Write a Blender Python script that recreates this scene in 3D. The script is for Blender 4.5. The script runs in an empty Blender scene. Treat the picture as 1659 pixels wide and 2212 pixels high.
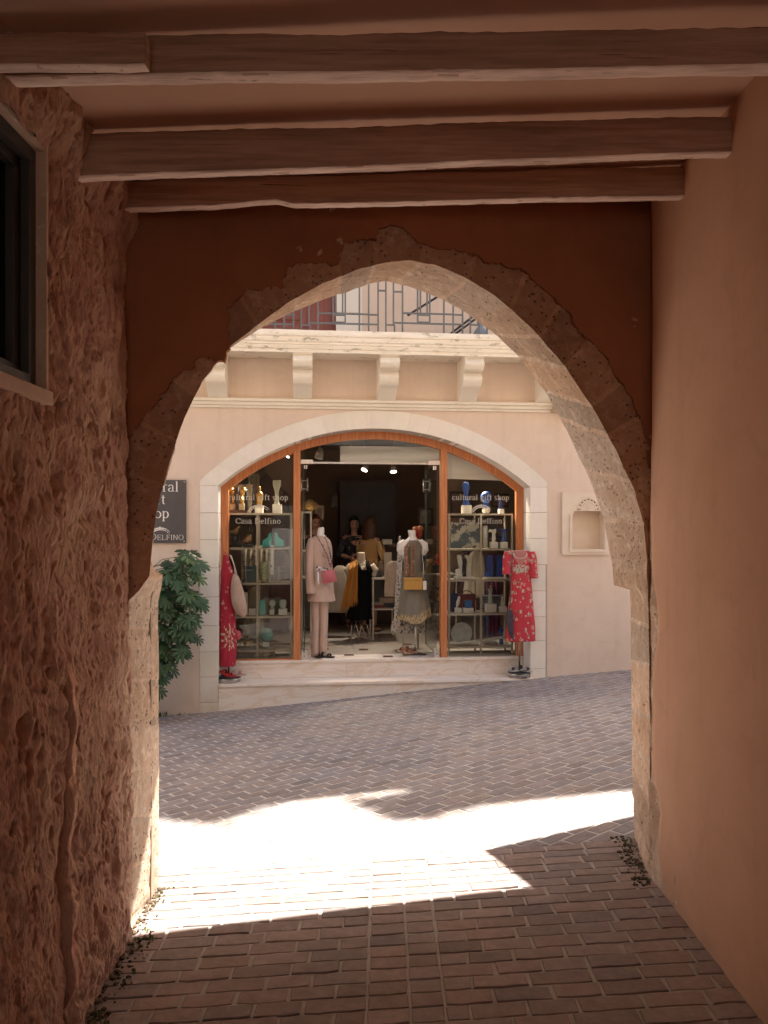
import bpy, bmesh, math, random
from mathutils import Vector, noise, Matrix
from mathutils.geometry import tessellate_polygon
R = random.Random(7)
SC = bpy.context.scene
COL = SC.collection
PI = math.pi
# ---------------------------------------------------------------- survey: pixel -> place (at a real distance)
FPX, UC, VC, EYE = 1660.0, 829.5, 1136.0, 1.7

class Frame:
    """a vertical plane turned about Z: s along it, d behind it, z up"""
    def __init__(self, x, y, ang):
        self.o = Vector((x, y, 0)); self.ang = ang
        self.a = Vector((math.cos(ang), math.sin(ang), 0)); self.n = Vector((-math.sin(ang), math.cos(ang), 0))
    def w(self, p):
        q = self.o + self.a * p[0] + self.n * p[1]; q.z = p[2]; return q
    def at(self, u, v, d):
        r = Vector(((u - UC) / FPX, 1, (VC - v) / FPX))
        t = (self.o.dot(self.n) + d) / r.dot(self.n)
        q = r * t
        return ((q - self.o).dot(self.a), d, EYE + q.z)
    def back(self, q):
        e = Vector((q[0], q[1], 0)) - self.o
        return (e.dot(self.a), e.dot(self.n), q[2])
FW = Frame(0, 0, 0)
FS = Frame(0, 9.0, math.atan(0.1))
FA = Frame(0, 3.465, math.atan(0.106))

def clamp(x, a, b): return max(a, min(b, x))
def lerp(a, b, t): return a + (b - a) * t
def sstep(a, b, x):
    t = clamp((x - a) / (b - a), 0, 1); return t * t * (3 - 2 * t)
def nz(x, y, z, s=1.0): return noise.noise(Vector((x * s, y * s, z * s)))
def interp(tab, x):
    if x <= tab[0][0]: return tab[0][1]
    for (a, fa), (b, fb) in zip(tab, tab[1:]):
        if x <= b: return fa + (fb - fa) * (x - a) / (b - a)
    return tab[-1][1]

def ground_z(x, y):
    t = clamp((y - 3.5) / 5.4, 0, 1)
    xe = 5.0 * math.tanh(x / 5.0)
    h = 1.722 + 0.25 * t - (0.065 + 0.022 * t) * xe
    if y > 3.5: h += 0.0
    return EYE - h

# ---------------------------------------------------------------- materials
def new_mat(name):
    m = bpy.data.materials.new(name); m.use_nodes = True
    nt = m.node_tree; nt.nodes.clear()
    out = nt.nodes.new('ShaderNodeOutputMaterial'); b = nt.nodes.new('ShaderNodeBsdfPrincipled')
    nt.links.new(b.outputs[0], out.inputs[0])
    return m, nt, b
def ramp(nt, fac, stops):
    r = nt.nodes.new('ShaderNodeValToRGB'); e = r.color_ramp.elements
    while len(e) < len(stops): e.new(0.5)
    for el, (p, c) in zip(e, stops):
        el.position = p; el.color = (c[0], c[1], c[2], 1) if not isinstance(c, (int, float)) else (c, c, c, 1)
    nt.links.new(fac, r.inputs[0]); return r.outputs[0]
def tex_co(nt, stretch=(1, 1, 1), world=False):
    mp = nt.nodes.new('ShaderNodeMapping'); mp.inputs['Scale'].default_value = stretch
    if world:
        g = nt.nodes.new('ShaderNodeNewGeometry'); nt.links.new(g.outputs['Position'], mp.inputs[0])
    else:
        t = nt.nodes.new('ShaderNodeTexCoord'); nt.links.new(t.outputs['Object'], mp.inputs[0])
    return mp.outputs[0]
def noise_n(nt, co, scale, detail=5, rough=0.55, dist=0.0):
    n = nt.nodes.new('ShaderNodeTexNoise'); n.inputs['Scale'].default_value = scale
    n.inputs['Detail'].default_value = detail; n.inputs['Roughness'].default_value = rough; n.inputs['Distortion'].default_value = dist
    nt.links.new(co, n.inputs[0]); return n.outputs[0]
def mixc(nt, a, b, fac, mode='MIX'):
    m = nt.nodes.new('ShaderNodeMix'); m.data_type = 'RGBA'; m.blend_type = mode
    for sock, val in ((m.inputs[0], fac), (m.inputs[6], a), (m.inputs[7], b)):
        if hasattr(val, 'links'): nt.links.new(val, sock)
        elif isinstance(val, (int, float)): sock.default_value = val
        else: sock.default_value = (val[0], val[1], val[2], 1)
    return m.outputs[2]
def bump_n(nt, b, h, strength, dist, prev=None):
    bp = nt.nodes.new('ShaderNodeBump'); bp.inputs['Strength'].default_value = strength; bp.inputs['Distance'].default_value = dist
    nt.links.new(h, bp.inputs['Height'])
    if prev: nt.links.new(prev, bp.inputs['Normal'])
    nt.links.new(bp.outputs[0], b.inputs['Normal']); return bp.outputs[0]
_M = {}
def mat(name, c1, c2=None, scale=6, rough=0.8, bump=0.25, bscale=60, dist=0.004, metal=0.0, attr=False,
        stretch=(1, 1, 1), spec=0.5, contrast=(0.35, 0.65), world=False, c3=None, s3=30, f3=(0.6, 0.7)):
    if name in _M: return _M[name]
    m, nt, b = new_mat(name)
    co = tex_co(nt, stretch, world)
    c2 = c2 or tuple(x * 0.85 for x in c1)
    col = ramp(nt, noise_n(nt, co, scale), [(contrast[0], c1), (contrast[1], c2)])
    if c3:
        f = ramp(nt, noise_n(nt, co, s3, 6, 0.65), [(f3[0], 0.0), (f3[1], 1.0)])
        col = mixc(nt, col, c3, f)
    if attr:
        a = nt.nodes.new('ShaderNodeAttribute'); a.attribute_name = 'Col'
        col = mixc(nt, col, a.outputs[0], 1.0, 'MULTIPLY')
    nt.links.new(col, b.inputs['Base Color'])
    b.inputs['Roughness'].default_value = rough; b.inputs['Metallic'].default_value = metal
    b.inputs['Specular IOR Level'].default_value = spec
    if bump > 0: bump_n(nt, b, noise_n(nt, co, bscale, 6, 0.6), bump, dist)
    _M[name] = m; return m

# ---------------------------------------------------------------- mesh builder
class MB:
    def __init__(self): self.v = []; self.f = []; self.c = []; self.sm = []
    def add(self, vs, fs, c=(1, 1, 1), smooth=False):
        k = len(self.v); self.v += [tuple(p) for p in vs]
        for f in fs: self.f.append(tuple(i + k for i in f)); self.c.append(c); self.sm.append(smooth)
        return self
    def box(self, x0, x1, y0, y1, z0, z1, c=(1, 1, 1), bev=0.0):
        if bev > 0:
            bm = bmesh.new(); bmesh.ops.create_cube(bm, size=1)
            for p in bm.verts:
                p.co = Vector((lerp(x0, x1, p.co.x + .5), lerp(y0, y1, p.co.y + .5), lerp(z0, z1, p.co.z + .5)))
            bmesh.ops.bevel(bm, geom=bm.edges[:], offset=bev, segments=2, affect='EDGES', profile=0.7)
            self.bm(bm, c); return self
        vs = [(x, y, z) for x in (x0, x1) for y in (y0, y1) for z in (z0, z1)]
        return self.add(vs, [(0, 1, 3, 2), (4, 6, 7, 5), (0, 4, 5, 1), (2, 3, 7, 6), (0, 2, 6, 4), (1, 5, 7, 3)], c)
    def bm(self, bm, c=(1, 1, 1), smooth=False):
        bm.verts.ensure_lookup_table(); bm.verts.index_update()
        self.add([p.co[:] for p in bm.verts], [[q.index for q in f.verts] for f in bm.faces], c, smooth); bm.free(); return self
    def plate(self, outer, holes, d0, d1, c=(1, 1, 1), sides=True):
        """polygon in (s,z) with holes, thickened from d0 to d1"""
        loops = [outer] + list(holes)
        tri = tessellate_polygon([[Vector((p[0], p[1], 0)) for p in l] for l in loops])
        pts = [p for l in loops for p in l]; n = len(pts)
        vs = [(p[0], d0, p[1]) for p in pts] + [(p[0], d1, p[1]) for p in pts]
        fs = [tuple(t) for t in tri] + [tuple(i + n for i in reversed(t)) for t in tri]
        if sides:
            k = 0
            for l in loops:
                m = len(l)
                for i in range(m):
                    j = (i + 1) % m; fs.append((k + i, k + i + n, k + j + n, k + j))
                k += m
        return self.add(vs, fs, c)
    def grid(self, fn, nu, nv, c=(1, 1, 1), smooth=True, skip=None, cf=None, wrap=False):
        k = len(self.v)
        for i in range(nu + 1):
            for j in range(nv + 1): self.v.append(tuple(fn(i / nu, j / nv)))
        for i in range(nu):
            for j in range(nv):
                if skip and skip((i + .5) / nu, (j + .5) / nv): continue
                a = k + i * (nv + 1) + j
                self.f.append((a, a + 1, a + nv + 2, a + nv + 1)); self.sm.append(smooth)
                self.c.append(cf((i + .5) / nu, (j + .5) / nv) if cf else c)
        return self
    def tube(self, pts, r, n=8, c=(1, 1, 1), cap=True, flat=1.0):
        pts = [Vector(p) for p in pts]; m = len(pts)
        rs = r if isinstance(r, (list, tuple)) else [r] * m
        vs = []; prev = None
        for i, p in enumerate(pts):
            t = (pts[min(i + 1, m - 1)] - pts[max(i - 1, 0)])
            t = t.normalized() if t.length > 1e-9 else Vector((0, 0, 1))
            if prev is None:
                x = t.cross(Vector((0, 0, 1)))
                if x.length < 0.05: x = Vector((1, 0, 0))
            else: x = prev - t * prev.dot(t)
            x.normalize(); prev = x; y = t.cross(x)
            for k in range(n):
                a = 2 * PI * k / n
                vs.append(p + x * math.cos(a) * rs[i] + y * math.sin(a) * rs[i] * flat)
        fs = [(i * n + k, i * n + (k + 1) % n, (i + 1) * n + (k + 1) % n, (i + 1) * n + k) for i in range(m - 1) for k in range(n)]
        if cap: fs += [tuple(reversed(range(n))), tuple(range((m - 1) * n, m * n))]
        return self.add(vs, fs, c, True)
    def lathe(self, prof, ctr, n=20, c=(1, 1, 1), sx=1.0, sy=1.0):
        """prof: (r, z) list; ctr: (x, y)"""
        vs = []; m = len(prof)
        for r, z in prof:
            for k in range(n):
                a = 2 * PI * k / n; vs.append((ctr[0] + r * sx * math.cos(a), ctr[1] + r * sy * math.sin(a), z))
        fs = [(i * n + k, i * n + (k + 1) % n, (i + 1) * n + (k + 1) % n, (i + 1) * n + k) for i in range(m - 1) for k in range(n)]
        fs += [tuple(reversed(range(n))), tuple(range((m - 1) * n, m * n))]
        return self.add(vs, fs, c, True)
    def ball(self, p, rx, ry=None, rz=None, n=14, c=(1, 1, 1), fn=None):
        ry = ry or rx; rz = rz or rx; vs = []; m = max(6, n * 2 // 3)
        for i in range(m + 1):
            a = PI * i / m
            for k in range(n):
                b = 2 * PI * k / n
                q = Vector((rx * math.sin(a) * math.cos(b), ry * math.sin(a) * math.sin(b), rz * math.cos(a)))
                if fn: q = fn(q)
                vs.append((p[0] + q.x, p[1] + q.y, p[2] + q.z))
        fs = [(i * n + k, (i + 1) * n + k, (i + 1) * n + (k + 1) % n, i * n + (k + 1) % n) for i in range(m) for k in range(n)]
        return self.add(vs, fs, c, True)
    def loft(self, secs, n=28, fold=0.0, nf=9, ph=0.0, c=(1, 1, 1), cap=True, cf=None, fgrow=True):
        """secs: (s, d, z, rs, rd[, turn]) ellipses from top to bottom; folds deepen downwards"""
        m = len(secs); vs = []
        for i, q in enumerate(secs):
            s, d, z, rs, rd = q[:5]; tn = q[5] if len(q) > 5 else 0.0
            g = fold * ((i / (m - 1)) if fgrow else 1.0)
            for k in range(n):
                a = 2 * PI * k / n
                f = 1 + g * math.cos(nf * a + ph + 0.4 * i) + g * 0.5 * math.cos((nf * 2 - 3) * a + ph * 2)
                x, y = rs * f * math.cos(a), rd * f * math.sin(a)
                vs.append((s + x * math.cos(tn) - y * math.sin(tn), d + x * math.sin(tn) + y * math.cos(tn), z))
        k0 = len(self.v); self.v += vs
        for i in range(m - 1):
            for k in range(n):
                self.f.append(tuple(k0 + t for t in (i * n + k, i * n + (k + 1) % n, (i + 1) * n + (k + 1) % n, (i + 1) * n + k)))
                self.sm.append(True); self.c.append(cf(i / (m - 1), k / n) if cf else c)
        if cap:
            for r in (range(n), range((m - 1) * n, m * n)):
                self.f.append(tuple(k0 + t for t in r)); self.sm.append(False); self.c.append(c)
        return self

def dense(secs, k=4):
    """Catmull-Rom through section tuples"""
    out = []; n = len(secs)
    for i in range(n - 1):
        p0, p1, p2, p3 = secs[max(i - 1, 0)], secs[i], secs[i + 1], secs[min(i + 2, n - 1)]
        for j in range(k):
            t = j / k
            out.append(tuple(0.5 * ((2 * b) + (-a + c) * t + (2 * a - 5 * b + 4 * c - d) * t * t + (-a + 3 * b - 3 * c + d) * t ** 3)
                             for a, b, c, d in zip(p0, p1, p2, p3)))
    out.append(tuple(secs[-1])); return out

_INFO = {}
def _mesh(name, mb, base, material, recalc=True):
    me = bpy.data.meshes.new(name)
    me.from_pydata([(p[0] - base[0], p[1] - base[1], p[2] - base[2]) for p in mb.v], [], mb.f)
    at = me.attributes.new('Col', 'FLOAT_COLOR', 'CORNER')
    buf = []
    for f, c in zip(mb.f, mb.c):
        c4 = (c[0], c[1], c[2], 1.0) if not isinstance(c, (int, float)) else (c, c, c, 1.0)
        buf += c4 * len(f)
    at.data.foreach_set('color', buf)
    me.polygons.foreach_set('use_smooth', mb.sm)
    me.materials.append(material)
    if recalc:
        bm = bmesh.new(); bm.from_mesh(me); bmesh.ops.recalc_face_normals(bm, faces=bm.faces); bm.to_mesh(me); bm.free()
    me.update(); return me
def thing(name, label, cat, base, fr=FS, group=None):
    o = bpy.data.objects.new(name, None); COL.objects.link(o); o.empty_display_size = 0.1
    o.location = fr.w(base); o.rotation_euler = (0, 0, fr.ang)
    o['label'] = label; o['category'] = cat
    if group: o['group'] = group
    _INFO[o.name] = (base, fr); return o
def part(root, name, mb, material, sub=None, recalc=True, label=None):
    base, fr = _INFO[root.name]
    o = bpy.data.objects.new(name, _mesh(name, mb, base, material, recalc)); COL.objects.link(o)
    o.parent = sub or root
    if label: o['label'] = label
    return o
def solo(name, mb, material, label, cat, base=(0, 0, 0), fr=FS, group=None, recalc=True):
    o = bpy.data.objects.new(name, _mesh(name, mb, base, material, recalc)); COL.objects.link(o)
    o.location = fr.w(base); o.rotation_euler = (0, 0, fr.ang)
    o['label'] = label; o['category'] = cat
    if group: o['group'] = group
    _INFO[o.name] = (base, fr); return o
def struct(name, mb, material, kind='structure', fr=FW, label=None, recalc=True):
    o = bpy.data.objects.new(name, _mesh(name, mb, (0, 0, 0), material, recalc)); COL.objects.link(o)
    o.location = fr.o; o.rotation_euler = (0, 0, fr.ang)
    o['kind'] = kind
    if label: o['label'] = label
    return o
# ================================================================ materials of the place
def m_rough_plaster():
    m, nt, b = new_mat('rough_plaster')
    co = tex_co(nt, (1, 1, 0.55), world=True)
    base = ramp(nt, noise_n(nt, co, 2.6, 6, 0.6), [(0.3, (0.46, 0.225, 0.165)), (0.52, (0.57, 0.31, 0.225)), (0.72, (0.67, 0.44, 0.31))])
    f = ramp(nt, noise_n(nt, co, 14, 8, 0.7), [(0.45, 0.0), (0.68, 1.0)])
    base = mixc(nt, base, (0.70, 0.45, 0.30), f)
    g = ramp(nt, noise_n(nt, co, 5.5, 6, 0.7, 0.6), [(0.56, 0.0), (0.72, 0.75)])
    base = mixc(nt, base, (0.26, 0.13, 0.085), g)
    a = nt.nodes.new('ShaderNodeAttribute'); a.attribute_name = 'Col'
    base = mixc(nt, base, a.outputs[0], 1.0, 'MULTIPLY')
    nt.links.new(base, b.inputs['Base Color']); b.inputs['Roughness'].default_value = 0.92
    b.inputs['Specular IOR Level'].default_value = 0.2
    co2 = tex_co(nt, (1, 1, 0.45), world=True)
    v = nt.nodes.new('ShaderNodeTexVoronoi'); v.inputs['Scale'].default_value = 42; nt.links.new(co2, v.inputs[0])
    r = ramp(nt, v.outputs['Distance'], [(0.0, 0.0), (0.35, 1.0)])
    p = bump_n(nt, b, r, 0.6, 0.008)
    bump_n(nt, b, noise_n(nt, co2, 38, 10, 0.75), 0.9, 0.018, p)
    return m
def m_arch_stone():
    m, nt, b = new_mat('arch_stone')
    co = tex_co(nt, world=True)
    base = ramp(nt, noise_n(nt, co, 4.5, 7, 0.65), [(0.3, (0.54, 0.385, 0.27)), (0.5, (0.65, 0.49, 0.36)), (0.7, (0.75, 0.61, 0.47))])
    f = ramp(nt, noise_n(nt, co, 17, 8, 0.72), [(0.5, 0.0), (0.66, 1.0)])
    base = mixc(nt, base, (0.82, 0.71, 0.58), f)
    d = ramp(nt, noise_n(nt, co, 9, 9, 0.8, 0.5), [(0.52, 0.0), (0.68, 0.65)])
    base = mixc(nt, base, (0.40, 0.28, 0.20), d)
    v = nt.nodes.new('ShaderNodeTexVoronoi'); v.inputs['Scale'].default_value = 38; nt.links.new(co, v.inputs[0])
    pit = ramp(nt, v.outputs['Distance'], [(0.12, 0.0), (0.24, 1.0)])
    msk = ramp(nt, noise_n(nt, co, 6, 3), [(0.5, 0.0), (0.6, 1.0)])
    pit2 = mixc(nt, pit, (1, 1, 1), msk)
    base = mixc(nt, mixc(nt, base, (0.35, 0.35, 0.35), 1.0, 'MULTIPLY'), base, pit2)
    a = nt.nodes.new('ShaderNodeAttribute'); a.attribute_name = 'Col'
    base = mixc(nt, base, a.outputs[0], 1.0, 'MULTIPLY')
    nt.links.new(base, b.inputs['Base Color']); b.inputs['Roughness'].default_value = 0.92
    b.inputs['Specular IOR Level'].default_value = 0.2
    p = bump_n(nt, b, pit2, 1.0, 0.012)
    bump_n(nt, b, noise_n(nt, co, 48, 10, 0.78), 0.9, 0.014, p)
    return m
def m_marble():
    m, nt, b = new_mat('veined_marble')
    co = tex_co(nt, (0.45, 1, 1.6))
    n = noise_n(nt, co, 2.2, 8, 0.6, 2.2)
    base = ramp(nt, n, [(0.30, (0.80, 0.74, 0.68)), (0.47, (0.78, 0.70, 0.62)), (0.51, (0.71, 0.58, 0.46)), (0.55, (0.80, 0.72, 0.65)), (0.8, (0.74, 0.68, 0.62))])
    a = nt.nodes.new('ShaderNodeAttribute'); a.attribute_name = 'Col'
    base = mixc(nt, base, a.outputs[0], 1.0, 'MULTIPLY')
    nt.links.new(base, b.inputs['Base Color']); b.inputs['Roughness'].default_value = 0.32
    bump_n(nt, b, noise_n(nt, co, 12, 4), 0.05, 0.003)
    return m
def m_stained_plaster(name, c1, c2, stain, z0, z1):
    """plaster with a damp, stained foot between heights z0 and z1"""
    m, nt, b = new_mat(name)
    co = tex_co(nt, world=True)
    col = ramp(nt, noise_n(nt, co, 1.6, 8, 0.65), [(0.32, c1), (0.66, c2)])
    stk = ramp(nt, noise_n(nt, tex_co(nt, (7, 7, .5), world=True), 1.4, 6, 0.6), [(0.52, 0.0), (0.8, 0.28)])
    col = mixc(nt, col, tuple(x * 0.72 for x in c2), stk)
    bl = ramp(nt, noise_n(nt, co, 4.2, 9, 0.72, 0.8), [(0.5, 0.0), (0.78, 0.45)])
    col = mixc(nt, col, tuple(x * 0.78 for x in c2), bl)
    sp = ramp(nt, noise_n(nt, co, 22, 6, 0.7), [(0.62, 0.0), (0.8, 0.35)])
    col = mixc(nt, col, tuple(x * 0.8 for x in c1), sp)
    g = nt.nodes.new('ShaderNodeNewGeometry'); s = nt.nodes.new('ShaderNodeSeparateXYZ'); nt.links.new(g.outputs['Position'], s.inputs[0])
    ad = nt.nodes.new('ShaderNodeMath'); ad.operation = 'MULTIPLY_ADD'
    nt.links.new(noise_n(nt, co, 3.5, 7, 0.65), ad.inputs[0]); ad.inputs[1].default_value = 0.9; nt.links.new(s.outputs[2], ad.inputs[2])
    mr = nt.nodes.new('ShaderNodeMapRange'); nt.links.new(ad.outputs[0], mr.inputs[0])
    mr.inputs[1].default_value = z0 + 0.45; mr.inputs[2].default_value = z1 + 0.45; mr.inputs[3].default_value = 0.75; mr.inputs[4].default_value = 0.0
    col = mixc(nt, col, stain, mr.outputs[0])
    a = nt.nodes.new('ShaderNodeAttribute'); a.attribute_name = 'Col'
    col = mixc(nt, col, a.outputs[0], 1.0, 'MULTIPLY')
    nt.links.new(col, b.inputs['Base Color']); b.inputs['Roughness'].default_value = 0.88; b.inputs['Specular IOR Level'].default_value = 0.25
    p = bump_n(nt, b, noise_n(nt, co, 90, 6, 0.65), 0.18, 0.004)
    bump_n(nt, b, noise_n(nt, co, 2.4, 3), 0.25, 0.02, p)
    return m
def m_beam():
    m, nt, b = new_mat('timber_beam')
    co = tex_co(nt, (0.5, 5, 9), world=True)
    n = noise_n(nt, co, 5, 8, 0.65, 0.4)
    base = ramp(nt, n, [(0.36, (0.34, 0.205, 0.145)), (0.55, (0.49, 0.31, 0.225)), (0.7, (0.55, 0.37, 0.28))])
    cr = ramp(nt, noise_n(nt, tex_co(nt, (0.35, 4, 14), world=True), 6, 4, 0.5, 0.8), [(0.29, 1.0), (0.33, 0.0)])
    base = mixc(nt, base, (0.16, 0.09, 0.06), cr)
    a = nt.nodes.new('ShaderNodeAttribute'); a.attribute_name = 'Col'
    base = mixc(nt, base, a.outputs[0], 1.0, 'MULTIPLY')
    nt.links.new(base, b.inputs['Base Color']); b.inputs['Roughness'].default_value = 0.85; b.inputs['Specular IOR Level'].default_value = 0.2
    bump_n(nt, b, n, 0.6, 0.01)
    return m
def m_teak():
    m, nt, b = new_mat('orange_teak')
    co = tex_co(nt, (14, 14, 0.9))
    n = noise_n(nt, co, 3, 7, 0.6, 0.3)
    base = ramp(nt, n, [(0.35, (0.44, 0.135, 0.042)), (0.55, (0.56, 0.20, 0.068)), (0.72, (0.64, 0.27, 0.11))])
    nt.links.new(base, b.inputs['Base Color']); b.inputs['Roughness'].default_value = 0.42
    bump_n(nt, b, n, 0.15, 0.003)
    return m
def m_sett():
    m, nt, b = new_mat('stone_sett')
    co = tex_co(nt, world=True)
    base = ramp(nt, noise_n(nt, co, 18, 8, 0.7), [(0.3, (0.205, 0.19, 0.182)), (0.6, (0.285, 0.265, 0.252)), (0.8, (0.36, 0.335, 0.315))])
    big = ramp(nt, noise_n(nt, co, 0.9, 4), [(0.35, (0.90, 0.88, 0.92)), (0.65, (1.10, 1.02, 0.96))])
    base = mixc(nt, base, big, 1.0, 'MULTIPLY')
    a = nt.nodes.new('ShaderNodeAttribute'); a.attribute_name = 'Col'
    base = mixc(nt, base, a.outputs[0], 1.0, 'MULTIPLY')
    nt.links.new(base, b.inputs['Base Color']); b.inputs['Roughness'].default_value = 0.72; b.inputs['Specular IOR Level'].default_value = 0.35
    p = bump_n(nt, b, noise_n(nt, co, 24, 4, 0.5), 0.5, 0.008)
    bump_n(nt, b, noise_n(nt, co, 160, 7, 0.7), 0.5, 0.003, p)
    return m
def m_glass(name, tint=(1, 1, 1), ior=1.5):
    m = bpy.data.materials.new(name); m.use_nodes = True; nt = m.node_tree; nt.nodes.clear()
    out = nt.nodes.new('ShaderNodeOutputMaterial')
    t = nt.nodes.new('ShaderNodeBsdfTransparent'); t.inputs[0].default_value = (*tint, 1)
    g = nt.nodes.new('ShaderNodeBsdfGlossy'); g.inputs['Roughness'].default_value = 0.015
    fr = nt.nodes.new('ShaderNodeFresnel'); fr.inputs[0].default_value = ior
    mx = nt.nodes.new('ShaderNodeMixShader')
    ml = nt.nodes.new('ShaderNodeMath'); ml.operation = 'MULTIPLY'; ml.inputs[1].default_value = 0.6
    nt.links.new(fr.outputs[0], ml.inputs[0]); nt.links.new(ml.outputs[0], mx.inputs[0])
    nt.links.new(t.outputs[0], mx.inputs[1]); nt.links.new(g.outputs[0], mx.inputs[2]); nt.links.new(mx.outputs[0], out.inputs[0])
    return m
ROUGH, ASTONE, MARBLE, BEAM, TEAK, SETT = m_rough_plaster(), m_arch_stone(), m_marble(), m_beam(), m_teak(), m_sett()
GLASS = m_glass('window_glass', (0.93, 0.95, 0.94)); DOORGLASS = m_glass('door_glass', (0.95, 0.97, 0.96))
OUTER = m_stained_plaster('tan_plaster', (0.42, 0.34, 0.26), (0.38, 0.30, 0.23), (0.3, 0.22, 0.16), -0.6, -0.15)
FACADE = m_stained_plaster('pink_plaster', (0.71, 0.573, 0.468), (0.67, 0.533, 0.428), (0.52, 0.40, 0.30), -0.6, -0.15)
TERRA = m_stained_plaster('terracotta_plaster', (0.68, 0.42, 0.28), (0.62, 0.37, 0.24), (0.43, 0.29, 0.20), -0.35, 0.25)
TERRA_DK = m_stained_plaster('deep_terracotta_plaster', (0.37, 0.155, 0.08), (0.29, 0.115, 0.058), (0.4, 0.2, 0.1), -0.9, -0.5)
CEIL = mat('ceiling_plaster', (0.72, 0.47, 0.335), (0.64, 0.395, 0.275), 1.5, 0.9, 0.2, 70)
SURR = m_stained_plaster('cream_stone', (0.80, 0.745, 0.67), (0.76, 0.70, 0.62), (0.54, 0.42, 0.29), -0.62, -0.05)
CREAM = mat('balcony_stone', (0.78, 0.715, 0.61), (0.72, 0.655, 0.545), 3, 0.85, 0.25, 60, c3=(0.82, 0.78, 0.70), s3=9)
MOULD = mat('weathered_moulding', (0.82, 0.76, 0.66), (0.76, 0.69, 0.57), 4, 0.85, 0.3, 60, c3=(0.27, 0.26, 0.20), s3=13, f3=(0.56, 0.72), stretch=(0.6, 1, 1.6))
MORTAR = mat('sandy_mortar', (0.43, 0.385, 0.34), (0.35, 0.31, 0.27), 12, 0.95, 0.6, 120, world=True, attr=True)
IRON = mat('grey_iron', (0.14, 0.145, 0.15), None, 20, 0.5, 0.1, 80, metal=0.3)
DARKM = mat('dark_metal', (0.03, 0.032, 0.035), None, 20, 0.45, 0.05, 80, metal=0.4)
STEEL = mat('brushed_steel', (0.62, 0.60, 0.57), None, 30, 0.28, 0.05, 120, metal=1.0)

# ================================================================ ground: one sheet to the horizon
def coords(lo, hi, step, far):
    a = []; x = lo
    while x < hi + 1e-6: a.append(x); x += step
    k = [1, 3, 8, 20, 60, 150, far]
    return [lo - q for q in reversed(k)] + a + [a[-1] + q for q in k]
gx, gy = coords(-8, 8, 0.125, 400), coords(-4.5, 10, 0.125, 400)
g = MB()
for x in gx:
    for y in gy: g.v.append((x, y, ground_z(x, y) - (0.0050 if y < 4.1 else 0.0036)))
for i in range(len(gx) - 1):
    for j in range(len(gy) - 1):
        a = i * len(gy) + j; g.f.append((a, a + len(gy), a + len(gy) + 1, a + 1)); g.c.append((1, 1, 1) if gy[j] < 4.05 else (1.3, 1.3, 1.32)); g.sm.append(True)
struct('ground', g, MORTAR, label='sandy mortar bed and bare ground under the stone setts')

def clip(poly, nx, ny, c):
    """keep nx*x+ny*y <= c"""
    out = []
    for i in range(len(poly)):
        p, q = poly[i], poly[(i + 1) % len(poly)]
        a, b = nx * p[0] + ny * p[1] - c, nx * q[0] + ny * q[1] - c
        if a <= 0: out.append(p)
        if (a < 0) != (b < 0):
            t = a / (a - b); out.append((p[0] + (q[0] - p[0]) * t, p[1] + (q[1] - p[1]) * t))
    return out
def sett(mb, poly, tone, flat=1.0):
    if len(poly) < 3: return
    cx = sum(p[0] for p in poly) / len(poly); cy = sum(p[1] for p in poly) / len(poly)
    area = abs(sum(poly[i][0] * poly[(i + 1) % len(poly)][1] - poly[(i + 1) % len(poly)][0] * poly[i][1] for i in range(len(poly)))) / 2
    if area < 0.0015: return
    # subdivide long edges and wobble for worn outlines
    pp = []
    for i in range(len(poly)):
        p, q = poly[i], poly[(i + 1) % len(poly)]
        L = math.hypot(q[0] - p[0], q[1] - p[1]); k = max(1, int(L / 0.05))
        for j in range(k):
            t = j / k; x, y = lerp(p[0], q[0], t), lerp(p[1], q[1], t)
            w = 0.0035
            if j == 0: x, y = lerp(x, cx, 0.035), lerp(y, cy, 0.05)
            pp.append((x + R.uniform(-w, w), y + R.uniform(-w, w)))
    n = len(pp); dz = max(-0.0008, R.gauss(0.0004, 0.0013)) * flat; ax, ay = R.gauss(0, 0.008) * flat, R.gauss(0, 0.013) * flat
    def z(x, y, o): return ground_z(x, y) + dz + ax * (x - cx) + ay * (y - cy) + o
    vs = [(x, y, z(x, y, -0.03)) for x, y in pp] + [(x, y, z(x, y, -0.0045 * flat)) for x, y in pp]
    ins = [(x + (cx - x) * 0.004 / max(0.02, math.hypot(x - cx, y - cy)), y + (cy - y) * 0.004 / max(0.02, math.hypot(x - cx, y - cy))) for x, y in pp]
    vs += [(x, y, z(x, y, -0.001)) for x, y in ins]
    vs.append((cx, cy, z(cx, cy, R.uniform(-.0008, .0008))))
    fs = []
    for i in range(n):
        j = (i + 1) % n
        fs += [(i, j, n + j, n + i), (n + i, n + j, 2 * n + j, 2 * n + i), (2 * n + i, 2 * n + j, 3 * n)]
    mb.add(vs, fs, tone, False)
def tone(warm=0.0):
    k = R.uniform(0.86, 1.13); r = R.random()
    if r < 0.08: k *= 0.85
    t = R.uniform(-0.05, 0.05)
    return (k * (1.0 + warm + t), k * (0.98 + warm * 0.3), k * (0.97 - t))
EDGE = 4.06
ps = MB()
row, y = 0, -1.8
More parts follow.
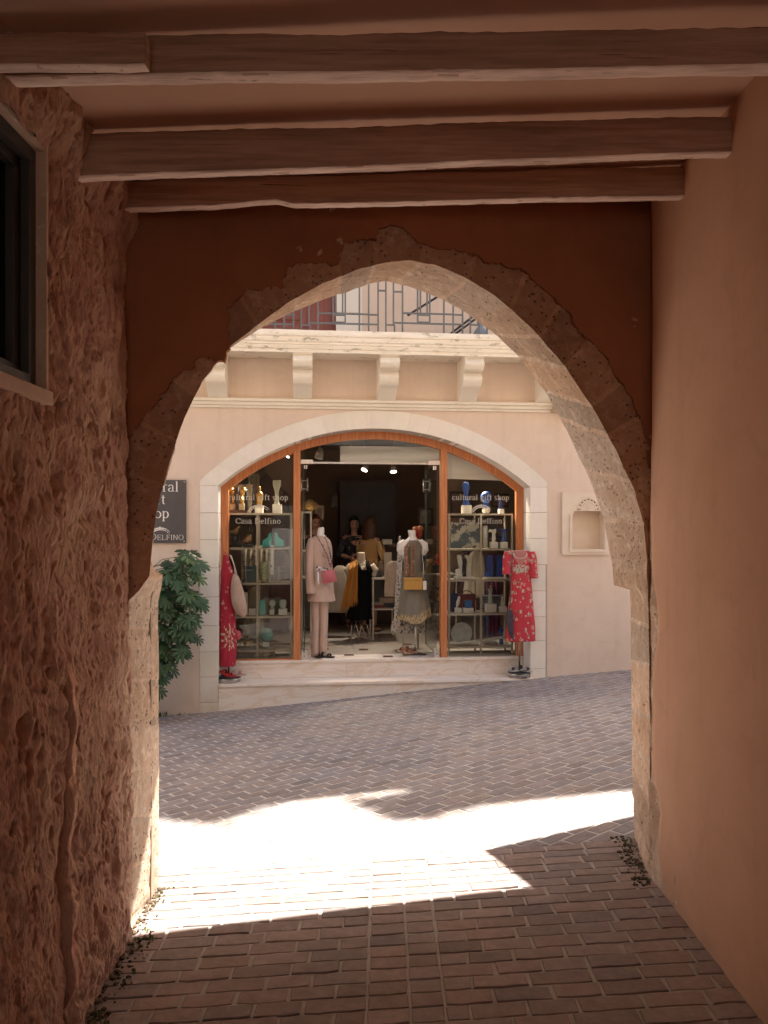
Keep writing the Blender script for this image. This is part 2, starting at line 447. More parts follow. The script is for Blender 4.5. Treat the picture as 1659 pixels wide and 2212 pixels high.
while y < EDGE:
    hgt = 0.083 + R.uniform(-.004, .006); y1 = min(y + hgt, EDGE + 0.02)
    def seg(x0, x1, yb=0.0):
        j = 0.0032
        sk = 0.10 * 0  # courses run square to the walls
        t = tone(0.0); sett(ps, [(x0 + j, y + j), (x1 - j, y + j), (x1 - j, y1 - j), (x0 + j, y1 - j)], (t[0] * 1.10, t[1] * .98, t[2] * .92))
    seg(-0.062, 0.093); seg(0.093, 0.218)
    x = -0.062 - R.uniform(0.08, 0.2) * (row % 2) - 0.001
    xs = [-0.062]
    if row % 2: xs.append(-0.062 - R.uniform(.09, .13))
    while xs[-1] > -1.25: xs.append(xs[-1] - R.uniform(0.17, 0.24))
    for a, b in zip(xs, xs[1:]): seg(b, a)
    xs = [0.218]
    if row % 2: xs.append(0.218 + R.uniform(.08, .13))
    while xs[-1] < 1.42: xs.append(xs[-1] + R.uniform(0.17, 0.24))
    for a, b in zip(xs, xs[1:]): seg(a, b)
    y = y1; row += 1
struct('passage_paving', ps, SETT, label='worn stone setts in straight courses on the passage floor')
st = MB()
ca, sa = math.cos(math.radians(38)), math.sin(math.radians(38))
nF = FS.n
for r in range(-95, 125):
    off = (r % 2) * 0.1 + R.uniform(-.015, .015)
    for k in range(-50, 60):
        a0, b0 = k * 0.2 + off, r * 0.098
        cx, cy = a0 * ca - b0 * sa, a0 * sa + b0 * ca + 6
        if not (-6.5 < cx < 8 and EDGE - 0.2 < cy < 10.2): continue
        j = 0.0065; w = R.uniform(-.002, .002)
        q = [(a0 + j, b0 + j), (a0 + 0.2 - j + w, b0 + j + w), (a0 + 0.2 - j, b0 + 0.098 - j), (a0 + j + w, b0 + 0.098 - j)]
        q = [(p[0] * ca - p[1] * sa, p[0] * sa + p[1] * ca + 6) for p in q]
        q = clip(q, 0, -1, -(EDGE + 0.012))
        if len(q) > 2: q = clip(q, nF.x, nF.y, FS.o.dot(nF) + 0.04)
        big = nz(cx, cy, 0, 0.55)
        t = tone(0.02 + 0.05 * big)
        if len(q) > 2: sett(st, q, t, 0.45)
struct('street_paving', st, SETT, label='grey stone setts laid diagonally across the sloping street')

# ================================================================ the arch of the passage
NEAR = [(278, 2090), (278, 1800), (278, 1500), (278, 1298), (300, 1277), (322, 1243), (328, 1180), (340, 1100), (365, 1000), (400, 900), (440, 820), (500, 745), (560, 700),
        (620, 655), (700, 610), (780, 580), (840, 567), (885, 563), (940, 572), (1000, 597), (1070, 640), (1150, 710), (1220, 790), (1280, 880), (1330, 970),
        (1370, 1060), (1390, 1130), (1397, 1210), (1398, 1268), (1400, 1300), (1403, 1500), (1405, 1800), (1407, 1930)]
FARP = [(343, 1990), (344, 1800), (343, 1500), (342, 1300), (350, 1262), (351, 1240), (316, 1238), (326, 1100), (350, 1000), (386, 900), (428, 825), (490, 757), (560, 711),
        (620, 680), (700, 645), (770, 622), (810, 611), (834, 608), (880, 618), (940, 640), (1000, 672), (1060, 715), (1120, 770), (1180, 850), (1225, 930),
        (1272, 1030), (1304, 1120), (1320, 1210), (1326, 1264), (1361, 1274), (1364, 1500), (1368, 1700), (1371, 1860)]
TH = 0.5
near = [FA.at(u, v, 0.0) for u, v in NEAR]
far = [FA.at(u, v, TH) for u, v in FARP]
def resample(pts, k):
    out = []
    for i in range(len(pts) - 1):
        L = math.dist(pts[i], pts[i + 1]); m = KSEG[i]
        for j in range(m): out.append(tuple(lerp(a, b, j / m) for a, b in zip(pts[i], pts[i + 1])))
    out.append(tuple(pts[-1])); return out
KSEG = [max(2, int(max(math.dist(near[i], near[i + 1]), math.dist(far[i], far[i + 1])) / 0.02)) for i in range(len(near) - 1)]
nr, fr_ = resample(near, KSEG), resample(far, KSEG)
NP = len(nr) - 1
arc = [0.0]
for i in range(NP): arc.append(arc[-1] + math.dist(nr[i], nr[i + 1]))
ctr = Vector((0.0, 0, 1.3))
# block boundaries along the intrados
bnd = [0.0]
while bnd[-1] < arc[-1]: bnd.append(bnd[-1] + R.uniform(0.17, 0.26))
def blk(a):
    k = 0
    while k < len(bnd) - 2 and bnd[k + 1] < a: k += 1
    return k, min(a - bnd[k], bnd[k + 1] - a)
BT = [R.uniform(0.84, 1.16) for _ in bnd]; BH = [R.uniform(-.03, .11) for _ in bnd]; BW = [R.uniform(0.3, 0.7) for _ in bnd]; BD = [R.uniform(-.006, .008) for _ in bnd]
def soffit(a, b):
    i = min(int(round(a * NP)), NP)
    p, q = nr[i], fr_[i]
    s, z = lerp(p[0], q[0], b), lerp(p[2], q[2], b); d = b * TH
    k, e = blk(arc[i])
    nrm = Vector((s - ctr.x, z - clamp(z, -1, 1.3))); nrm = nrm.normalized() if nrm.length > 1e-6 else Vector((1, 0))
    w = sstep(0, 0.12, b) * sstep(0, 0.06, 1 - b) * 0.8 + 0.2
    h = 0.010 * nz(s, d, z, 9) + 0.006 * nz(s, d + 7, z, 26) + 0.012 * nz(s, d + 3, z, 3)
    pit = noise.voronoi(Vector((s * 22, d * 22, z * 22)))[0][0]
    if nz(s, d, z + 5, 4) > 0.0: h -= 0.010 * (1 - sstep(0.1, 0.4, pit)) * -1
    h += (BD[k]) + 0.008 * (1 - sstep(0.0, 0.012, e))
    h *= w
    return (s + nrm.x * h, d + 0.006 * nz(s, z, d, 14) * (1 if b in (0, 1) else 0), z + nrm.y * h)
def soffit_c(a, b):
    i = min(int(a * NP), NP - 1); k, e = blk(arc[i]); t = BT[k]
    if e < 0.009: return (1.2, 1.2, 1.2)
    if abs(b - BW[k]) < 0.02 and k % 2: return (1.15, 1.13, 1.1)
    hgt = nr[i][2]
    t *= 1.0 + 0.12 * sstep(0.2, -0.2, hgt - 0.9)
    return (t * (1 + BH[k]), t, t * (1 - BH[k]))
arch = thing('arch_wall', 'dark terracotta end wall of the passage with a pointed rough stone arch', 'wall', (0, 0, 0), FA)
mb = MB().grid(soffit, NP, 30, cf=soffit_c)
part(arch, 'arch_soffit', mb, ASTONE)
# rough stone ring on the passage side
def ring(a, b):
    i = min(int(round(a * NP)), NP); p = nr[i]
    n = Vector((p[0] - 0.06, p[2] - clamp(p[2], -1, 1.55))); n = n.normalized()
    o = b * 0.5; s, z = p[0] + n.x * o, p[2] + n.y * o
    k, e = blk(arc[i]); ec = (1 - sstep(0, 0.014, e))
    h = 0.012 * nz(s, 3, z, 7) + 0.008 * nz(s, 5, z, 22) + 0.006 * nz(s, 9, z, 55) + 0.01 * ec + BD[k]
    if b == 0: return (soffit(a, 0))
    return (s, 0.004 + h * min(1, b * 12), z)
def ring_c(a, b):
    i = min(int(a * NP), NP - 1); k, e = blk(arc[i]); t = BT[k] * 0.80
    if e < 0.010: return (0.95, 0.76, 0.64)
    return (t * 1.0, t * 0.80, t * 0.70)
part(arch, 'stone_ring', MB().grid(ring, NP, 26, cf=ring_c), ASTONE)
SCAR = [(1404, 1012), (1398, 990), (1393, 940), (1388, 905), (1370, 880), (1362, 850), (1340, 820), (1318, 782), (1290, 750), (1262, 722), (1230, 680), (1216, 655), (1200, 640), (1172, 622), (1150, 600), (1110, 575),
        (1085, 571), (1060, 570), (1030, 550), (1000, 539), (960, 530), (930, 527), (905, 520), (892, 506), (880, 500), (868, 489), (850, 487), (835, 492), (820, 500), (815, 516), (800, 515), (775, 519), (740, 525), (733, 545), (735, 565), (715, 573), (700, 570), (670, 562), (640, 565),
        (618, 580), (605, 600), (612, 618), (600, 622), (570, 622), (540, 625), (520, 640), (497, 660), (494, 680), (500, 700), (494, 730), (490, 760), (486, 778), (470, 776), (440, 765), (424, 776), (415, 795), (400, 800), (372, 818), (345, 850), (338, 870), (330, 880), (305, 905),
        (285, 935), (270, 965), (262, 1400)]
sc = [FA.at(u, v, -0.014) for u, v in SCAR]
poly = []
for i in range(len(sc) - 1):
    m = max(1, int(math.dist(sc[i], sc[i + 1]) / 0.008))
    for j in range(m):
        s, z = lerp(sc[i][0], sc[i + 1][0], j / m), lerp(sc[i][2], sc[i + 1][2], j / m)
        if 2 < i < len(sc) - 3:
            s += 0.022 * nz(s, 1, z, 13) + 0.012 * nz(s, 4, z, 55); z += 0.022 * nz(s, 2, z, 13) + 0.012 * nz(s, 6, z, 55)
        poly.append((s, z))
poly += [(sc[-1][0], sc[-1][2]), (-1.6, sc[-1][2]), (-1.6, 3.6), (1.7, 3.6), (1.7, sc[0][2])]
mb = MB().plate(poly, [], -0.008, 0.03)
part(arch, 'plaster', mb, TERRA_DK)
# street side of the building over the passage
ext = [(p[0] * 1.01, p[2] + 0.01) for p in far]
outer = [(-7.5, -1.2), (-7.5, 7.4), (7.5, 7.4), (7.5, -1.2)]
poly = outer + [(ext[-1][0], -1.2)] + list(reversed(ext)) + [(ext[0][0], -1.2)]
part(arch, 'outer_wall', MB().plate(poly, [], 0.36, TH), OUTER)
part(arch, 'upper_storey', MB().box(-7.4, 7.4, -8.0, 0.355, 3.45, 7.3), OUTER)

def jst(a, b):
    y, z = lerp(3.25, 3.645, a), lerp(-0.4, 1.75, b)
    return (1.2475 + 0.008 * nz(1, y, z, 9) + 0.005 * nz(3, y, z, 30) + 0.04 * sstep(.06, 0, a) + 0.02 * sstep(.93, 1, a), y, z)
jm = MB().grid(jst, 36, 180, cf=lambda a, b: (1.08, 1.02, .98) if nz(a * 2, b * 9, 4) > 0 else (.92, .86, .8))
jm.v = [FA.back(p) for p in jm.v]
part(arch, 'jamb_stone', jm, ASTONE)
# ---- right passage wall
wr = thing('side_wall', 'smooth terracotta plastered wall on the right side of the passage', 'wall', (1.24, 3.5, 0), FW)
def rw(a, b):
    y = lerp(-4.2, 3.62, a); z = lerp(ground_z(1.3, y) - 0.05, 3.4, b)
    zz = (1 - sstep(-0.1, 0.35, z)) * 0.03
    x = 1.236 + 0.014 * sstep(3.4, 1.2, y) + 0.012 * nz(0, y, z, 0.9) + 0.003 * nz(0, y, z, 6) + zz * 0.6
    ye = y
    if a > 0.96:   # ragged end of the plaster where the jamb stones show
        t = (a - 0.96) / 0.04
        edge = interp([(-0.2, 3.50), (0.05, 3.46), (0.25, 3.50), (0.42, 3.44), (0.56, 3.56), (0.8, 3.58), (1.05, 3.56), (1.2, 3.48), (1.35, 3.50), (1.48, 3.57), (1.7, 3.595), (3.4, 3.6)], z)
        edge += 0.02 * nz(2, 0, z, 9) * (1 - sstep(1.5, 1.8, z)) + 0.01 * nz(4, 0, z, 30) * (1 - sstep(1.5, 1.8, z))
        y0 = lerp(-4.2, 3.62, 0.96); ye = lerp(y0, edge, t)
        if a > 0.999: x += 0.035
    return (x, ye, z)
part(wr, 'plaster', MB().grid(rw, 150, 150), TERRA)
part(wr, 'core', MB().box(1.30, 1.6, -4.2, 3.40, -1.2, 3.45), TERRA)

# ---- left passage wall, rough and pitted
WLX = lambda y: -(1.043 + 0.02 * y)
wl = thing('rough_wall', 'coarse pitted red plaster wall on the left side of the passage', 'wall', (-1.1, 2.7, 0), FW)
WY0, WY1, WZ0, WZ1 = 1.30, 2.475, 2.135, 2.905
def lwd(y, z):
    q = Vector((0.0, y * 1.0, z * 0.5))
    fl = 1 - 0.35 * (1 - sstep(0.018, 0.035, abs(y - 2.665))) * sstep(1.24, 1.14, z)
    h = 0.022 * noise.noise(q * 3.6) + 0.026 * noise.fractal(q * 9, 0.9, 2.1, 6)
    f1 = noise.voronoi(q * 19 + Vector((noise.noise(q * 22) * 0.5, noise.noise(q * 22 + Vector((5, 5, 5))) * 0.5, 0)))[0][0]
    msk = 0.35 + 0.65 * sstep(-0.15, 0.35, noise.noise(q * 3.1 + Vector((9, 2, 1))))
    f0 = noise.voronoi(q * 10.5 + Vector((1, noise.noise(q * 13) * .5, noise.noise(q * 13 + Vector((2, 2, 2))) * .5)))[0][0]
    h -= 0.034 * (1 - sstep(0.10, 0.42, f0)) * sstep(-.15, .2, noise.noise(q * 2.3 + Vector((4, 4, 4))))
    h -= 0.030 * (1 - sstep(0.08, 0.34, f1)) * msk
    f2 = noise.voronoi(q * 46 + Vector((3, noise.noise(q * 30), 0)))[0][0]
    h -= 0.013 * (1 - sstep(0.08, 0.36, f2)) * (0.4 + 0.6 * sstep(-.1, .2, noise.noise(q * 6)))
    h += 0.006 * abs(noise.noise(q * 60)) 
    return h * fl + 0.005 * noise.noise(q * 26)
YA, YB = 1.9, 3.36
def lw(a, b):
    y = lerp(YA, YB, a); z = lerp(-0.25, 3.42, b)
    x = WLX(y) + lwd(y, z)
    # proud lower strip beyond the vertical joint
    e = 2.655 + 0.003 * nz(0, 1, z, 5)
    x += 0.020 * sstep(e - 0.008, e + 0.003, y) * sstep(1.24, 1.12, z)
    x -= 0.016 * (1 - sstep(0.0, 0.012, abs(y - e + 0.014))) * sstep(1.24, 1.12, z)
    x += 0.05 * sstep(2.85, 3.12, z) * sstep(2.0, 2.5, y)          # rounded up into the ceiling
    x -= 0.02 * sstep(3.30, 3.36, y)
    x += 0.012 * sstep(3.18, 3.34, y) * sstep(1.3, 1.0, z) * 0
    return (x, y, z)
def lskip(a, b):
    y, z = lerp(YA, YB, a), lerp(-0.25, 3.42, b)
    return WY0 - 0.01 < y < WY1 + 0.01 and WZ0 - 0.03 < z < WZ1 + 0.01
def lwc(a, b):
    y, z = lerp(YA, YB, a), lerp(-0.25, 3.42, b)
    k = 0.98 + (0.35 + 0.5 * nz(2, y, z, 14)) * sstep(2.652, 2.662, y) * sstep(2.725, 2.685, y + .03 * nz(0, 3, z, 9)) * sstep(1.24, 1.16, z)  # strip factor paints the lit rim of the proud plaster into the colour
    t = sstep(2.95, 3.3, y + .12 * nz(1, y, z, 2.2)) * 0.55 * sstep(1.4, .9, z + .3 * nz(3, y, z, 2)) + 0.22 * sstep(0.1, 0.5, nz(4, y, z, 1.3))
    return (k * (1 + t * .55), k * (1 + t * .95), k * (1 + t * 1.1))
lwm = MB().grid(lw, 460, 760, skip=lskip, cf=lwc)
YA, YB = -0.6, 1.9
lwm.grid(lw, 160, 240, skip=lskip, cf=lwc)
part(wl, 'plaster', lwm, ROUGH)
part(wl, 'core', MB().box(-1.55, -1.20, -4.2, 1.27, -1.2, 3.45).box(-1.55, -1.20, 2.5, 3.40, -1.2, 3.45).box(-1.55, -1.2, 1.27, 2.5, -1.2, 2.08).box(-1.55, -1.2, 1.27, 2.5, 2.94, 3.45)
     .box(-1.2, -1.06, -4.2, -0.58, -1.2, 3.45), ROUGH)
# window in it
xw = WLX(2.4)
pale = mat('pale_window_plaster', (0.62, 0.44, 0.33), (0.55, 0.38, 0.28), 8, 0.85, 0.3, 50, c3=(0.75, 0.66, 0.55), s3=25)
fb = MB()
fb.box(xw - 0.16, xw + 0.004, WY1, WY1 + 0.014, WZ0 - 0.02, WZ1 + 0.03).box(xw - 0.16, xw - 0.005, WY0 - 0.03, WY0, WZ0 - 0.02, WZ1 + 0.03)
fb.box(xw - 0.16, xw - 0.002, WY0 - 0.03, WY1 + 0.014, WZ1 + 0.001, WZ1 + 0.016)
win = part(wl, 'window', fb, pale)
dkf = mat('dark_window_frame', (0.06, 0.055, 0.05), None, 10, 0.5, 0.1, 60)
f2 = MB()
for (o, i, t) in ((0.03, 0.0, 0.045), (0.065, 0.035, 0.04)):
    x0, x1 = xw - o - 0.03, xw - o + 0.0
    a0, a1, c0, c1 = WY0 + i, WY1 - i, WZ0 + i, WZ1 - i
    f2.box(x0, x1, a0, a1, c1 - t, c1, bev=0.004).box(x0, x1, a0, a1, c0, c0 + t, bev=0.004).box(x0, x1, a1 - t, a1, c0 + t, c1 - t, bev=0.004).box(x0, x1, a0, a0 + t, c0 + t, c1 - t, bev=0.004)
f2.box(xw - 0.09, xw - 0.065, 1.86, 1.9, WZ0 + .05, WZ1 - .05)
part(wl, 'window_frame', f2, dkf, win)
dgl = mat('dark_pane', (0.004, 0.005, 0.006), None, 3, 0.12, 0)
part(wl, 'pane', MB().box(xw - 0.10, xw - 0.092, WY0, WY1, WZ0, WZ1), dgl, win)
sb = MB().box(xw - 0.16, xw + 0.020, WY0 - 0.05, WY1 + 0.016, WZ0 - 0.045, WZ0 - 0.001, bev=0.006)
part(wl, 'window_sill', sb, pale, win)

bw_ = thing('added_back_wall', 'plain terracotta wall added for light, with an open doorway at the rear of the passage', 'wall', (0, -4.2, 0), FW)  # unseen wall added to dim the passage, doorway opened to let some light back
part(bw_, 'plaster', MB().plate([(-1.5, -1.0), (-.7, -1.0), (-.7, 2.3), (.95, 2.3), (.95, -1.0), (1.6, -1.0), (1.6, 3.4), (-1.5, 3.4)], [], -4.35, -4.2), TERRA)
# ---- ceiling and beams
def cz(x): return 3.163 + 0.034 * x
cb = MB().grid(lambda a, b: (lerp(-1.5, 1.6, a), lerp(-4.2, 3.56, b), cz(lerp(-1.5, 1.6, a)) + 0.006 * nz(a * 3, b * 8, 0)), 30, 60)
cb.box(-1.5, 1.6, -4.2, 3.42, 3.26, 3.44)
struct('ceiling', cb, CEIL, label='smooth terracotta plaster ceiling of the passage')
def beam(name, x0, x1, y, dy, zl, zr, htl, htr, notch, seed, label):
    """a hewn timber: grid around a wobbly rectangular section"""
    n = 160; vs = []; sec = 16
    base = ((x0 + x1) / 2, y, (zl + zr) / 2)
    m = MB(); k0 = 0
    for i in range(n + 1):
        t = i / n; x = lerp(x0, x1, t)
        zb = lerp(zl, zr, t) + 0.006 * nz(x, seed, 0, 2.2) + 0.0025 * nz(x, seed, 3, 16)
        ht = lerp(htl, htr, t) + 0.006 * nz(x, seed + 5, 0, 3) + 0.004 * nz(x, seed + 5, 0, 22)
        if notch:
            zb += notch[2] * sstep(notch[0] - 0.28, notch[0], x) * (1 - sstep(notch[0], notch[1], x))
        d2 = dy * (1 + 0.12 * nz(x, seed + 9, 0, 3))
        ring_ = [(0.0, 0.10), (0.0, 0.35), (0.0, 0.65), (0.0, 0.92), (0.10, 1.0), (0.5, 1.0), (0.9, 1.0), (1.0, 0.9), (1.0, 0.5), (1.0, 0.12), (0.9, 0.0), (0.7, 0.0), (0.5, 0.0), (0.3, 0.0), (0.10, 0.0), (0.03, 0.03)]
        for (a, b) in ring_:
            w = 0.0025 * nz(x, a * 3 + seed, b * 3, 26)
            m.v.append((x, y + a * d2 + w, zb + b * ht + w))
    for i in range(n):
        for k in range(sec):
            a = i * sec + k; b = i * sec + (k + 1) % sec
            m.f.append((a, b, b + sec, a + sec)); m.sm.append(True)
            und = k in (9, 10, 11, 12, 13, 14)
            c = (2.0, 2.5, 2.9) if und else (1, 1, 1)  # pale underside colour stands in for light bounced off the sunlit street
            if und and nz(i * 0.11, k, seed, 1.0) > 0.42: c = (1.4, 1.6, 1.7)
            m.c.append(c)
    m.f.append(tuple(range(sec))); m.sm.append(False); m.c.append((1, 1, 1))
    m.f.append(tuple(range(n * sec, n * sec + sec))); m.sm.append(False); m.c.append((1, 1, 1))
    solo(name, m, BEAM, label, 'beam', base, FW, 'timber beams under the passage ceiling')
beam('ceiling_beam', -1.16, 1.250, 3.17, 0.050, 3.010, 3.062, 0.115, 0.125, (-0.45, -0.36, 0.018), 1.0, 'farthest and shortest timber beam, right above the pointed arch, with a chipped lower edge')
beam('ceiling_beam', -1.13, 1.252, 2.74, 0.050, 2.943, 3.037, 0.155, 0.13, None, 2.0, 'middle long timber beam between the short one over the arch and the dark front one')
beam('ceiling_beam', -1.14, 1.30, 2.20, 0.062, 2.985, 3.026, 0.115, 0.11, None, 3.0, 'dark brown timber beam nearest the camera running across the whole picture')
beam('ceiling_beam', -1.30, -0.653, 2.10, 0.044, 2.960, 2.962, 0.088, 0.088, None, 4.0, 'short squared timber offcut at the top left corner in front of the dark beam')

# ---- damp debris and moss along the foot of the rough wall, rubble at the right jamb
db = MB()
for i in range(330):
    y = R.uniform(1.6, 3.85); w = R.random() ** 1.8 * (0.10 + 0.05 * nz(y, 0, 0, 4)); x = WLX(y) + 0.02 + w
    if y > 3.36: x = -1.12 + w * 0.35
    r = R.uniform(0.003, 0.010) * (1.2 - w * 5)
    if r < 0.003: continue
    z = ground_z(x, y)
    t = R.uniform(0.5, 1.2)
    db.ball((x, y, z + r * 0.3), r * R.uniform(.8, 1.6), r * R.uniform(.8, 1.6), r * 0.7, 6, (t, t * R.uniform(.85, 1.1), t * .8))
for i in range(110):
    y = R.uniform(3.5, 4.12); x = 1.22 + 0.10 * (y - 3.5) - R.random() ** 1.8 * 0.075; r = R.uniform(0.003, 0.009)
    t = R.uniform(0.4, 1.2)
    db.ball((x, y, ground_z(x, y) + r * 0.3), r * 1.3, r, r * 0.8, 6, (t, t, t * .85))
DEB = mat('damp_debris', (0.15, 0.10, 0.07), (0.09, 0.075, 0.045), 30, 0.95, 0.6, 90, attr=True, world=True)
struct('debris', db, DEB, 'stuff', label='crumbled plaster and damp grit along the feet of the passage walls')
ms = MB()
for i in range(620):
    side = R.random() < 0.82
    if side:
        y = R.uniform(2.5, 3.4) if R.random() < .8 else R.uniform(1.8, 3.9); x = (WLX(y) if y < 3.36 else -1.13) + 0.03 + R.random() ** 2 * 0.09
        if nz(x, y, 0, 5) < -0.1: continue
    else: y = R.uniform(3.55, 4.1); x = 1.25 + 0.10 * (y - 3.5) - R.random() ** 2 * 0.07
    z = ground_z(x, y); h = R.uniform(0.004, 0.012); a = R.uniform(0, 6.28); l = R.uniform(.004, .012)
    p = Vector((x, y, z)); q = Vector((math.cos(a) * l, math.sin(a) * l, h)); s = Vector((-math.sin(a), math.cos(a), 0)) * l * 0.5
    t = R.uniform(.6, 1.3)
    ms.add([p - s, p + s, p + q + s, p + q - s], [(0, 1, 2, 3)], (t, t, t))
struct('moss', ms, mat('moss_green', (0.085, 0.105, 0.035), (0.05, 0.07, 0.02), 20, 0.9, 0, attr=True), 'stuff', label='small tufts of moss at the foot of the walls', recalc=False)
# ================================================================ the shop building across the street
shop = thing('shop_building', 'pink plastered building with an arched glazed shopfront under a stone balcony', 'building', (0, 0, 0), FS)
SX, RO, RI = -0.078, 2.885, 2.83
HW_I, Z_I, H_I = 1.83, 2.165, 0.674       # inner opening: half width, springing height, rise
HW_O, Z_O, H_O = 2.04, 2.215, 0.835
def arc_pts(hw, z0, rise, n, d=0):
    r = (hw * hw + rise * rise) / (2 * rise); cz_ = z0 + rise - r; a = math.asin(min(1, hw / r))
    return [(SX + r * math.sin(-a + 2 * a * i / n), cz_ + r * math.cos(-a + 2 * a * i / n)) for i in range(n + 1)]
inner = [(SX - HW_I, -1.0)] + arc_pts(HW_I, Z_I, H_I, 40) + [(SX + HW_I, -1.0)]
outer_ = [(SX - HW_O, -1.0)] + arc_pts(HW_O, Z_O, H_O, 40) + [(SX + HW_O, -1.0)]
NI = [FS.at(1222, 1078, 0)[0], FS.at(1308, 1078, 0)[0]]
nzt, nzb = FS.at(1262, 1064, 0)[2], FS.at(1262, 1198, 0)[2]
ns0, ns1 = FS.at(1213, 1100, 0)[0], FS.at(1313, 1100, 0)[0]
DS0, DS1, DZ0, DZ1 = -1.42, -0.56, 3.83, 6.0
niche_hole = [(ns0, nzb), (ns1, nzb), (ns1, nzt), (ns0, nzt)]
door_hole = [(DS0, DZ0), (DS1, DZ0), (DS1, DZ1), (DS0, DZ1)]
wall_poly = [(-7.5, -1.0), (SX - HW_O, -1.0)] + outer_[1:-1] + [(SX + HW_O, -1.0), (8.5, -1.0), (8.5, 13.1), (-7.5, 13.1)]
part(shop, 'wall', MB().plate(wall_poly, [niche_hole, door_hole], 0.0, 0.32), FACADE)
# stone surround in separate blocks
sr = MB()
def quad_block(p, d0, d1, k):
    c = tuple(sum(q[i] for q in p) / 4 for i in (0, 1)); g = 0.0034
    q = []
    for a in p:
        L = math.dist(a, c); q.append((a[0] + (c[0] - a[0]) * g / L, a[1] + (c[1] - a[1]) * g / L))
    bm = bmesh.new(); vs = [bm.verts.new((a[0], d, a[1])) for d in (d0, d1) for a in q]
    for f in ((0, 1, 2, 3), (7, 6, 5, 4), (0, 4, 5, 1), (1, 5, 6, 2), (2, 6, 7, 3), (3, 7, 4, 0)): bm.faces.new([vs[i] for i in f])
    bmesh.ops.recalc_face_normals(bm, faces=bm.faces)
    bmesh.ops.bevel(bm, geom=bm.edges[:], offset=0.003, segments=1, affect='EDGES')
    t = R.uniform(0.95, 1.03); sr.bm(bm, (t, t * R.uniform(.98, 1.01), t * R.uniform(.95, 1.0)))
D0S, D1S = -0.004, 0.285
for sgn in (-1, 1):
    z = -0.95; gh = 0.3
    xi, xo = SX + sgn * HW_I, SX + sgn * HW_O
    while z < Z_I - 0.01:
        z1 = min(z + R.uniform(0.28, 0.34), Z_I)
        if Z_I - z1 < 0.15: z1 = Z_I
        xa = xo
        if sgn > 0 and z < 1.0:   # worn, ragged edge low on the right jamb
            xa = xo - 0.02
        quad_block([(xi, z), (xa, z), (xa, z1), (xi, z1)], D0S, D1S, 0); z = z1
NB = 17
ai, ao = arc_pts(HW_I, Z_I, H_I, NB * 3), arc_pts(HW_O, Z_O, H_O, NB * 3)
for b in range(NB):
    i0, i1 = b * 3, b * 3 + 3
    loop = [ai[i] for i in range(i0, i1 + 1)] + [ao[i] for i in range(i1, i0 - 1, -1)]
    if b == 0: loop = [ai[0], ai[1], ai[2], ai[3], ao[3], ao[2], ao[1], ao[0], (SX - HW_O, Z_I)]
    if b == NB - 1: loop = [ai[i] for i in range(i0, i1 + 1)] + [(SX + HW_O, Z_I)] + [ao[i] for i in range(i1, i0 - 1, -1)]
    c = (sum(p[0] for p in loop) / len(loop), sum(p[1] for p in loop) / len(loop))
    lp = [(p[0] + (c[0] - p[0]) * 0.006, p[1] + (c[1] - p[1]) * 0.004) for p in loop]
    t = R.uniform(0.95, 1.03)
    sr.plate(lp, [], D0S - R.uniform(0, .0015), D1S, (t, t * R.uniform(.98, 1.01), t * R.uniform(.95, 1.0)))
part(shop, 'stone_surround', sr, SURR)
bk = MB().plate([(p[0], p[1]) for p in ([(SX - HW_O - .01, -0.9)] + arc_pts(HW_O + .01, Z_O, H_O, 30) + [(SX + HW_O + .01, -0.9), (SX + HW_I + .006, -0.9)] + list(reversed(arc_pts(HW_I + .006, Z_I, H_I, 30))) + [(SX - HW_I - .006, -0.9)])], [], 0.003, 0.28, (0.62, 0.58, 0.55))
part(shop, 'joint_mortar', bk, SURR)

# ---- teak frame
FD0, FD1 = 0.285, 0.365
tf = MB(); fi = arc_pts(HW_I - 0.085, Z_I - 0.035, H_I - 0.055, 40); fo = arc_pts(HW_I, Z_I, H_I, 40)
FLZ = 0.10
loop = [(SX - HW_I, FLZ)] + fo + [(SX + HW_I, FLZ), (SX + HW_I - 0.085, FLZ)] + list(reversed(fi)) + [(SX - HW_I + 0.085, FLZ)]
tf.plate(loop, [], FD0, FD1)
def post_s(u): return FS.at(u, 1200, FD0)[0]
P1a, P1b, P2a, P2b = post_s(634), post_s(649), post_s(952), post_s(966)
def frame_top(s):
    best = min(fi, key=lambda p: abs(p[0] - s)); return best[1]
for a, b in ((P1a, P1b), (P2a, P2b)):
    tf.box(a, b, FD0 - 0.006, FD1 + 0.02, FLZ, frame_top((a + b) / 2) + 0.02, bev=0.006)
tf.box(SX - HW_I + .085, P1a - .001, FD0 + .01, FD1 - .01, FLZ - .002, FLZ + .012)
frame = part(shop, 'window_frame', tf, TEAK)
# beading lines
PBEAD = mat('pale_teak_bead', (0.62, 0.33, 0.16), None, 6, 0.45, 0.1)
for a, b in ((P1a, P1b), (P2a, P2b)):
    for x in (a + 0.012, b - 0.016): part(shop, 'beading', MB().box(x, x + 0.004, FD0 - 0.009, FD0 - 0.004, FLZ, frame_top(x) + .005), PBEAD, frame)
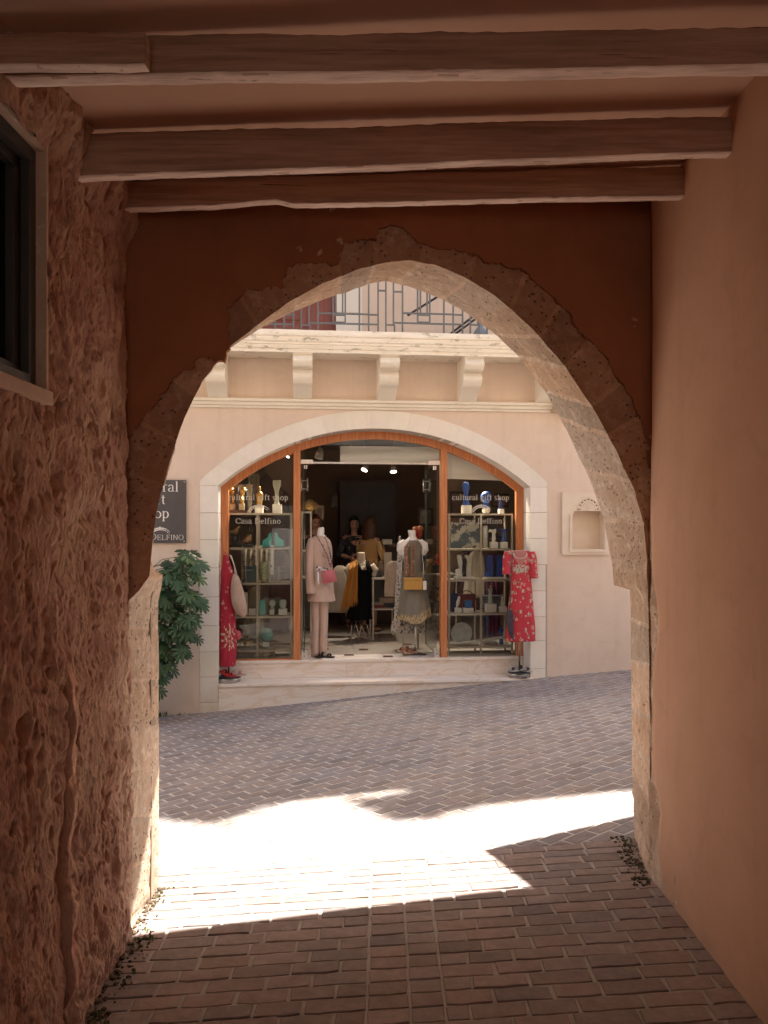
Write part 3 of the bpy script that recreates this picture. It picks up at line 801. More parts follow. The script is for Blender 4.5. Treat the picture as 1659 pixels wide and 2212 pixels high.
# ---- panes
def under_arc(s0, s1, zb, n=14):
    top = [(lerp(s0, s1, i / n)) for i in range(n + 1)]
    return [(s0, zb)] + [(s1, zb)] + [(x, frame_top(x) + 0.004) for x in reversed(top)]
GD = (FD0 + 0.035, FD0 + 0.043)
DTZ = FS.at(800, 1000, FD0)[2]
pane_l = part(shop, 'window_pane', MB().plate(under_arc(SX - HW_I + 0.08, P1a, FLZ), [], *GD), GLASS)
pane_r = part(shop, 'window_pane', MB().plate(under_arc(P2b, SX + HW_I - 0.08, FLZ), [], *GD), GLASS)
pane_t = part(shop, 'transom_pane', MB().plate(under_arc(P1b, P2a, DTZ + 0.012), [], *GD), GLASS)
part(shop, 'door_rail', MB().box(P1b, P2a, FD0 + 0.028, FD0 + 0.05, DTZ - 0.012, DTZ + 0.010), STEEL)
PATCH = mat('steel_fitting', (0.78, 0.70, 0.66), None, 20, 0.4, 0.03, 80, metal=0.6)
for s0, s1 in ((P1b + 0.004, P1b + 0.15), (P2a - 0.15, P2a - 0.004)): part(shop, 'transom_clamp', MB().box(s0, s1, FD0 + 0.015, FD0 + 0.055, DTZ - 0.015, DTZ + 0.035, bev=0.002), PATCH)
for s0 in (P1b + 0.045, P1b + 0.068, P2a - 0.085, P2a - 0.062): part(shop, 'clamp_pin', MB().box(s0, s0 + 0.012, FD0 + 0.02, FD0 + 0.05, DTZ - 0.075, DTZ - 0.03), PATCH)

# ---- two glass door leaves standing open inwards
for sgn, s in ((-1, P1b + 0.045), (1, P2a - 0.045)):
    g_ = MB()
    d0, d1 = FD0 + 0.05, FD0 + 0.90
    g_.box(s - 0.005, s + 0.005, d0, d1, FLZ + 0.02, DTZ - 0.02)
    dr = part(shop, 'glass_door', g_, DOORGLASS)
    h = MB()
    for o in (-0.04, 0.04): h.tube([(s + o, d1 - 0.07, 1.05 + 1.10), (s + o, d1 - 0.07, 1.05 + 1.10 + 0.17)], 0.009, 8)
    h.tube([(s - 0.04, d1 - 0.07, 2.18), (s + 0.04, d1 - 0.07, 2.18)], 0.006, 8).tube([(s - 0.04, d1 - 0.07, 2.29), (s + 0.04, d1 - 0.07, 2.29)], 0.006, 8)
    part(shop, 'door_handle', h, STEEL, dr)
    e = MB().box(s - 0.006, s + 0.006, d1, d1 + 0.004, FLZ + 0.02, DTZ - 0.02)
    part(shop, 'glass_edge', e, mat('glass_edge', (0.18, 0.23, 0.2), None, 5, 0.2, 0), dr)
    c = MB(); c.box(s - 0.032, s + 0.032, FD0 + 0.01, FD0 + 0.05, FLZ, FLZ + 0.075, bev=0.003)
    c.box(s - 0.032, s - 0.012, FD0 + 0.012, FD0 + 0.048, FLZ + .075, FLZ + 0.108).box(s + 0.012, s + 0.032, FD0 + 0.012, FD0 + 0.048, FLZ + .075, FLZ + 0.108)
    c.box(s - 0.006, s + 0.006, FD0 + 0.005, FD0 + 0.012, FLZ + .03, FLZ + 0.05, c=(.3, .3, .3))
    part(shop, 'floor_pivot', c, mat('pivot_metal', (0.72, 0.66, 0.6), None, 20, 0.4, 0.03, metal=0.5, attr=True), dr)

# ---- marble steps
stp = MB()
TZ = -0.112
def slab(s0, s1, d0, d1, z0, z1, t=1.0, bev=0.004): stp.box(s0, s1, d0, d1, z0, z1, (t, t, t), bev)
slab(SX - HW_I, SX + HW_I, 0.255, 0.60, 0.068, FLZ, 1.02, 0.006)       # sill slab, proud nosing
a, b = SX - HW_I, SX + HW_I
x = a; cuts = [a, FS.at(748, 1450, .28)[0], FS.at(1010, 1450, .28)[0], b]
for p, q in zip(cuts, cuts[1:]): slab(p + .001, q - .001, 0.272, 0.5, TZ, 0.067, R.uniform(.96, 1.02), 0.002)
RS = FS.at(1152, 1462, -0.01)[0]
slab(a - 0.0, RS, -0.03, 0.272, TZ - 0.032, TZ, 1.02, 0.006)
cuts = [a, FS.at(735, 1500, 0)[0], FS.at(1005, 1480, 0)[0], RS - .012]
for p, q in zip(cuts, cuts[1:]): slab(p + .001, q - .001, -0.008, 0.27, -0.9, TZ - 0.033, R.uniform(.95, 1.0), 0.002)
part(shop, 'marble_steps', stp, MARBLE)

# ---- room of the shop
room = MB()
RM0, RM1, RD = -3.0, 3.3, 5.6
FLOORM = m_marble(); 
fm = MB(); n_t = 0.45
s = RM0
while s < RM1:
    d = 0.605
    while d < RD:
        t = R.uniform(.50, .56); fm.box(s + .001, min(s + n_t, RM1) - .001, d + .001, min(d + n_t, RD) - .001, FLZ - .02, FLZ - 0.001, (t, t, t)); d += n_t
    s += n_t
fm.box(RM0, RM1, 0.61, RD, FLZ - .06, FLZ - 0.006, (.5, .45, .4))
part(shop, 'shop_floor', fm, FLOORM)
DINL = mat('dark_inlay', (0.12, 0.05, 0.04), None, 8, 0.35, 0)
for u, v in ((776, 1379), (785, 1403), (754, 1415), (880, 1392), (700, 1402), (838, 1418)):
    h = EYE - FLZ; Y = FPX * h / (v - VC); p = FS.back(((u - UC) * Y / FPX, Y, 0)); part(shop, 'floor_inlay', MB().box(p[0] - .06, p[0] + .06, p[1] - .06, p[1] + .06, FLZ - .001, FLZ + 0.0015), DINL)
INW = mat('shop_wall_paint', (0.34, 0.245, 0.175), (0.30, 0.21, 0.15), 2, 0.85, 0.1)
rw_ = MB()
rw_.box(RM0 - .1, RM0, 0.32, RD, 0.0, 3.3).box(RM1, RM1 + .1, 0.32, RD, 0.0, 3.3)
rw_.box(RM0, RM1, RD, RD + .1, 0, 3.3)
rw_.box(RM0 - .1, -2.13, 0.31, 0.34, 0, 3.3).box(2.0, RM1 + .1, 0.325, 0.34, 0, 3.3)
# piers and low vault rib
rw_.box(-1.55, -0.95, 3.3, 3.7, 0.1, 3.3).box(1.05, 1.6, 3.3, 3.7, 0.1, 3.3)
part(shop, 'inner_wall', rw_, INW)
cl = MB(); cl.grid(lambda a, b: (lerp(RM0, RM1, a), lerp(0.33, RD, b), 2.92 + 0.22 * math.sin(PI * a) * 1.0), 24, 4)
cl.box(RM0 - .1, RM1 + .1, 0.305, RD + .1, 3.3, 3.4)
part(shop, 'inner_ceiling', cl, mat('shop_ceiling', (0.40, 0.33, 0.26), None, 2, 0.9, 0.1))
# dark doorway deep inside
ds0, ds1 = FS.at(745, 1100, 4.9)[0], FS.at(853, 1100, 4.9)[0]
zt = FS.at(800, 1047, 4.9)[2]
dd = MB().box(ds0, ds1, 4.88, 5.55, 0.1, zt)
part(shop, 'back_doorway', dd, mat('dark_mahogany', (0.022, 0.008, 0.006), (0.012, 0.005, 0.004), 4, 0.35, 0.1))
fd = MB().box(ds0 - .09, ds0, 4.85, 5.55, 0.1, zt + .0).box(ds1, ds1 + .04, 4.85, 5.55, 0.1, zt).box(ds0 - .09, ds1 + .04, 4.85, 5.55, zt, zt + .08)
fd.box(lerp(ds0, ds1, .48), lerp(ds0, ds1, .5), 4.86, 4.9, .1, zt)
part(shop, 'back_doorframe', fd, mat('doorframe_wood', (0.07, 0.025, 0.018), None, 4, 0.4, 0.1))

# ---- balcony: moulded slab, corbels, string course
BD_ = -0.55
zb, zt_ = 3.60, 3.825
mo = MB()
prof = [(0.0, zb + .03), (BD_ + .12, zb + .03), (BD_ + .10, zb), (BD_ + .055, zb), (BD_ + .055, zb + .035), (BD_ + .04, zb + .04), (BD_ + .03, zb + .065), (BD_ + .03, zb + .075),
        (BD_ + .015, zb + .085), (BD_ + .015, zb + .10), (BD_ - .005, zb + .115), (BD_ - .012, zb + .14), (BD_ - .012, zb + .155), (BD_ - .03, zb + .165), (BD_ - .035, zb + .185), (BD_ - .035, zt_), (0.0, zt_)]
S0, S1 = -3.6, FS.at(1200, 740, BD_)[0] + 0.25
nn = 60; k0 = 0
for i in range(nn + 1):
    s = lerp(S0, S1, i / nn)
    for (d, z) in prof: mo.v.append((s, d + 0.002 * nz(s, z, 0, 12) * (d < -.1), z + 0.003 * nz(s, z, 5, 9)))
m_ = len(prof)
for i in range(nn):
    for k in range(m_):
        a = i * m_ + k; b = i * m_ + (k + 1) % m_; mo.f.append((a, b, b + m_, a + m_)); mo.c.append((1, 1, 1)); mo.sm.append(False)
mo.f += [tuple(range(m_)), tuple(range(nn * m_, nn * m_ + m_))]; mo.c += [(1, 1, 1)] * 2; mo.sm += [False] * 2
slabp = part(shop, 'balcony_slab', mo, MOULD)
def scroll(s0, s1):
    P = []
    for i in range(13):   # upper roll
        a = PI * 0.5 - PI * i / 12; P.append((-0.40 - 0.055 * math.cos(a) ** 1 - 0.0, 3.515 + 0.075 * math.sin(a)))
    prof = [(0.02, 3.655), (-0.50, 3.655), (-0.50, 3.622), (-0.475, 3.612), (-0.465, 3.590)] + [(-0.45 - 0.045 * math.sin(PI * i / 10), 3.585 - 0.125 * i / 10) for i in range(11)] + [(-0.40, 3.452)]
    prof += [(-0.335 + 0.05 * math.cos(PI * i / 10) * 0 - 0.05 * math.sin(PI * i / 10), 3.445 - 0.15 * i / 10) for i in range(11)]
    prof += [(lerp(-0.315, -0.07, (i / 8) ** 0.7), 3.285 - 0.125 * i / 8) for i in range(9)] + [(0.02, 3.155)]
    return MB().plate([(p[1], p[0]) for p in prof], [], s0, s1), prof
for c in (-2.86, -1.905, -0.945, 0.02, 0.975, 1.915):
    cb_ = MB(); _, prof_ = scroll(0, 1)
    tri = tessellate_polygon([[Vector((p[0], p[1], 0)) for p in prof_]]); n = len(prof_)
    for s0, s1, ins in ((c - 0.108, c + 0.108, 0),):
        vs = [(s0, p[0], p[1]) for p in prof_] + [(s1, p[0], p[1]) for p in prof_]
        fs = [tuple(t) for t in tri] + [tuple(i + n for i in reversed(t)) for t in tri] + [(i, (i + 1) % n, (i + 1) % n + n, i + n) for i in range(n)]
        cb_.add(vs, fs)
    part(shop, 'corbel', cb_, CREAM)
SE = FS.at(1193, 870, -0.05)[0]
sc_ = MB().box(-3.6, SE, -0.055, 0.001, 3.085, 3.125, bev=0.006).box(-3.6, SE + .004, -0.085, 0.001, 3.125, 3.158, bev=0.006).box(-3.6, SE - .004, -0.03, 0.001, 3.055, 3.085, bev=0.006)
part(shop, 'string_course', sc_, CREAM)
# tan end block beside the string course
e0, e1 = FS.at(1197, 890, -.12)[0], FS.at(1262, 890, -.12)[0]
eb = MB(); za, zb2 = FS.at(1200, 890, -.1)[2], FS.at(1200, 842, -.1)[2]
eb.plate([(e0, za), (e1, za), (e1, za + .06), (e0 + .05, zb2), (e0, zb2)], [], -0.16, -0.001)
part(shop, 'end_block', eb, mat('tan_block', (0.55, 0.42, 0.27), (0.45, 0.34, 0.22), 8, 0.85, 0.4))

# ---- upper storey: red-brown door and pale jamb
part(shop, 'balcony_door', MB().box(DS0, DS1, 0.10, 0.15, DZ0, DZ1).box(DS0, DS1 - .38, 0.085, 0.1, DZ0, DZ0 + .22).box(DS1 - .33, DS1 - .06, 0.085, 0.1, DZ0 + .06, DZ1 - .1).box(DS0 + .06, DS1 - .42, 0.085, 0.1, DZ0 + .28, DZ1 - .1),
     mat('red_brown_door', (0.25, 0.075, 0.055), (0.20, 0.055, 0.04), 5, 0.5, 0.2, stretch=(8, 8, .6)))
pj = MB(); z = DZ0
while z < DZ1 + .2:
    z1 = z + R.uniform(.28, .36); t = R.uniform(.95, 1.03); w = R.choice((0.30, 0.42))
    pj.box(DS1, DS1 + w, -0.012, 0.10, z + .002, z1 - .002, (t, t, t * .98), 0.004); z = z1
pj.box(DS0 - .25, DS0, -0.01, 0.10, DZ0, DZ1 + .2, bev=.004)
part(shop, 'pale_jamb', pj, SURR)
part(shop, 'upper_storeys', MB().box(-7.45, 8.45, 0.31, 6.0, 3.45, 13.05), FACADE)
# roof edge far above, out of the picture
part(shop, 'roof', MB().box(-7.6, 8.6, -0.0, 3.0, 13.1, 13.25).box(3.9, 8.6, -0.5, 0.0, 13.1, 13.3), FACADE)

# ---- balcony railing: iron bars in a stepped pattern
rl = MB(); RDp = -0.50
def ru(x): return (600 + x / 1.58) / 1.3562
def rv(y): return (780 + y / 1.58) / 1.3562
def bar(x0, y0, x1, y1, t=0.0085):
    a = FS.at(ru(x0), rv(y0), RDp); b = FS.at(ru(x1), rv(y1), RDp)
    if abs(a[0] - b[0]) < 0.03 and abs(a[2] - b[2]) > 0.03:
        rl.box((a[0] + b[0]) / 2 - t, (a[0] + b[0]) / 2 + t, RDp - .009, RDp + .009, min(a[2], b[2]), max(a[2], b[2]))
    else:
        rl.box(min(a[0], b[0]), max(a[0], b[0]), RDp - .0085, RDp + .0085, (a[2] + b[2]) / 2 - t, (a[2] + b[2]) / 2 + t)
TOP = -330
for k in (-2, -1, 0, 1):                       # the pattern repeats along the balcony
    o = k * 391
    if o < -800: continue
    for x in (1107, 1150): bar(x + o - 1, TOP, x + o, 312)
    for x in (672 + 313, 672 + 326, 672 + 357, 672 + 369): bar(x + o, TOP, x + o, 226 if x < 1000 else 226)
    bar(983 + o, 226, 1041 + o, 226); bar(983 + o, 260, 1041 + o, 260); bar(985 + o, 226, 985 + o, 260); bar(1041 + o, 226, 1041 + o, 260)
    for x, y in ((915, 312), (873, 268)): bar(x + o, TOP, x + o, y)
    bar(838 + o, TOP, 838 + o, 270); bar(802 + o, TOP, 802 + o, 312)
    bar(802 + o, 113, 838 + o, 113); bar(873 + o, 118, 915 + o, 118)
    bar(838 + o, 272, 880 + o, 272); bar(838 + o, 272, 838 + o, 312); bar(878 + o, 272, 878 + o, 312)
    bar(915 + o, 220, 1150 + o, 220); bar(873 + o, 266, 1193 + o, 266)
    bar(1150 + o, 225, 1193 + o, 225)
part(shop, 'balcony_railing', rl, IRON)

# ---- wall niche
nc = MB()
c_s = (FS.at(1235, 1110, 0)[0], FS.at(1303, 1110, 0)[0]); c_z = (FS.at(1260, 1186, 0)[2], FS.at(1260, 1109, 0)[2])
hole = [(c_s[0], c_z[0]), (c_s[1], c_z[0]), (c_s[1], c_z[1] - .0), (c_s[1] - .02, c_z[1]), (c_s[1] - .02, c_z[1] + .03), (c_s[1] - .045, c_z[1] + .03),
        (c_s[0] + .045, c_z[1] + .03), (c_s[0] + .02, c_z[1] + .03), (c_s[0] + .02, c_z[1]), (c_s[0], c_z[1])]
nc.plate([(ns0, nzb), (ns1, nzb), (ns1, nzt), (ns0, nzt)], [hole], -0.03, 0.26)
nc.box(c_s[0] - .03, c_s[1] + .03, 0.13, 0.25, nzb + .02, nzt - .02)
fi0, fi1 = c_s[0] - .035, c_s[1] + .035
nc.plate([(fi0, c_z[0] - .035), (fi1, c_z[0] - .035), (fi1, c_z[1] - .01), (c_s[1] + .008, c_z[1] - .01), (c_s[1] + .008, c_z[0] - .008), (c_s[0] - .008, c_z[0] - .008), (c_s[0] - .008, c_z[1] - .01), (fi0, c_z[1] - .01)], [], -0.042, -0.028)
NICH = mat('niche_stone', (0.74, 0.62, 0.50), (0.68, 0.56, 0.43), 6, 0.85, 0.3, 70)
niche = part(shop, 'wall_niche', nc, NICH)
orn = MB(); cs = (c_s[0] + c_s[1]) / 2; r0 = 0.135; oz = c_z[1] + .035
for i in range(9):
    a = PI * (0.04 + 0.92 * i / 8); orn.tube([(cs + math.cos(a) * r0 * .86, -0.033, oz + math.sin(a) * r0 * 0.95), (cs + math.cos(a) * r0 * .86, -0.026, oz + math.sin(a) * r0 * .95)], 0.0085, 8, c=(.12, .1, .08))
pts = [(cs + math.cos(PI * i / 20) * r0, -0.032, oz + math.sin(PI * i / 20) * r0 * (1.05 if i != 10 else 1.16)) for i in range(21)]
orn.tube(pts, 0.006, 6)
pts = [(cs + math.cos(PI * i / 20) * r0 * .68, -0.032, oz + math.sin(PI * i / 20) * r0 * .72) for i in range(21)]
orn.tube(pts, 0.004, 6)
for a, b in (((-.03, .03), (0, .06)), ((0, .06), (.03, .03)), ((.03, .03), (0, .0)), ((0, 0), (-.03, .03))):
    orn.tube([(cs + a[0], -.032, oz + a[1] + .01), (cs + b[0], -.032, oz + b[1] + .01)], 0.003, 5)
part(shop, 'carved_ornament', orn, mat('niche_carving', (0.74, 0.62, 0.50), None, 6, 0.85, 0.2, attr=True), niche)
# dark loose arm and vase on the balcony
arm = MB()
for q in (((886, 678), (942, 643)), ((972, 722), (1019, 686)), ((980, 724), (1026, 690))):
    a, b = FS.at(*q[0], -0.2), FS.at(*q[1], -0.2); dz = (b[2] - a[2]) / (b[0] - a[0]); 
    L = Vector(b) - Vector(a); a2 = Vector(a) - L * (0.35 if q[0][1] > 700 else 0.1); b2 = Vector(b) + L * 0.5
    if a2[2] < 3.83: a2 = Vector(a) + L * ((3.835 - a[2]) / L.z)
    arm.tube([a2, b2], 0.014, 6)
solo('slanting_bars', arm, DARKM, 'dark slanting metal bars on the balcony behind the railing', 'metal bars', FS.at(980, 722, -0.2), FS)
v0 = FS.at(1038, 722, -0.3)
vz = 3.826
vp = [(0.05, vz), (0.075, vz + .02), (0.085, vz + .07), (0.06, vz + .12), (0.03, vz + .16), (0.022, vz + .2), (0.03, vz + .235)]
solo('vase', MB().lathe(vp, (v0[0], -0.3), 18), mat('blue_grey_ceramic', (0.20, 0.24, 0.28), None, 10, 0.4, 0.05), 'small blue grey vase on the balcony at the right end of the railing', 'vase', (v0[0], -0.3, vz), FS)

# ================================================================ canvas awning on our side of the street (added unseen, outline shaped to trim the sun patch)
aw = thing('blocker', 'white canvas awning added for its shadow over the street side of the arch', 'blocker', (1.5, 4.2, 3.0), FW)
CANV = mat('white_canvas', (0.80, 0.77, 0.72), (0.76, 0.73, 0.68), 3, 0.9, 0.15, 60)
AZ = 3.2
GH = lambda x: ground_z(x, 3.6)
SUNX, SUNY = 0.28, 0.3125
def up(x, y, z): g_ = ground_z(x, y); return (x + SUNX * (z - g_), y + SUNY * (z - g_))
A_ = up(0.69, 3.58, AZ)
AZ2 = 2.9
B_ = up(0.526, 4.06, AZ2); C_ = up(1.437, 4.42, AZ2); A2_ = up(0.70, 3.54, AZ2)
L_ = up(-1.35, 3.33, AZ); L0_ = (L_[0] - 2.5, L_[1] - .05)
F1 = [(-3.4, 4.95), (-.45, 4.93), (-.36, 4.69), (-.196, 4.385), (A_[0], A_[1])]; F2 = [A2_, B_, (C_[0] + 2.2, C_[1] + (C_[1] - B_[1]) / (C_[0] - B_[0]) * 2.2)]
front = [(p, q, AZ) for p, q in zip(F1, F1[1:])] + [(p, q, AZ2) for p, q in zip(F2, F2[1:])]
cv = MB()
pl2 = [A2_[:2], B_[:2], F2[2], (F2[2][0], 3.98), (A2_[0], 3.98)]
cv.add([(x, y, AZ2) for x, y in pl2] + [(x, y, AZ2 - .01) for x, y in pl2], [(0, 1, 2, 3, 4), (9, 8, 7, 6, 5)])
for (p, q, AZ) in front[:4]:
    bz_ = 3.75 if AZ > 3 else AZ + .02
    cv.add([(p[0], p[1], AZ), (q[0], q[1], AZ), (q[0], 3.98, bz_), (p[0], 3.98, bz_), (p[0], p[1], AZ - .01), (q[0], q[1], AZ - .01), (q[0], 3.98, bz_ - .01), (p[0], 3.98, bz_ - .01)],
           [(0, 1, 2, 3), (7, 6, 5, 4), (0, 4, 5, 1), (2, 6, 7, 3), (1, 5, 6, 2), (0, 3, 7, 4)])
part(aw, 'canvas', cv, CANV)
vl = MB()
for (p, q, AZ) in front[:4]:
    n = max(2, int(math.dist(p, q) / .1))
    for i in range(n):
        x0, y0, x1, y1 = lerp(p[0], q[0], i / n), lerp(p[1], q[1], i / n), lerp(p[0], q[0], (i + 1) / n), lerp(p[1], q[1], (i + 1) / n)
        vl.add([(x0, y0, AZ + .001), (x1, y1, AZ + .001), (x1, y1 + .004, AZ + .30), (x0, y0 + .004, AZ + .30)], [(0, 1, 2, 3)], smooth=False)
part(aw, 'valance', vl, CANV)
# ================================================================ letters: serif capitals and small letters as pen strokes
def arcp(cx, cy, rx, ry, a0, a1, n=12):
    return [(cx + rx * math.cos(math.radians(a0 + (a1 - a0) * i / n)), cy + ry * math.sin(math.radians(a0 + (a1 - a0) * i / n))) for i in range(n + 1)]
X = 0.46   # x-height against a cap height of 0.68
def sf(x, y, w=0.09): return [(x - w, y), (x + w, y)]
GL = {
 'c': (0.42, [arcp(0.23, X / 2, 0.18, X / 2 - .01, 50, 320)]),
 'u': (0.50, [[(0.10, X), (0.10, .16)] + arcp(0.23, .15, .13, .14, 180, 300, 8) + [(0.37, .10)], [(0.38, X), (0.38, 0.0)], [(0.02, X), (0.12, X)], [(0.30, X), (0.38, X)], [(0.38, 0.01), (0.46, 0.01)]]),
 'l': (0.28, [[(0.14, .7), (0.14, 0)], sf(.14, 0.01), [(0.06, .69), (.14, .7)]]),
 't': (0.30, [[(0.14, .6), (0.14, .12)] + arcp(.22, .11, .08, .1, 180, 300, 6), [(0.03, X), (.27, X)]]),
 'r': (0.36, [[(0.12, X), (0.12, 0)], sf(.12, .01), [(0.03, X), (.12, X)], arcp(.27, X - .13, .14, .13, 165, 60, 6)]),
 'a': (0.44, [arcp(.20, X - .13, .14, .13, 170, 20, 8) + [(.33, X - .15), (.33, .06), (.37, .015), (.43, .04)], arcp(.19, .125, .14, .115, 75, 360, 12) + [(.33, .18)]]),
 'g': (0.46, [arcp(.21, X - .13, .13, .13, 0, 360, 14), [(.30, X - .03), (.43, X)], [(.13, X - .23), (.09, .10), (.15, .055), (.33, .04), (.38, -.02)] + arcp(.21, -.08, .17, .1, 30, -200, 12)]),
 'i': (0.28, [[(0.14, X), (0.14, 0)], sf(.14, .01), [(0.05, X), (.14, X)], [(.14, .60), (.14, .67)]]),
 'f': (0.32, [[(.14, 0), (.14, .52)] + arcp(.24, .56, .10, .12, 180, 30, 7), sf(.14, .01), [(.03, X), (.27, X)]]),
 's': (0.38, [arcp(.19, X - .12, .12, .11, 40, 200, 8) + [(.19, X / 2)] + arcp(.19, .125, .13, .115, 40, -150, 9)]),
 'h': (0.50, [[(.12, .7), (.12, 0)], sf(.12, .01, .08), arcp(.25, X - .13, .13, .13, 170, 0, 7) + [(.38, 0)], sf(.38, .01, .08), [(.04, .69), (.12, .7)]]),
 'o': (0.48, [arcp(.24, X / 2, .19, X / 2 - .01, 0, 360, 18)]),
 'p': (0.50, [[(.12, X), (.12, -.22)], sf(.12, -.21), [(.04, X), (.12, X)], arcp(.26, X / 2, .17, X / 2 - .01, 150, -150, 14)]),
 'e': (0.44, [[(.07, X * .55), (.38, X * .55)] + arcp(.22, X / 2, .165, X / 2 - .01, 10, 320, 14)]),
 'n': (0.52, [[(.12, X), (.12, 0)], sf(.12, .01, .08), [(.04, X), (.12, X)], arcp(.25, X - .13, .13, .13, 170, 0, 7) + [(.38, 0)], sf(.38, .01, .08)]),
 'C': (0.66, [arcp(.36, .34, .29, .33, 45, 320, 18), [(.58, .46), (.58, .66)]]),
 'D': (0.72, [[(.16, .67), (.16, .0)], [(.04, .67), (.30, .67)] + arcp(.30, .335, .34, .335, 90, -90, 14) + [(.04, 0)]]),
 'A': (0.68, [[(.07, 0), (.33, .68)], [(.33, .68), (.60, 0)], [(.17, .24), (.49, .24)], sf(.07, .01, .07), sf(.60, .01, .08)]),
 'S': (0.52, [arcp(.26, .50, .17, .16, 30, 220, 10) + [(.26, .34)] + arcp(.26, .18, .18, .17, 50, -150, 10)]),
 'E': (0.60, [[(.15, .67), (.15, 0)], [(.04, .67), (.52, .67), (.52, .56)], [(.04, .01), (.54, .01), (.55, .13)], [(.15, .36), (.42, .36)], [(.42, .28), (.42, .44)]]),
 'L': (0.58, [[(.15, .67), (.15, 0)], sf(.15, .67, .1), [(.04, .01), (.52, .01), (.54, .14)]]),
 'F': (0.56, [[(.15, .67), (.15, 0)], [(.04, .67), (.50, .67), (.50, .56)], sf(.15, .01, .1), [(.15, .36), (.40, .36)], [(.40, .28), (.40, .44)]]),
 'I': (0.32, [[(.16, .67), (.16, 0)], sf(.16, .67), sf(.16, .01)]),
 'N': (0.72, [[(.13, .67), (.13, 0)], [(.13, .67), (.58, 0)], [(.58, .67), (.58, 0)], sf(.13, .01, .08), sf(.58, .67, .08), [(.03, .67), (.13, .67)]]),
 'O': (0.72, [arcp(.36, .34, .30, .33, 0, 360, 22)]),
 ' ': (0.26, []),
}
def text_w(txt, size, gap=0.02): return sum((GL[c][0] + gap) * size for c in txt)
def write(mb, txt, s0, z0, size, d, thick=0.07, thin=0.028, gap=0.02, prot=0.0012, cap2=None):
    x = s0
    for i, c in enumerate(txt):
        sz = size * (cap2 if (cap2 and i > 0 and txt[i - 1] != ' ') else 1)
        for st_ in GL[c][1]:
            P = [Vector((x + p[0] * sz, z0 + p[1] * sz)) for p in st_]
            L, Rr = [], []
            for k, p in enumerate(P):
                t = P[min(k + 1, len(P) - 1)] - P[max(k - 1, 0)]
                t = t.normalized() if t.length > 1e-9 else Vector((0, 1))
                w_ = lerp(thin, thick, abs(t.y) ** 1.3) * size * 0.5
                if c in 'AN' and t.x * t.y > 0: w_ = thin * size * 0.6
                nn_ = Vector((-t.y, t.x)); L.append(p + nn_ * w_); Rr.append(p - nn_ * w_)
            for k in range(len(P) - 1):
                mb.add([(L[k].x, d, L[k].y), (L[k + 1].x, d, L[k + 1].y), (Rr[k + 1].x, d, Rr[k + 1].y), (Rr[k].x, d, Rr[k].y)], [(0, 1, 2, 3)])
        x += (GL[c][0] + gap) * sz
    return x
def dolphins(mb, s, z, w, d):
    """two leaping dolphins in an arc"""
    for sg, sc_, dz in ((1, 1.0, 0.0), (0.86, 0.8, -0.012)):
        n = 22; L, Rr = [], []
        for i in range(n + 1):
            t = i / n; a = math.radians(168 - 150 * t)
            c = Vector((s + math.cos(a) * w * 0.5 * sg, z + dz * w * 3 + math.sin(a) * w * 0.34 * sg))
            th = w * 0.036 * sc_ * (math.sin(PI * min(1, t * 1.12 + .05)) ** 0.7 if t < .85 else max(0.05, (1 - t) * 3)) + w * .004
            nn_ = Vector((math.cos(a), math.sin(a))); L.append(c + nn_ * th); Rr.append(c - nn_ * th * .8)
        for k in range(n): mb.add([(L[k].x, d, L[k].y), (L[k + 1].x, d, L[k + 1].y), (Rr[k + 1].x, d, Rr[k + 1].y), (Rr[k].x, d, Rr[k].y)], [(0, 1, 2, 3)])
        for t0 in (0.02, 0.5):   # tail flukes, fin
            a = math.radians(168 - 150 * t0); c = Vector((s + math.cos(a) * w * 0.5 * sg, z + dz * w * 3 + math.sin(a) * w * 0.34 * sg))
            f = w * 0.075 * sc_
            if t0 < .1: q = [(c.x - f, c.y - f * .9), (c.x + f * .2, c.y + f * .5), (c.x + f * .9, c.y - f * .9), (c.x, c.y - f * .3)]
            else: q = [(c.x - f * .7, c.y + f * .3), (c.x + f * .2, c.y + f * 1.5), (c.x + f * .3, c.y + f * .3), (c.x, c.y)]
            mb.add([(p[0], d, p[1]) for p in q], [(0, 1, 2, 3)])
    for i in range(9):
        a = math.radians(120 - 8 * i); mb.add([(s + math.cos(a) * w * r_, d, z + math.sin(a) * w * .34 / .5 * r_) for r_, o in ((.36, 0), (.385, 0))] + [(s + math.cos(a - .06) * w * r_, d, z + math.sin(a - .06) * w * .34 / .5 * r_) for r_ in (.385, .36)], [(0, 1, 2, 3)])
WHITE_L = mat('white_lettering', (0.82, 0.78, 0.72), None, 5, 0.6, 0)
VINYL = mat('pane_lettering', (0.62, 0.58, 0.50), None, 5, 0.6, 0)
# sign
s0, s1 = FS.at(268, 1100, -.02)[0], FS.at(402, 1100, -.02)[0]
z0, z1 = FS.at(402, 1173, -.02)[2], FS.at(402, 1037, -.02)[2]
sg = thing('shop_sign', 'dark grey rectangular wall sign with white lettering, beside the leafy plant', 'sign', (s0, -0.02, z0), FS)
part(sg, 'panel', MB().box(s0, s1, -0.028, -0.012, z0, z1, bev=0.002), mat('slate_panel', (0.085, 0.075, 0.075), None, 6, 0.45, 0.03))
sm_ = (s0 + s1) / 2; lt = MB()
for txt, v, size in (('cultural', 1062, .165), ('gift', 1089, .165), ('shop', 1119, .165)):
    wd = text_w(txt, size); lt = MB(); write(lt, txt, sm_ - wd / 2, FS.at(402, v, -.03)[2], size, -0.0295, .085, .034); part(sg, 'lettering', lt, WHITE_L, recalc=False)
lt = MB()
wd = text_w('C', .105) + text_w('ASA', .083) + .03 + text_w('D', .105) + text_w('ELFINO', .083)
zl = FS.at(402, 1166, -.03)[2]; x = sm_ - wd / 2
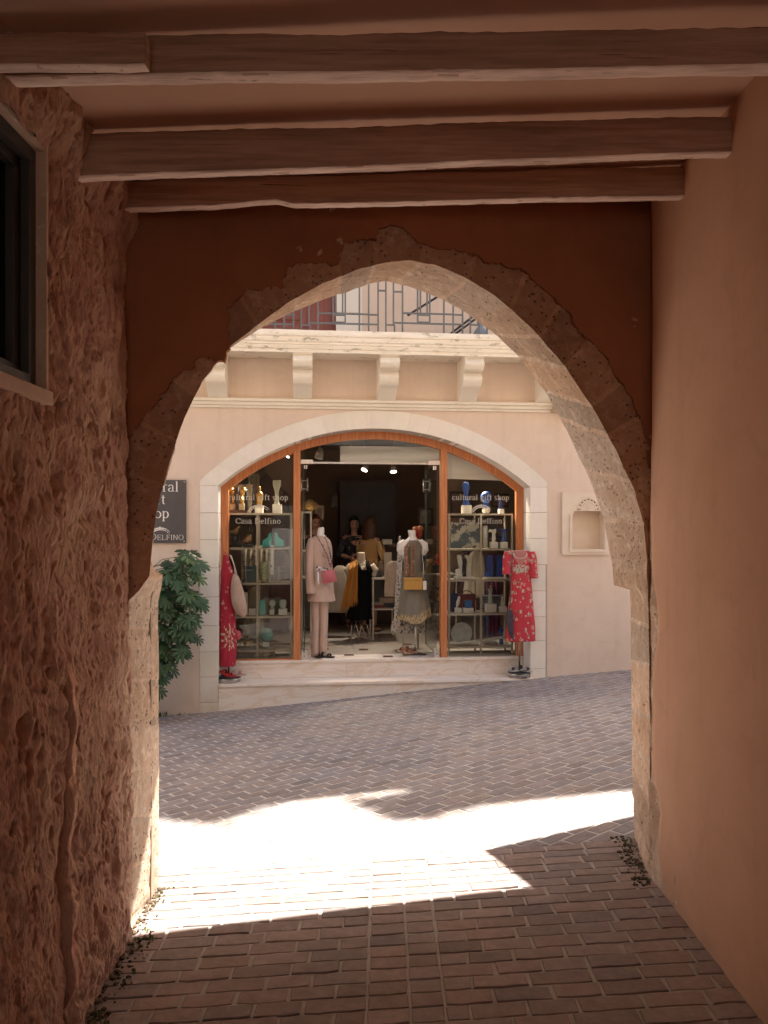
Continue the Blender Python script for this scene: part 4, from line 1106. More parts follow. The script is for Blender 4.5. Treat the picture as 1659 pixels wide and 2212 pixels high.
x = write(lt, 'C', x, zl, .105, -.0295); x = write(lt, 'ASA', x, zl, .083, -.0295) + .03; part(sg, 'lettering', lt, WHITE_L, recalc=False); lt = MB(); x = write(lt, 'D', x, zl, .105, -.0295); write(lt, 'ELFINO', x, zl, .083, -.0295)
part(sg, 'lettering', lt, WHITE_L, recalc=False)
lt = MB(); dolphins(lt, sm_ + .06, FS.at(402, 1155, -.03)[2], 0.22, -0.0295)
part(sg, 'dolphin_emblem', lt, WHITE_L, recalc=False)
for (a, b) in ((s0 + .02, z0 + .02), (s1 - .02, z0 + .02), (s0 + .02, z1 - .02), (s1 - .02, z1 - .02)):
    part(sg, 'screw', MB().lathe([(0.006, b - .0), (0.006, b + .001)], (a, -0.0), 8) if 0 else MB().ball((a, -0.0285, b), 0.0065, 0.003, 0.0065, 8), STEEL)
# pane lettering
for pane, c_u in ((pane_l, 558), (pane_r, 1039)):
    dd_ = GD[0] - 0.0015
    for txt, v, size in (('cultural gift shop', 1080, .094), ('Casa Delfino', 1131, .093)):
        wd = text_w(txt, size, .045); x = FS.at(c_u, v, dd_)[0] - wd / 2
        for word in txt.split():
            lt = MB(); x = write(lt, word, x, FS.at(c_u, v, dd_)[2], size, dd_, .085, .045, .045) + (.26 + .045) * size
            part(shop, 'lettering', lt, VINYL, pane, recalc=False)
    lt = MB(); dolphins(lt, FS.at(c_u + 2, 1107, dd_)[0], FS.at(c_u, 1107, dd_)[2], 0.25, dd_); part(shop, 'dolphin_emblem', lt, VINYL, pane, recalc=False)

# ================================================================ display shelves and what stands on them
def S(u, d): return FS.at(u, 1136, d)[0]
def Z(u, v, d): return FS.at(u, v, d)[2]
def Hh(px, d): return px * (9.0 + d) / FPX
SHM = mat('beige_metal', (0.50, 0.42, 0.32), (0.45, 0.37, 0.28), 8, 0.5, 0.05)
def shelf_unit(name, label, u0, u1, um, vs, vb, base_u):
    d0, d1 = 0.42, 0.76
    s0, s1, sm = S(u0, d0), S(u1, d0), S(um, d0); t = 0.011
    o = thing(name, label, 'shelf', ((s0 + s1) / 2, (d0 + d1) / 2, FLZ), FS, 'open metal display shelves behind the shop windows')
    zs = [Z(um, v, d0) for v in vs]; zt0 = zs[0] + t
    for s in (s0, s1, sm):
        for d in (d0, d1): part(o, 'post', MB().box(s - t, s + t, d - t, d + t, FLZ + .0, zs[0] - t if s == sm else zt0), SHM)
    for z in zs:
        b = MB()
        for d in (d0, d1): b.box(s0 + t, s1 - t, d - t * .9, d + t * .9, z - t, z + t * .9)
        for s in (s0, s1): b.box(s - t * .9, s + t * .9, d0 + t, d1 - t, z - t, z + t * .9)
        b.box(s0 + t, s1 - t, d0 + t, d1 - t, z - .004, z + .006)
        part(o, 'shelf_board', b, SHM)
    return [z + t for z in zs]
ZL = shelf_unit('display_shelf', 'open beige metal display shelf behind the left shop window', 486, 629, 556, [1110, 1185, 1261, 1333, 1406], 1425, 0)
ZR = shelf_unit('display_shelf', 'open beige metal display shelf behind the right shop window', 970, 1106, 1039, [1111, 1187, 1254, 1327, 1398], 1418, 0)
WHT = mat('white_plinth', (0.80, 0.76, 0.70), None, 6, 0.7, 0.08)
GOLD = mat('gilt', (0.60, 0.38, 0.13), (0.45, 0.27, 0.09), 9, 0.35, 0.2, 60, metal=0.7)
BRONZE = mat('bronze', (0.34, 0.20, 0.09), (0.22, 0.13, 0.06), 9, 0.35, 0.15, 60, metal=0.7)
TEAL = mat('turquoise_glaze', (0.06, 0.42, 0.37), (0.05, 0.38, 0.35), 8, 0.6, 0.05)
BLUE = mat('cobalt_glaze', (0.02, 0.085, 0.36), (0.015, 0.06, 0.28), 8, 0.5, 0.05)
NAVY = mat('navy_glaze', (0.012, 0.03, 0.13), None, 8, 0.5, 0.05)
BLACK = mat('black_lacquer', (0.012, 0.011, 0.011), None, 8, 0.4, 0.05)
CYC = mat('pale_grey_stone', (0.48, 0.46, 0.36), (0.42, 0.40, 0.31), 8, 0.8, 0.15)
PLAST = mat('white_plaster_cast', (0.72, 0.69, 0.62), (0.62, 0.60, 0.54), 12, 0.75, 0.2)
GREENST = mat('celadon_cast', (0.52, 0.56, 0.50), (0.42, 0.46, 0.40), 12, 0.75, 0.2)
ID = 0.56
def iobj(name, label, cat, u, z, parts, d=ID, group=None):
    o = thing(name, label, cat, (S(u, d), d, z), FS, group)
    for pn, mb, m in parts: part(o, pn, mb, m)
    return o
def blk_(u0, u1, z, px, d=ID, dep=None, bev=0.003):
    s0, s1 = S(u0, d), S(u1, d); dp = (dep or (s1 - s0)) / 2
    return MB().box(s0, s1, d - dp, d + dp, z, z + Hh(px, d), bev=bev)
def sil(pts, d, dep, z, vref, mb=None):
    """solid of real depth whose outline is given as (u, v) points standing on z at row vref"""
    return (mb or MB()).plate([(S(u, d), z + Hh(vref - v, d)) for u, v in pts], [], d - dep / 2, d + dep / 2)
def lathe_px(prof, u, d, z, vref, n=20, sx=1, sy=1):
    return MB().lathe([(Hh(r, d), z + Hh(vref - v, d)) for r, v in prof], (S(u, d), d), n, sx=sx, sy=sy)
z = ZL[0]
iobj('bookend', 'pair of gilt bust bookends on a dark tray, top of the left shelf', 'bookends', 512, z,
     [('tray', blk_(489, 536, z, 6, dep=.2), mat('dark_red_wood', (0.10, 0.035, 0.025), None, 5, .5, .1)),
      ('block', blk_(497, 509, z + Hh(6.3, ID), 14), mat('travertine', (0.58, 0.46, 0.28), None, 8, .7, .1)), ('block', blk_(516, 528, z + Hh(6.3, ID), 14), mat('travertine', (0.58, 0.46, 0.28), None, 8, .7, .1)),
      ('books', blk_(509.5, 515.5, z + Hh(6.3, ID), 48, dep=.12), mat('dark_books', (0.05, 0.02, 0.04), (0.02, 0.03, 0.02), 60, .6, .1)),
      ('bust', MB().ball((S(504, ID), ID, z + Hh(43, ID)), Hh(6, ID), Hh(7, ID), Hh(9, ID), 14).ball((S(500, ID), ID, z + Hh(49, ID)), Hh(5, ID), Hh(6, ID), Hh(6, ID), 12).loft([(S(505, ID), ID, z + Hh(36, ID), .022, .03), (S(504, ID), ID, z + Hh(28, ID), .028, .035), (S(504, ID), ID, z + Hh(20, ID), .034, .04)], 14), GOLD),
      ('bust', MB().ball((S(522, ID), ID, z + Hh(43, ID)), Hh(6, ID), Hh(7, ID), Hh(9, ID), 14).ball((S(526, ID), ID, z + Hh(49, ID)), Hh(5, ID), Hh(6, ID), Hh(6, ID), 12).loft([(S(521, ID), ID, z + Hh(36, ID), .022, .03), (S(522, ID), ID, z + Hh(28, ID), .028, .035), (S(522, ID), ID, z + Hh(20, ID), .034, .04)], 14), GOLD)])
iobj('picture', 'pale framed picture leaning behind the gilt bookends', 'picture', 512, z, [('panel', sil([(494, 1110), (542, 1110), (545, 1049), (498, 1049)], .70, .012, z, 1110), mat('faded_print', (0.36, 0.31, 0.25), (0.20, 0.17, 0.15), 14, .8, .05))], .70)
iobj('figurine', 'black cone shaped figurine right of the gilt bookends', 'figurine', 533, z, [('body', lathe_px([(6, 1109), (5.5, 1095), (4, 1078), (2, 1062), (.5, 1056)], 532, .60, z, 1109), BLACK)], .60)
iobj('statuette', 'gilt draped statuette on a white block, middle of the left shelf top', 'statuette', 560, z,
     [('plinth', blk_(551, 568.5, z, 16), WHT), ('figure', MB().loft(dense([(S(560.5, ID), ID, z + Hh(q, ID), Hh(a, ID), Hh(b, ID)) for q, a, b in ((57, 1, 1), (55, 2.2, 2), (50, 2.8, 3), (46, 2.4, 2.4), (43, 6, 4), (38, 7.4, 4.5), (30, 6.6, 4.5), (22, 6, 4.5), (16.3, 5.2, 4.5))], 3), 18, 0.05, 8), GOLD)])
iobj('idol_head', 'tall pale grey idol head with a flaring flat top on a white block, left shelf', 'sculpture', 598, z,
     [('plinth', blk_(589, 609, z, 18.5), WHT), ('figure', MB().loft(dense([(S(598, ID), ID, z + Hh(q, ID), Hh(a, ID), Hh(b, ID)) for q, a, b in ((70, 8.2, 2.4), (66, 8.6, 3), (58, 8, 3.4), (50, 5.5, 3.6), (44, 4.2, 3.6), (34, 4.2, 3.6), (26, 4.6, 3.8), (20, 6, 4), (18.6, 6.4, 4))], 3), 20), CYC)])
z = ZL[1]
ob = iobj('bird_figure', 'long tailed bronze bird on a black ball, upper left compartment', 'figurine', 508, z,
     [('stand', blk_(495, 524, z, 6, dep=.14), BLACK), ('ball', MB().ball((S(508, ID), ID, z + Hh(16.5, ID)), Hh(10.5, ID)), BLACK),
      ('bird', MB().loft(dense([(S(u, ID), ID, 0, 0, 0) for u in ()] or [(0, 0, 0, 0, 0), (0, 0, 1, 0, 0)], 1), 3) if 0 else MB().tube([(S(u, ID), ID, z + Hh(h, ID)) for u, h in ((490, 35), (496, 33.5), (502, 32), (507, 33), (511, 37), (514, 41), (516.5, 43.5), (520, 43.5))], [.003, .012, .024, .033, .028, .017, .014, .002], 10), BRONZE)])
iobj('bird_figure', 'round bronze bird with a dark raised neck beside the black ball', 'figurine', 538, z,
     [('stand', blk_(526, 547, z, 6, dep=.14), BLACK), ('body', MB().tube([(S(u, ID), ID, z + Hh(h, ID)) for u, h in ((519, 11), (526, 12), (534, 15), (539, 20), (540, 28))], [.004, .02, .048, .042, .018], 12), BRONZE),
      ('neck', MB().tube([(S(u, ID), ID, z + Hh(h, ID)) for u, h in ((539.5, 28), (540, 36), (543, 50))], [.016, .012, .006], 8), BLACK)])
for m_, lab in ((1, 'left turquoise stepped bookend, upper right compartment of the left shelf'), (-1, 'right turquoise stepped bookend, mirror of its neighbour on the left shelf')):
    c0 = 589.8; pts = [(-3.8, 1147), (-8.9, 1150), (-10.5, 1157), (-16, 1161), (-22, 1164), (-24, 1178.6), (-3.8, 1178.6)]
    iobj('bookend', lab, 'bookend', c0 - 14 * m_, z, [('wedge', sil([(c0 + p[0] * m_, p[1]) for p in pts], ID, .10, z, 1179), TEAL)])
iobj('necklace_stand', 'low black tray of jewellery under the turquoise bookends', 'tray', 590, z, [('tray', blk_(566, 616, z - .0, 1.6, .48, .05), BLACK)], .48)
z = ZL[2]
MOS = mat('mosaic_glass', (0.30, 0.33, 0.22), (0.12, 0.22, 0.17), 90, 0.25, 0.4, 150, contrast=(.45, .55), c3=(0.75, 0.62, 0.30), s3=120, f3=(.52, .56))
iobj('mosaic_vase', 'glittering green and gold mosaic vase in the middle of the left shelf', 'vase', 572, z, [('vase', lathe_px([(8, 1258), (9, 1256), (11, 1240), (12.5, 1222), (12.8, 1215), (11.6, 1215.2), (9, 1250)], 572, ID, z, 1258.5, 24), MOS)])
iobj('gift_box', 'dark teal gift box behind necklace stands on the left shelf', 'box', 540, z, [('box', blk_(524, 555, z, 34, .62, .16), mat('dark_teal_card', (0.025, 0.075, 0.075), None, 6, .6, .05))], .62)
for k, (u, hh, lab) in enumerate(((531, 36, 'thin metal necklace stand before the teal box'), (601, 34, 'thin metal necklace stand hung with gold leaves, right of the mosaic vase'))):
    mb = MB().tube([(S(u, .5), .5, z), (S(u, .5), .5, z + Hh(hh, .5))], .004, 6).tube([(S(u - 11, .5), .5, z + Hh(hh - 1, .5)), (S(u + 14, .5), .5, z + Hh(hh - 1, .5))], .003, 6).tube([(S(u - 11, .5), .5, z + Hh(hh - 10, .5)), (S(u + 14, .5), .5, z + Hh(hh - 10, .5))], .003, 6)
    mb.lathe([(.03, z), (.03, z + .006)], (S(u, .5), .5), 12)
    ch = MB()
    for j in range(26):
        uu = u - 9 + (j % 3) * 1.5 + (10 if k else 0); ch.ball((S(uu + nz(j, k, 0) * 3, .495), .495, z + Hh(hh - 2 - (j // 2) * 2.2, .495)), .006, n=6)
    iobj('necklace_stand', lab, 'jewellery stand', u, z, [('stand', mb, STEEL), ('necklace', ch, GOLD)], .5)
PAT = mat('flower_print', (0.42, 0.37, 0.30), (0.36, 0.31, 0.25), 8, 0.85, 0.05, c3=(0.05, 0.045, 0.04), s3=16, f3=(.56, .60))
iobj('printed_cloth', 'beige cloth printed with black flowers hanging behind the left shelf', 'cloth', 557, z, [('cloth', MB().grid(lambda a, b: (S(lerp(521, 592, a), .9), .9 + .012 * math.sin(a * 40), z + Hh(lerp(12, 74, b), .9)), 40, 10), PAT)], .9)
z = ZL[3]
iobj('white_box', 'tall narrow white box behind the beige bag', 'box', 532, z, [('box', blk_(528, 535, z, 47, .6), WHT)], .6)
iobj('figurine', 'tiny black and white figure on a white cube, left of the turquoise wedge', 'figurine', 545, z, [('plinth', blk_(538, 552, z, 13.5), WHT), ('figure', MB().ball((S(545, ID), ID, z + Hh(16, ID)), .014, .014, .02, 8).ball((S(546, ID), ID, z + Hh(20, ID)), .009, n=8).tube([(S(541, ID), ID, z + Hh(15, ID)), (S(549, ID), ID, z + Hh(17, ID))], .004, 6), BLACK)])
iobj('wedge_figure', 'bright turquoise curved wedge on the fourth board of the left shelf', 'sculpture', 567, z, [('wedge', sil([(560.5, 1333), (560.5, 1308), (564, 1304), (568, 1300.5), (572, 1303), (573, 1320), (573.5, 1333)], ID, .08, z, 1333.5), TEAL)])
iobj('grey_box', 'grey felt box standing behind two small heads', 'box', 588, z, [('box', blk_(570, 606, z, 34, .66, .1, .012), mat('grey_felt', (0.16, 0.155, 0.12), None, 20, .9, .1))], .66)
def head_mb(u, d, z, hpx, col=None):
    h = Hh(hpx, d); r = h * .36
    def fn(q):
        x, y, zz = q
        if y < -r * .55: y -= r * .22 * math.exp(-((x / (r * .18)) ** 2)) * (1 if -r * .5 < zz < r * .25 else 0.2)
        if y < -r * .3 and abs(abs(x) - r * .38) < r * .2 and 0 < zz < r * .45: y += r * .12
        if zz < -r * .4: x *= .85
        return Vector((x, y, zz))
    return MB().ball((S(u, d), d, z + h * .62), r, r * 1.08, h * .40, 18, fn=fn).loft([(S(u, d), d + r * .1, z + h * .36, r * .5, r * .5), (S(u, d), d + r * .1, z + h * .12, r * .55, r * .55), (S(u, d), d + r * .1, z, r * .85, r * .6)], 14)
iobj('bust', 'small celadon head on a white cube, right half of the left shelf', 'bust', 588.5, z, [('plinth', blk_(582.5, 592.5, z, 10), WHT), ('head', head_mb(588, ID, z + Hh(10.2, ID), 22), GREENST)])
iobj('bust', 'wider celadon head fragment on a low white block, left shelf', 'bust', 611, z, [('plinth', blk_(602, 620, z, 12), WHT), ('head', lathe_px([(5, 1321), (7, 1314), (7.6, 1308), (7, 1303), (4, 1301)], 611, ID, z, 1333, 16), GREENST)])
z = ZL[4]
iobj('disc', 'pale turquoise disc on a white block, lowest board of the left shelf', 'sculpture', 575, z, [('plinth', blk_(567, 581, z, 13), WHT),
     ('disc', MB().tube([(S(575, ID), ID - .01, z + Hh(28, ID)), (S(575, ID), ID + .01, z + Hh(28, ID))], Hh(14.7, ID), 32), mat('pale_turquoise', (0.25, 0.47, 0.43), None, 8, .6, .05))])
tw = MB()
for j in range(14):
    u = 512 + 30 * R.random(); a = (S(530 + R.uniform(-3, 3), .6), .6, z + Hh(22, .6)); tw.tube([a, (S(u, .6), .6 + R.uniform(-.03, .03), z + Hh(R.uniform(26, 48), .6))], .004, 5)
for x in (-14, 0, 13): tw.tube([(S(530 + x * .2, .6), .6, z + Hh(28, .6)), (S(530 + x, .6), .6, z)], .005, 6)
iobj('branch_figure', 'dark bronze branching figure behind the red dress', 'sculpture', 530, z, [('figure', tw, BRONZE)], .6)
for k, (u, lab) in enumerate(((516, 'small brass ring shaped ornament low on the left shelf'), (529, 'small brass cup ornament between two others'), (541, 'small brass T shaped ornament beside the white block'))):
    mb = [MB().tube([(S(u, ID) + math.cos(a) * .035, ID, z + .042 + math.sin(a) * .035) for a in [PI * (.25 + 1.5 * i / 14) for i in range(15)]], .007, 8), lathe_px([(3, 1406), (1.5, 1403), (1.5, 1398), (5, 1392), (5.5, 1390)], u, ID, z, 1406, 14),
          MB().box(S(u, ID) - .007, S(u, ID) + .007, ID - .01, ID + .01, z, z + .07).box(S(u, ID) - .03, S(u, ID) + .03, ID - .01, ID + .01, z + .07, z + .084)][k]
    iobj('brass_ornament', lab, 'ornament', u, z, [('body', mb, GOLD)])
CUSH = mat('grey_brocade', (0.34, 0.31, 0.25), (0.25, 0.23, 0.19), 7, 0.85, 0.2, c3=(0.5, 0.46, 0.33), s3=9, f3=(.56, .6))
iobj('cushion', 'grey brocade bolster lying on the window floor under the left shelf', 'cushion', 549, FLZ, [('cushion', MB().box(S(504, .55), S(594, .55), .47, .66, FLZ + .003, FLZ + .125, bev=.03), CUSH)], .55)

# right shelf
z = ZR[0]
iobj('idol_head', 'cobalt blue idol head on a white cube, top left of the right shelf', 'sculpture', 1006, z,
     [('plinth', blk_(998, 1017, z, 18), WHT), ('figure', MB().loft(dense([(S(1006.5, ID), ID, z + Hh(q, ID), Hh(a, ID), Hh(b, ID)) for q, a, b in ((69, 3, 2), (66, 6.6, 3.2), (60, 8, 3.6), (53, 7.4, 3.6), (46, 4.6, 3.4), (36, 4.4, 3.4), (28, 6.2, 3.6), (19, 7.5, 4), (18.2, 7.5, 4))], 3), 20), BLUE)])
iobj('mask', 'cobalt blue bearded head on a white shell base, middle of the right shelf top', 'mask', 1050, z,
     [('base', MB().ball((S(1050, ID), ID, z + Hh(7, ID)), Hh(9, ID), .04, Hh(8, ID), 14, fn=lambda q: q if q.z > -Hh(6.9, ID) else Vector((q.x, q.y, -Hh(6.9, ID)))), PLAST), ('head', head_mb(1050, ID, z + Hh(14, ID), 34), BLUE)])
iobj('torso', 'dark blue torso on a tiny white cube, right shelf top', 'sculpture', 1082, z,
     [('plinth', blk_(1077, 1088, z, 10), WHT), ('torso', MB().loft(dense([(S(1082, ID), ID, z + Hh(q, ID), Hh(a, ID), Hh(b, ID)) for q, a, b in ((34, 1.5, 1.5), (31, 4.6, 3), (24, 4, 3), (18, 4.6, 3.2), (10.2, 4, 3))], 3), 16), NAVY)])
z = ZR[1]
iobj('cushion', 'grey and white painted cushion standing in the upper left compartment of the right shelf', 'cushion', 1004, z, [('cushion', sil([(974, 1181), (974, 1124), (1003, 1127), (1033, 1124), (1035, 1181)], .60, .07, z, 1181), mat('painted_cloth', (0.09, 0.12, 0.14), (0.50, 0.46, 0.38), 9, .85, .1, contrast=(.48, .54), c3=(0.10, 0.07, 0.05), s3=12, f3=(.58, .62)))], .60)
iobj('scroll_box', 'white cylinder with small dark marks, beside the painted cushion', 'box', 1048, z, [('tube', lathe_px([(5.3, 1181), (5.3, 1133), (4.8, 1132)], 1048, ID, z, 1181.5, 16), mat('marked_card', (0.74, 0.70, 0.64), None, 8, .7, .05, c3=(0.12, 0.1, 0.1), s3=60, f3=(.64, .66)))])
iobj('statuette', 'white axe shaped statuette on a white cube', 'statuette', 1066, z,
     [('plinth', blk_(1059, 1074, z, 14), WHT), ('figure', sil([(1063, 1167), (1063.5, 1150), (1062, 1146), (1055.5, 1146), (1058, 1139), (1064, 1141), (1071, 1139), (1071, 1146), (1069, 1150), (1070, 1160), (1068.5, 1167)], ID, .04, z, 1181.3), PLAST)])
iobj('statuette', 'dark blue seated statuette carrying a flat tray on a white cube', 'statuette', 1086, z,
     [('plinth', blk_(1080, 1095, z, 14), WHT), ('figure', MB().loft(dense([(S(1088, ID), ID, z + Hh(q, ID), Hh(a, ID), Hh(b, ID)) for q, a, b in ((40, 6, 4), (32, 4.4, 4), (22, 4.4, 4), (14.3, 5.6, 4.4))], 3), 16), BLUE), ('tray', MB().box(S(1075, ID), S(1097, ID), ID - .05, ID + .05, z + Hh(40, ID), z + Hh(42.5, ID), bev=.003), BLUE)])
iobj('hat', 'dark round hat with a pale band behind the white statuette', 'hat', 1066, z, [('brim', lathe_px([(19, 1158), (19.5, 1156), (10, 1155)], 1066, .68, z, 1181), NAVY), ('crown', lathe_px([(10.5, 1155), (10, 1138), (7, 1130), (2, 1128)], 1066, .68, z, 1181), mat('hat_felt', (0.05, 0.055, 0.06), None, 9, .9, .1))], .68)
z = ZR[2]
iobj('bookend', 'pair of white curved bookends holding a dark slab on a low white base', 'bookends', 1000, z,
     [('base', blk_(982, 1021, z, 5.3, dep=.14), WHT), ('bookend', sil([(985, 1246), (985, 1232), (992, 1229), (987, 1199), (995, 1199), (998, 1215), (997, 1230), (997.6, 1246)], ID, .07, z + Hh(5.5, ID), 1246), PLAST),
      ('bookend', sil([(1006, 1246), (1006, 1228), (1009, 1215), (1003.5, 1203), (1004, 1199), (1011, 1200), (1012, 1215), (1009, 1230), (1016, 1231), (1016, 1246)], ID, .07, z + Hh(5.5, ID), 1246), PLAST),
      ('slab', blk_(998.4, 1005.4, z + Hh(5.5, ID), 40, dep=.11), BLACK)])
hb = [(-19.5, 1244), (-19.5, 1231), (-12, 1229), (-17, 1221), (-19, 1209), (-17, 1201), (-11, 1196), (-3, 1195), (-3, 1244)]
iobj('bookend', 'pair of cobalt blue head bookends holding a black slab on a cream base', 'bookends', 1066, z,
     [('base', blk_(1048, 1091, z, 4.3, dep=.14), CREAM), ('bookend', sil([(1067 + p[0], p[1]) for p in hb], ID, .08, z + Hh(4.5, ID), 1244), BLUE), ('bookend', sil([(1068 - p[0] * .9, p[1]) for p in hb], ID, .08, z + Hh(4.5, ID), 1244), BLUE),
      ('slab', blk_(1064.6, 1070.2, z + Hh(4.5, ID), 46, dep=.11), BLACK)])
z = ZR[3]
iobj('bag', 'navy cloth bag with a thin handle, left end of the fourth board', 'bag', 981, z, [('body', blk_(973.5, 989, z, 40, .66, .06, .008), mat('navy_cloth', (0.02, 0.025, 0.10), None, 9, .9, .1)), ('handle', MB().tube([(S(982, .66), .66, z + Hh(40, .66)), (S(983.5, .66), .66, z + Hh(55, .66)), (S(984, .66), .66, z + Hh(70, .66))], .007, 6), BLACK)], .66)
iobj('bag', 'dark red cloth bag with a long strap behind the blue cup', 'bag', 1007, z, [('body', blk_(993, 1026, z, 38, .68, .06, .012), mat('dark_red_cloth', (0.19, 0.03, 0.035), None, 9, .9, .1)), ('handle', MB().tube([(S(x, .68), .65, z + Hh(h, .68)) for x, h in ((996, 38), (1004, 46), (1014, 44), (1022, 36), (1030, 20), (1036, 6))], .006, 6), BLACK)], .68)
iobj('owl', 'white owl figurine on a white cube before the navy bag', 'figurine', 989, z, [('plinth', blk_(983, 996, z, 10), WHT), ('bird', MB().loft(dense([(S(989.5 + o, ID), ID, z + Hh(q, ID), Hh(a, ID), Hh(a * .9, ID)) for q, a, o in ((35, 1, 2), (33, 3.2, 2), (29, 3, 1.5), (25, 4, .5), (19, 4.2, -.5), (13, 2.4, -2), (10, 1.4, -3))], 3), 14), PLAST)], .52)
iobj('cup', 'bright blue square cup on a white block', 'cup', 1011, z, [('plinth', blk_(1000, 1021, z, 10.5, .52, .1), WHT), ('cup', sil([(1005.5, 1314), (1003.4, 1299), (1019, 1298), (1017, 1314)], .52, .08, z + Hh(10.7, .52), 1314), mat('azure_glaze', (0.02, 0.14, 0.40), None, 6, .4, .05))], .52)
def goddess(u, d, z, hpx, w):
    rows = ((1.0, .12), (.965, .26), (.91, .27), (.86, .17), (.82, .6), (.76, .62), (.66, .5), (.6, .36), (.55, .42), (.4, .48), (.2, .55), (0.0, .62))
    return MB().loft(dense([(S(u, d), d, z + Hh(hpx * a, d), Hh(w * b, d), Hh(w * b * .75, d)) for a, b in rows], 3), 20, .05, 9)
iobj('statuette', 'tall pale goddess statuette on a white cube, fourth board of the right shelf', 'statuette', 1059, z, [('plinth', blk_(1049, 1070, z, 17.5), WHT), ('figure', goddess(1059, ID, z + Hh(17.7, ID), 41, 8.5), GREENST)])
iobj('statuette', 'shorter pale statuette on a white cube beside the red floral dress', 'statuette', 1085, z, [('plinth', blk_(1077, 1093, z, 12), WHT), ('figure', goddess(1085, ID, z + Hh(12.2, ID), 27, 6.5), GREENST)])
STR = mat('striped_weave', (0.06, 0.07, 0.10), (0.25, 0.27, 0.27), 3, 0.9, 0.1, stretch=(.05, .05, 14), contrast=(.46, .54))
iobj('folded_blanket', 'striped folded blanket behind the goddess statuette', 'blanket', 1058, z, [('folds', MB().box(S(1042, .70), S(1080, .70), .64, .76, z + .001, z + Hh(34, .7), bev=.015), STR)], .70)
iobj('hanging_cloth', 'dark red cloth hanging behind the right shelf', 'cloth', 1062, z, [('cloth', MB().grid(lambda a, b: (S(lerp(1046, 1080, a), .9), .9 + .02 * math.sin(a * 22), z + Hh(lerp(-60, 70, b), .9)), 30, 6), mat('wine_cloth', (0.16, 0.02, 0.04), (0.03, 0.03, 0.12), 5, .9, .1))], .9)
z = ZR[4]
pm = MB(); pc = (S(997.5, .5), .50, z + Hh(27.5, .5)); pr = Hh(23.4, .5)
def plate_fn(a, b):
    r = pr * b; an = 2 * PI * a; dish = 0.018 * sstep(.5, 1.0, b)
    rel = .003 * nz(math.cos(an) * b * 3, math.sin(an) * b * 3, 2, 2.5) * (1 if b < .95 else 0)
    return (pc[0] + r * math.cos(an), pc[1] - dish + rel + .02, pc[2] + r * math.sin(an))
pm.grid(plate_fn, 48, 20).grid(lambda a, b: (pc[0] + pr * b * math.cos(2 * PI * a), pc[1] - .012 * b + .034, pc[2] + pr * b * math.sin(2 * PI * a)), 48, 3)
iobj('plate', 'large round grey plate with a dark relief, lowest board of the right shelf', 'plate', 997.5, z, [('dish', pm, mat('relief_plate', (0.46, 0.45, 0.40), (0.36, 0.35, 0.31), 14, .6, .3, c3=(0.12, 0.10, 0.09), s3=22, f3=(.66, .68)))], .5)
a_, b_ = FS.at(966, 1393, .45), FS.at(1091, 1376, .45)
iobj('rod', 'long white slanting rod across the foot of the right shelf', 'rod', 1030, b_[2] - .05, [('shaft', MB().tube([a_, b_], .016, 10), PLAST)], .45)
iobj('figurine', 'small cobalt blue figure on the lowest board behind the red floral dress', 'figurine', 1083, z, [('figure', goddess(1083, ID, z, 40, 8), BLUE)])
iobj('flat_box', 'flat beige box lying under the round plate', 'box', 1000, z, [('lid', blk_(975, 1030, z, 4, .6, .16), CREAM)], .6)
iobj('flat_box', 'flat grey box right of the plate on the lowest board', 'box', 1055, z, [('lid', blk_(1044, 1072, z, 5, .6, .16), mat('grey_card', (0.36, 0.32, 0.29), None, 5, .8, .05))], .6)

# ================================================================ clothes on stands outside
SKIN = mat('shoe_red', (0.42, 0.03, 0.03), None, 8, 0.4, 0.05)
def stand_base(u, d, r, z0, label, extra, zt):
    c = (S(u, d), d)
    o = thing('garment_stand', label, 'stand', (c[0], c[1], z0), FS, 'chrome garment stands on the lower step')
    part(o, 'base', MB().lathe([(r, z0 + .001), (r, z0 + .045), (r * .97, z0 + .055), (.02, z0 + .06)], c, 32), mat('chrome', (0.60, 0.58, 0.55), None, 5, 0.15, 0, metal=1.0))
    part(o, 'rim', MB().lathe([(r + .006, z0 + .047), (r + .006, z0 + .062), (.02, z0 + .063)], c, 32), DARKM)
    part(o, 'pole', MB().tube([(c[0], d, z0 + .055), (c[0], d, zt)], .011, 10), mat('chrome', (0.6, 0.58, 0.55), None, 5, .15, 0, metal=1.0))
    return o, c
def floral(base, tones, seed, dens=0.12, sc=14, stretch=0.8):
    def f(x, zz):
        q = Vector((x * sc, seed, zz * sc * stretch)); dd, pp = noise.voronoi(q); h = noise.cell(pp[0] * 3.1)
        if h > 1 - 2 * dens and dd[0] < 0.42:
            k = int(abs(noise.cell(pp[0] * 7.7 + Vector((3, 3, 3)))) * 97) % len(tones)
            if dd[0] > .34 or dd[0] < .09: return tones[(k + 1) % len(tones)]
            if abs(nz(x * 60, seed, zz * 60)) < .12: return base
            return tones[k]
        return base
    return f
CLOTH = mat('printed_fabric', (1, 1, 1), (0.93, 0.93, 0.93), 6, 0.9, 0.15, 300, attr=True, dist=.002)
o, c = stand_base(1122, .08, .13, TZ, 'chrome garment stand with a round base below the red floral dress', 0, Z(1122, 1200, .08))
u2s = lambda u: S(u, -.06); vz_ = lambda v: Z(1122, v, -.06)
DDX = -.055
rows = [(1189.5, 1098, 1143), (1193, 1096, 1146), (1200, 1096, 1147), (1215, 1097, 1147), (1236, 1100, 1146), (1262, 1102, 1148), (1290, 1100, 1150), (1320, 1096, 1152), (1350, 1093, 1154), (1384, 1090.5, 1155.5)]
secs = dense([((u2s(a) + u2s(b)) / 2, DDX - .03 * (v - 1189) / 195, vz_(v), (u2s(b) - u2s(a)) / 2, .030 + .045 * (v - 1189) / 195) for v, a, b in rows], 8)
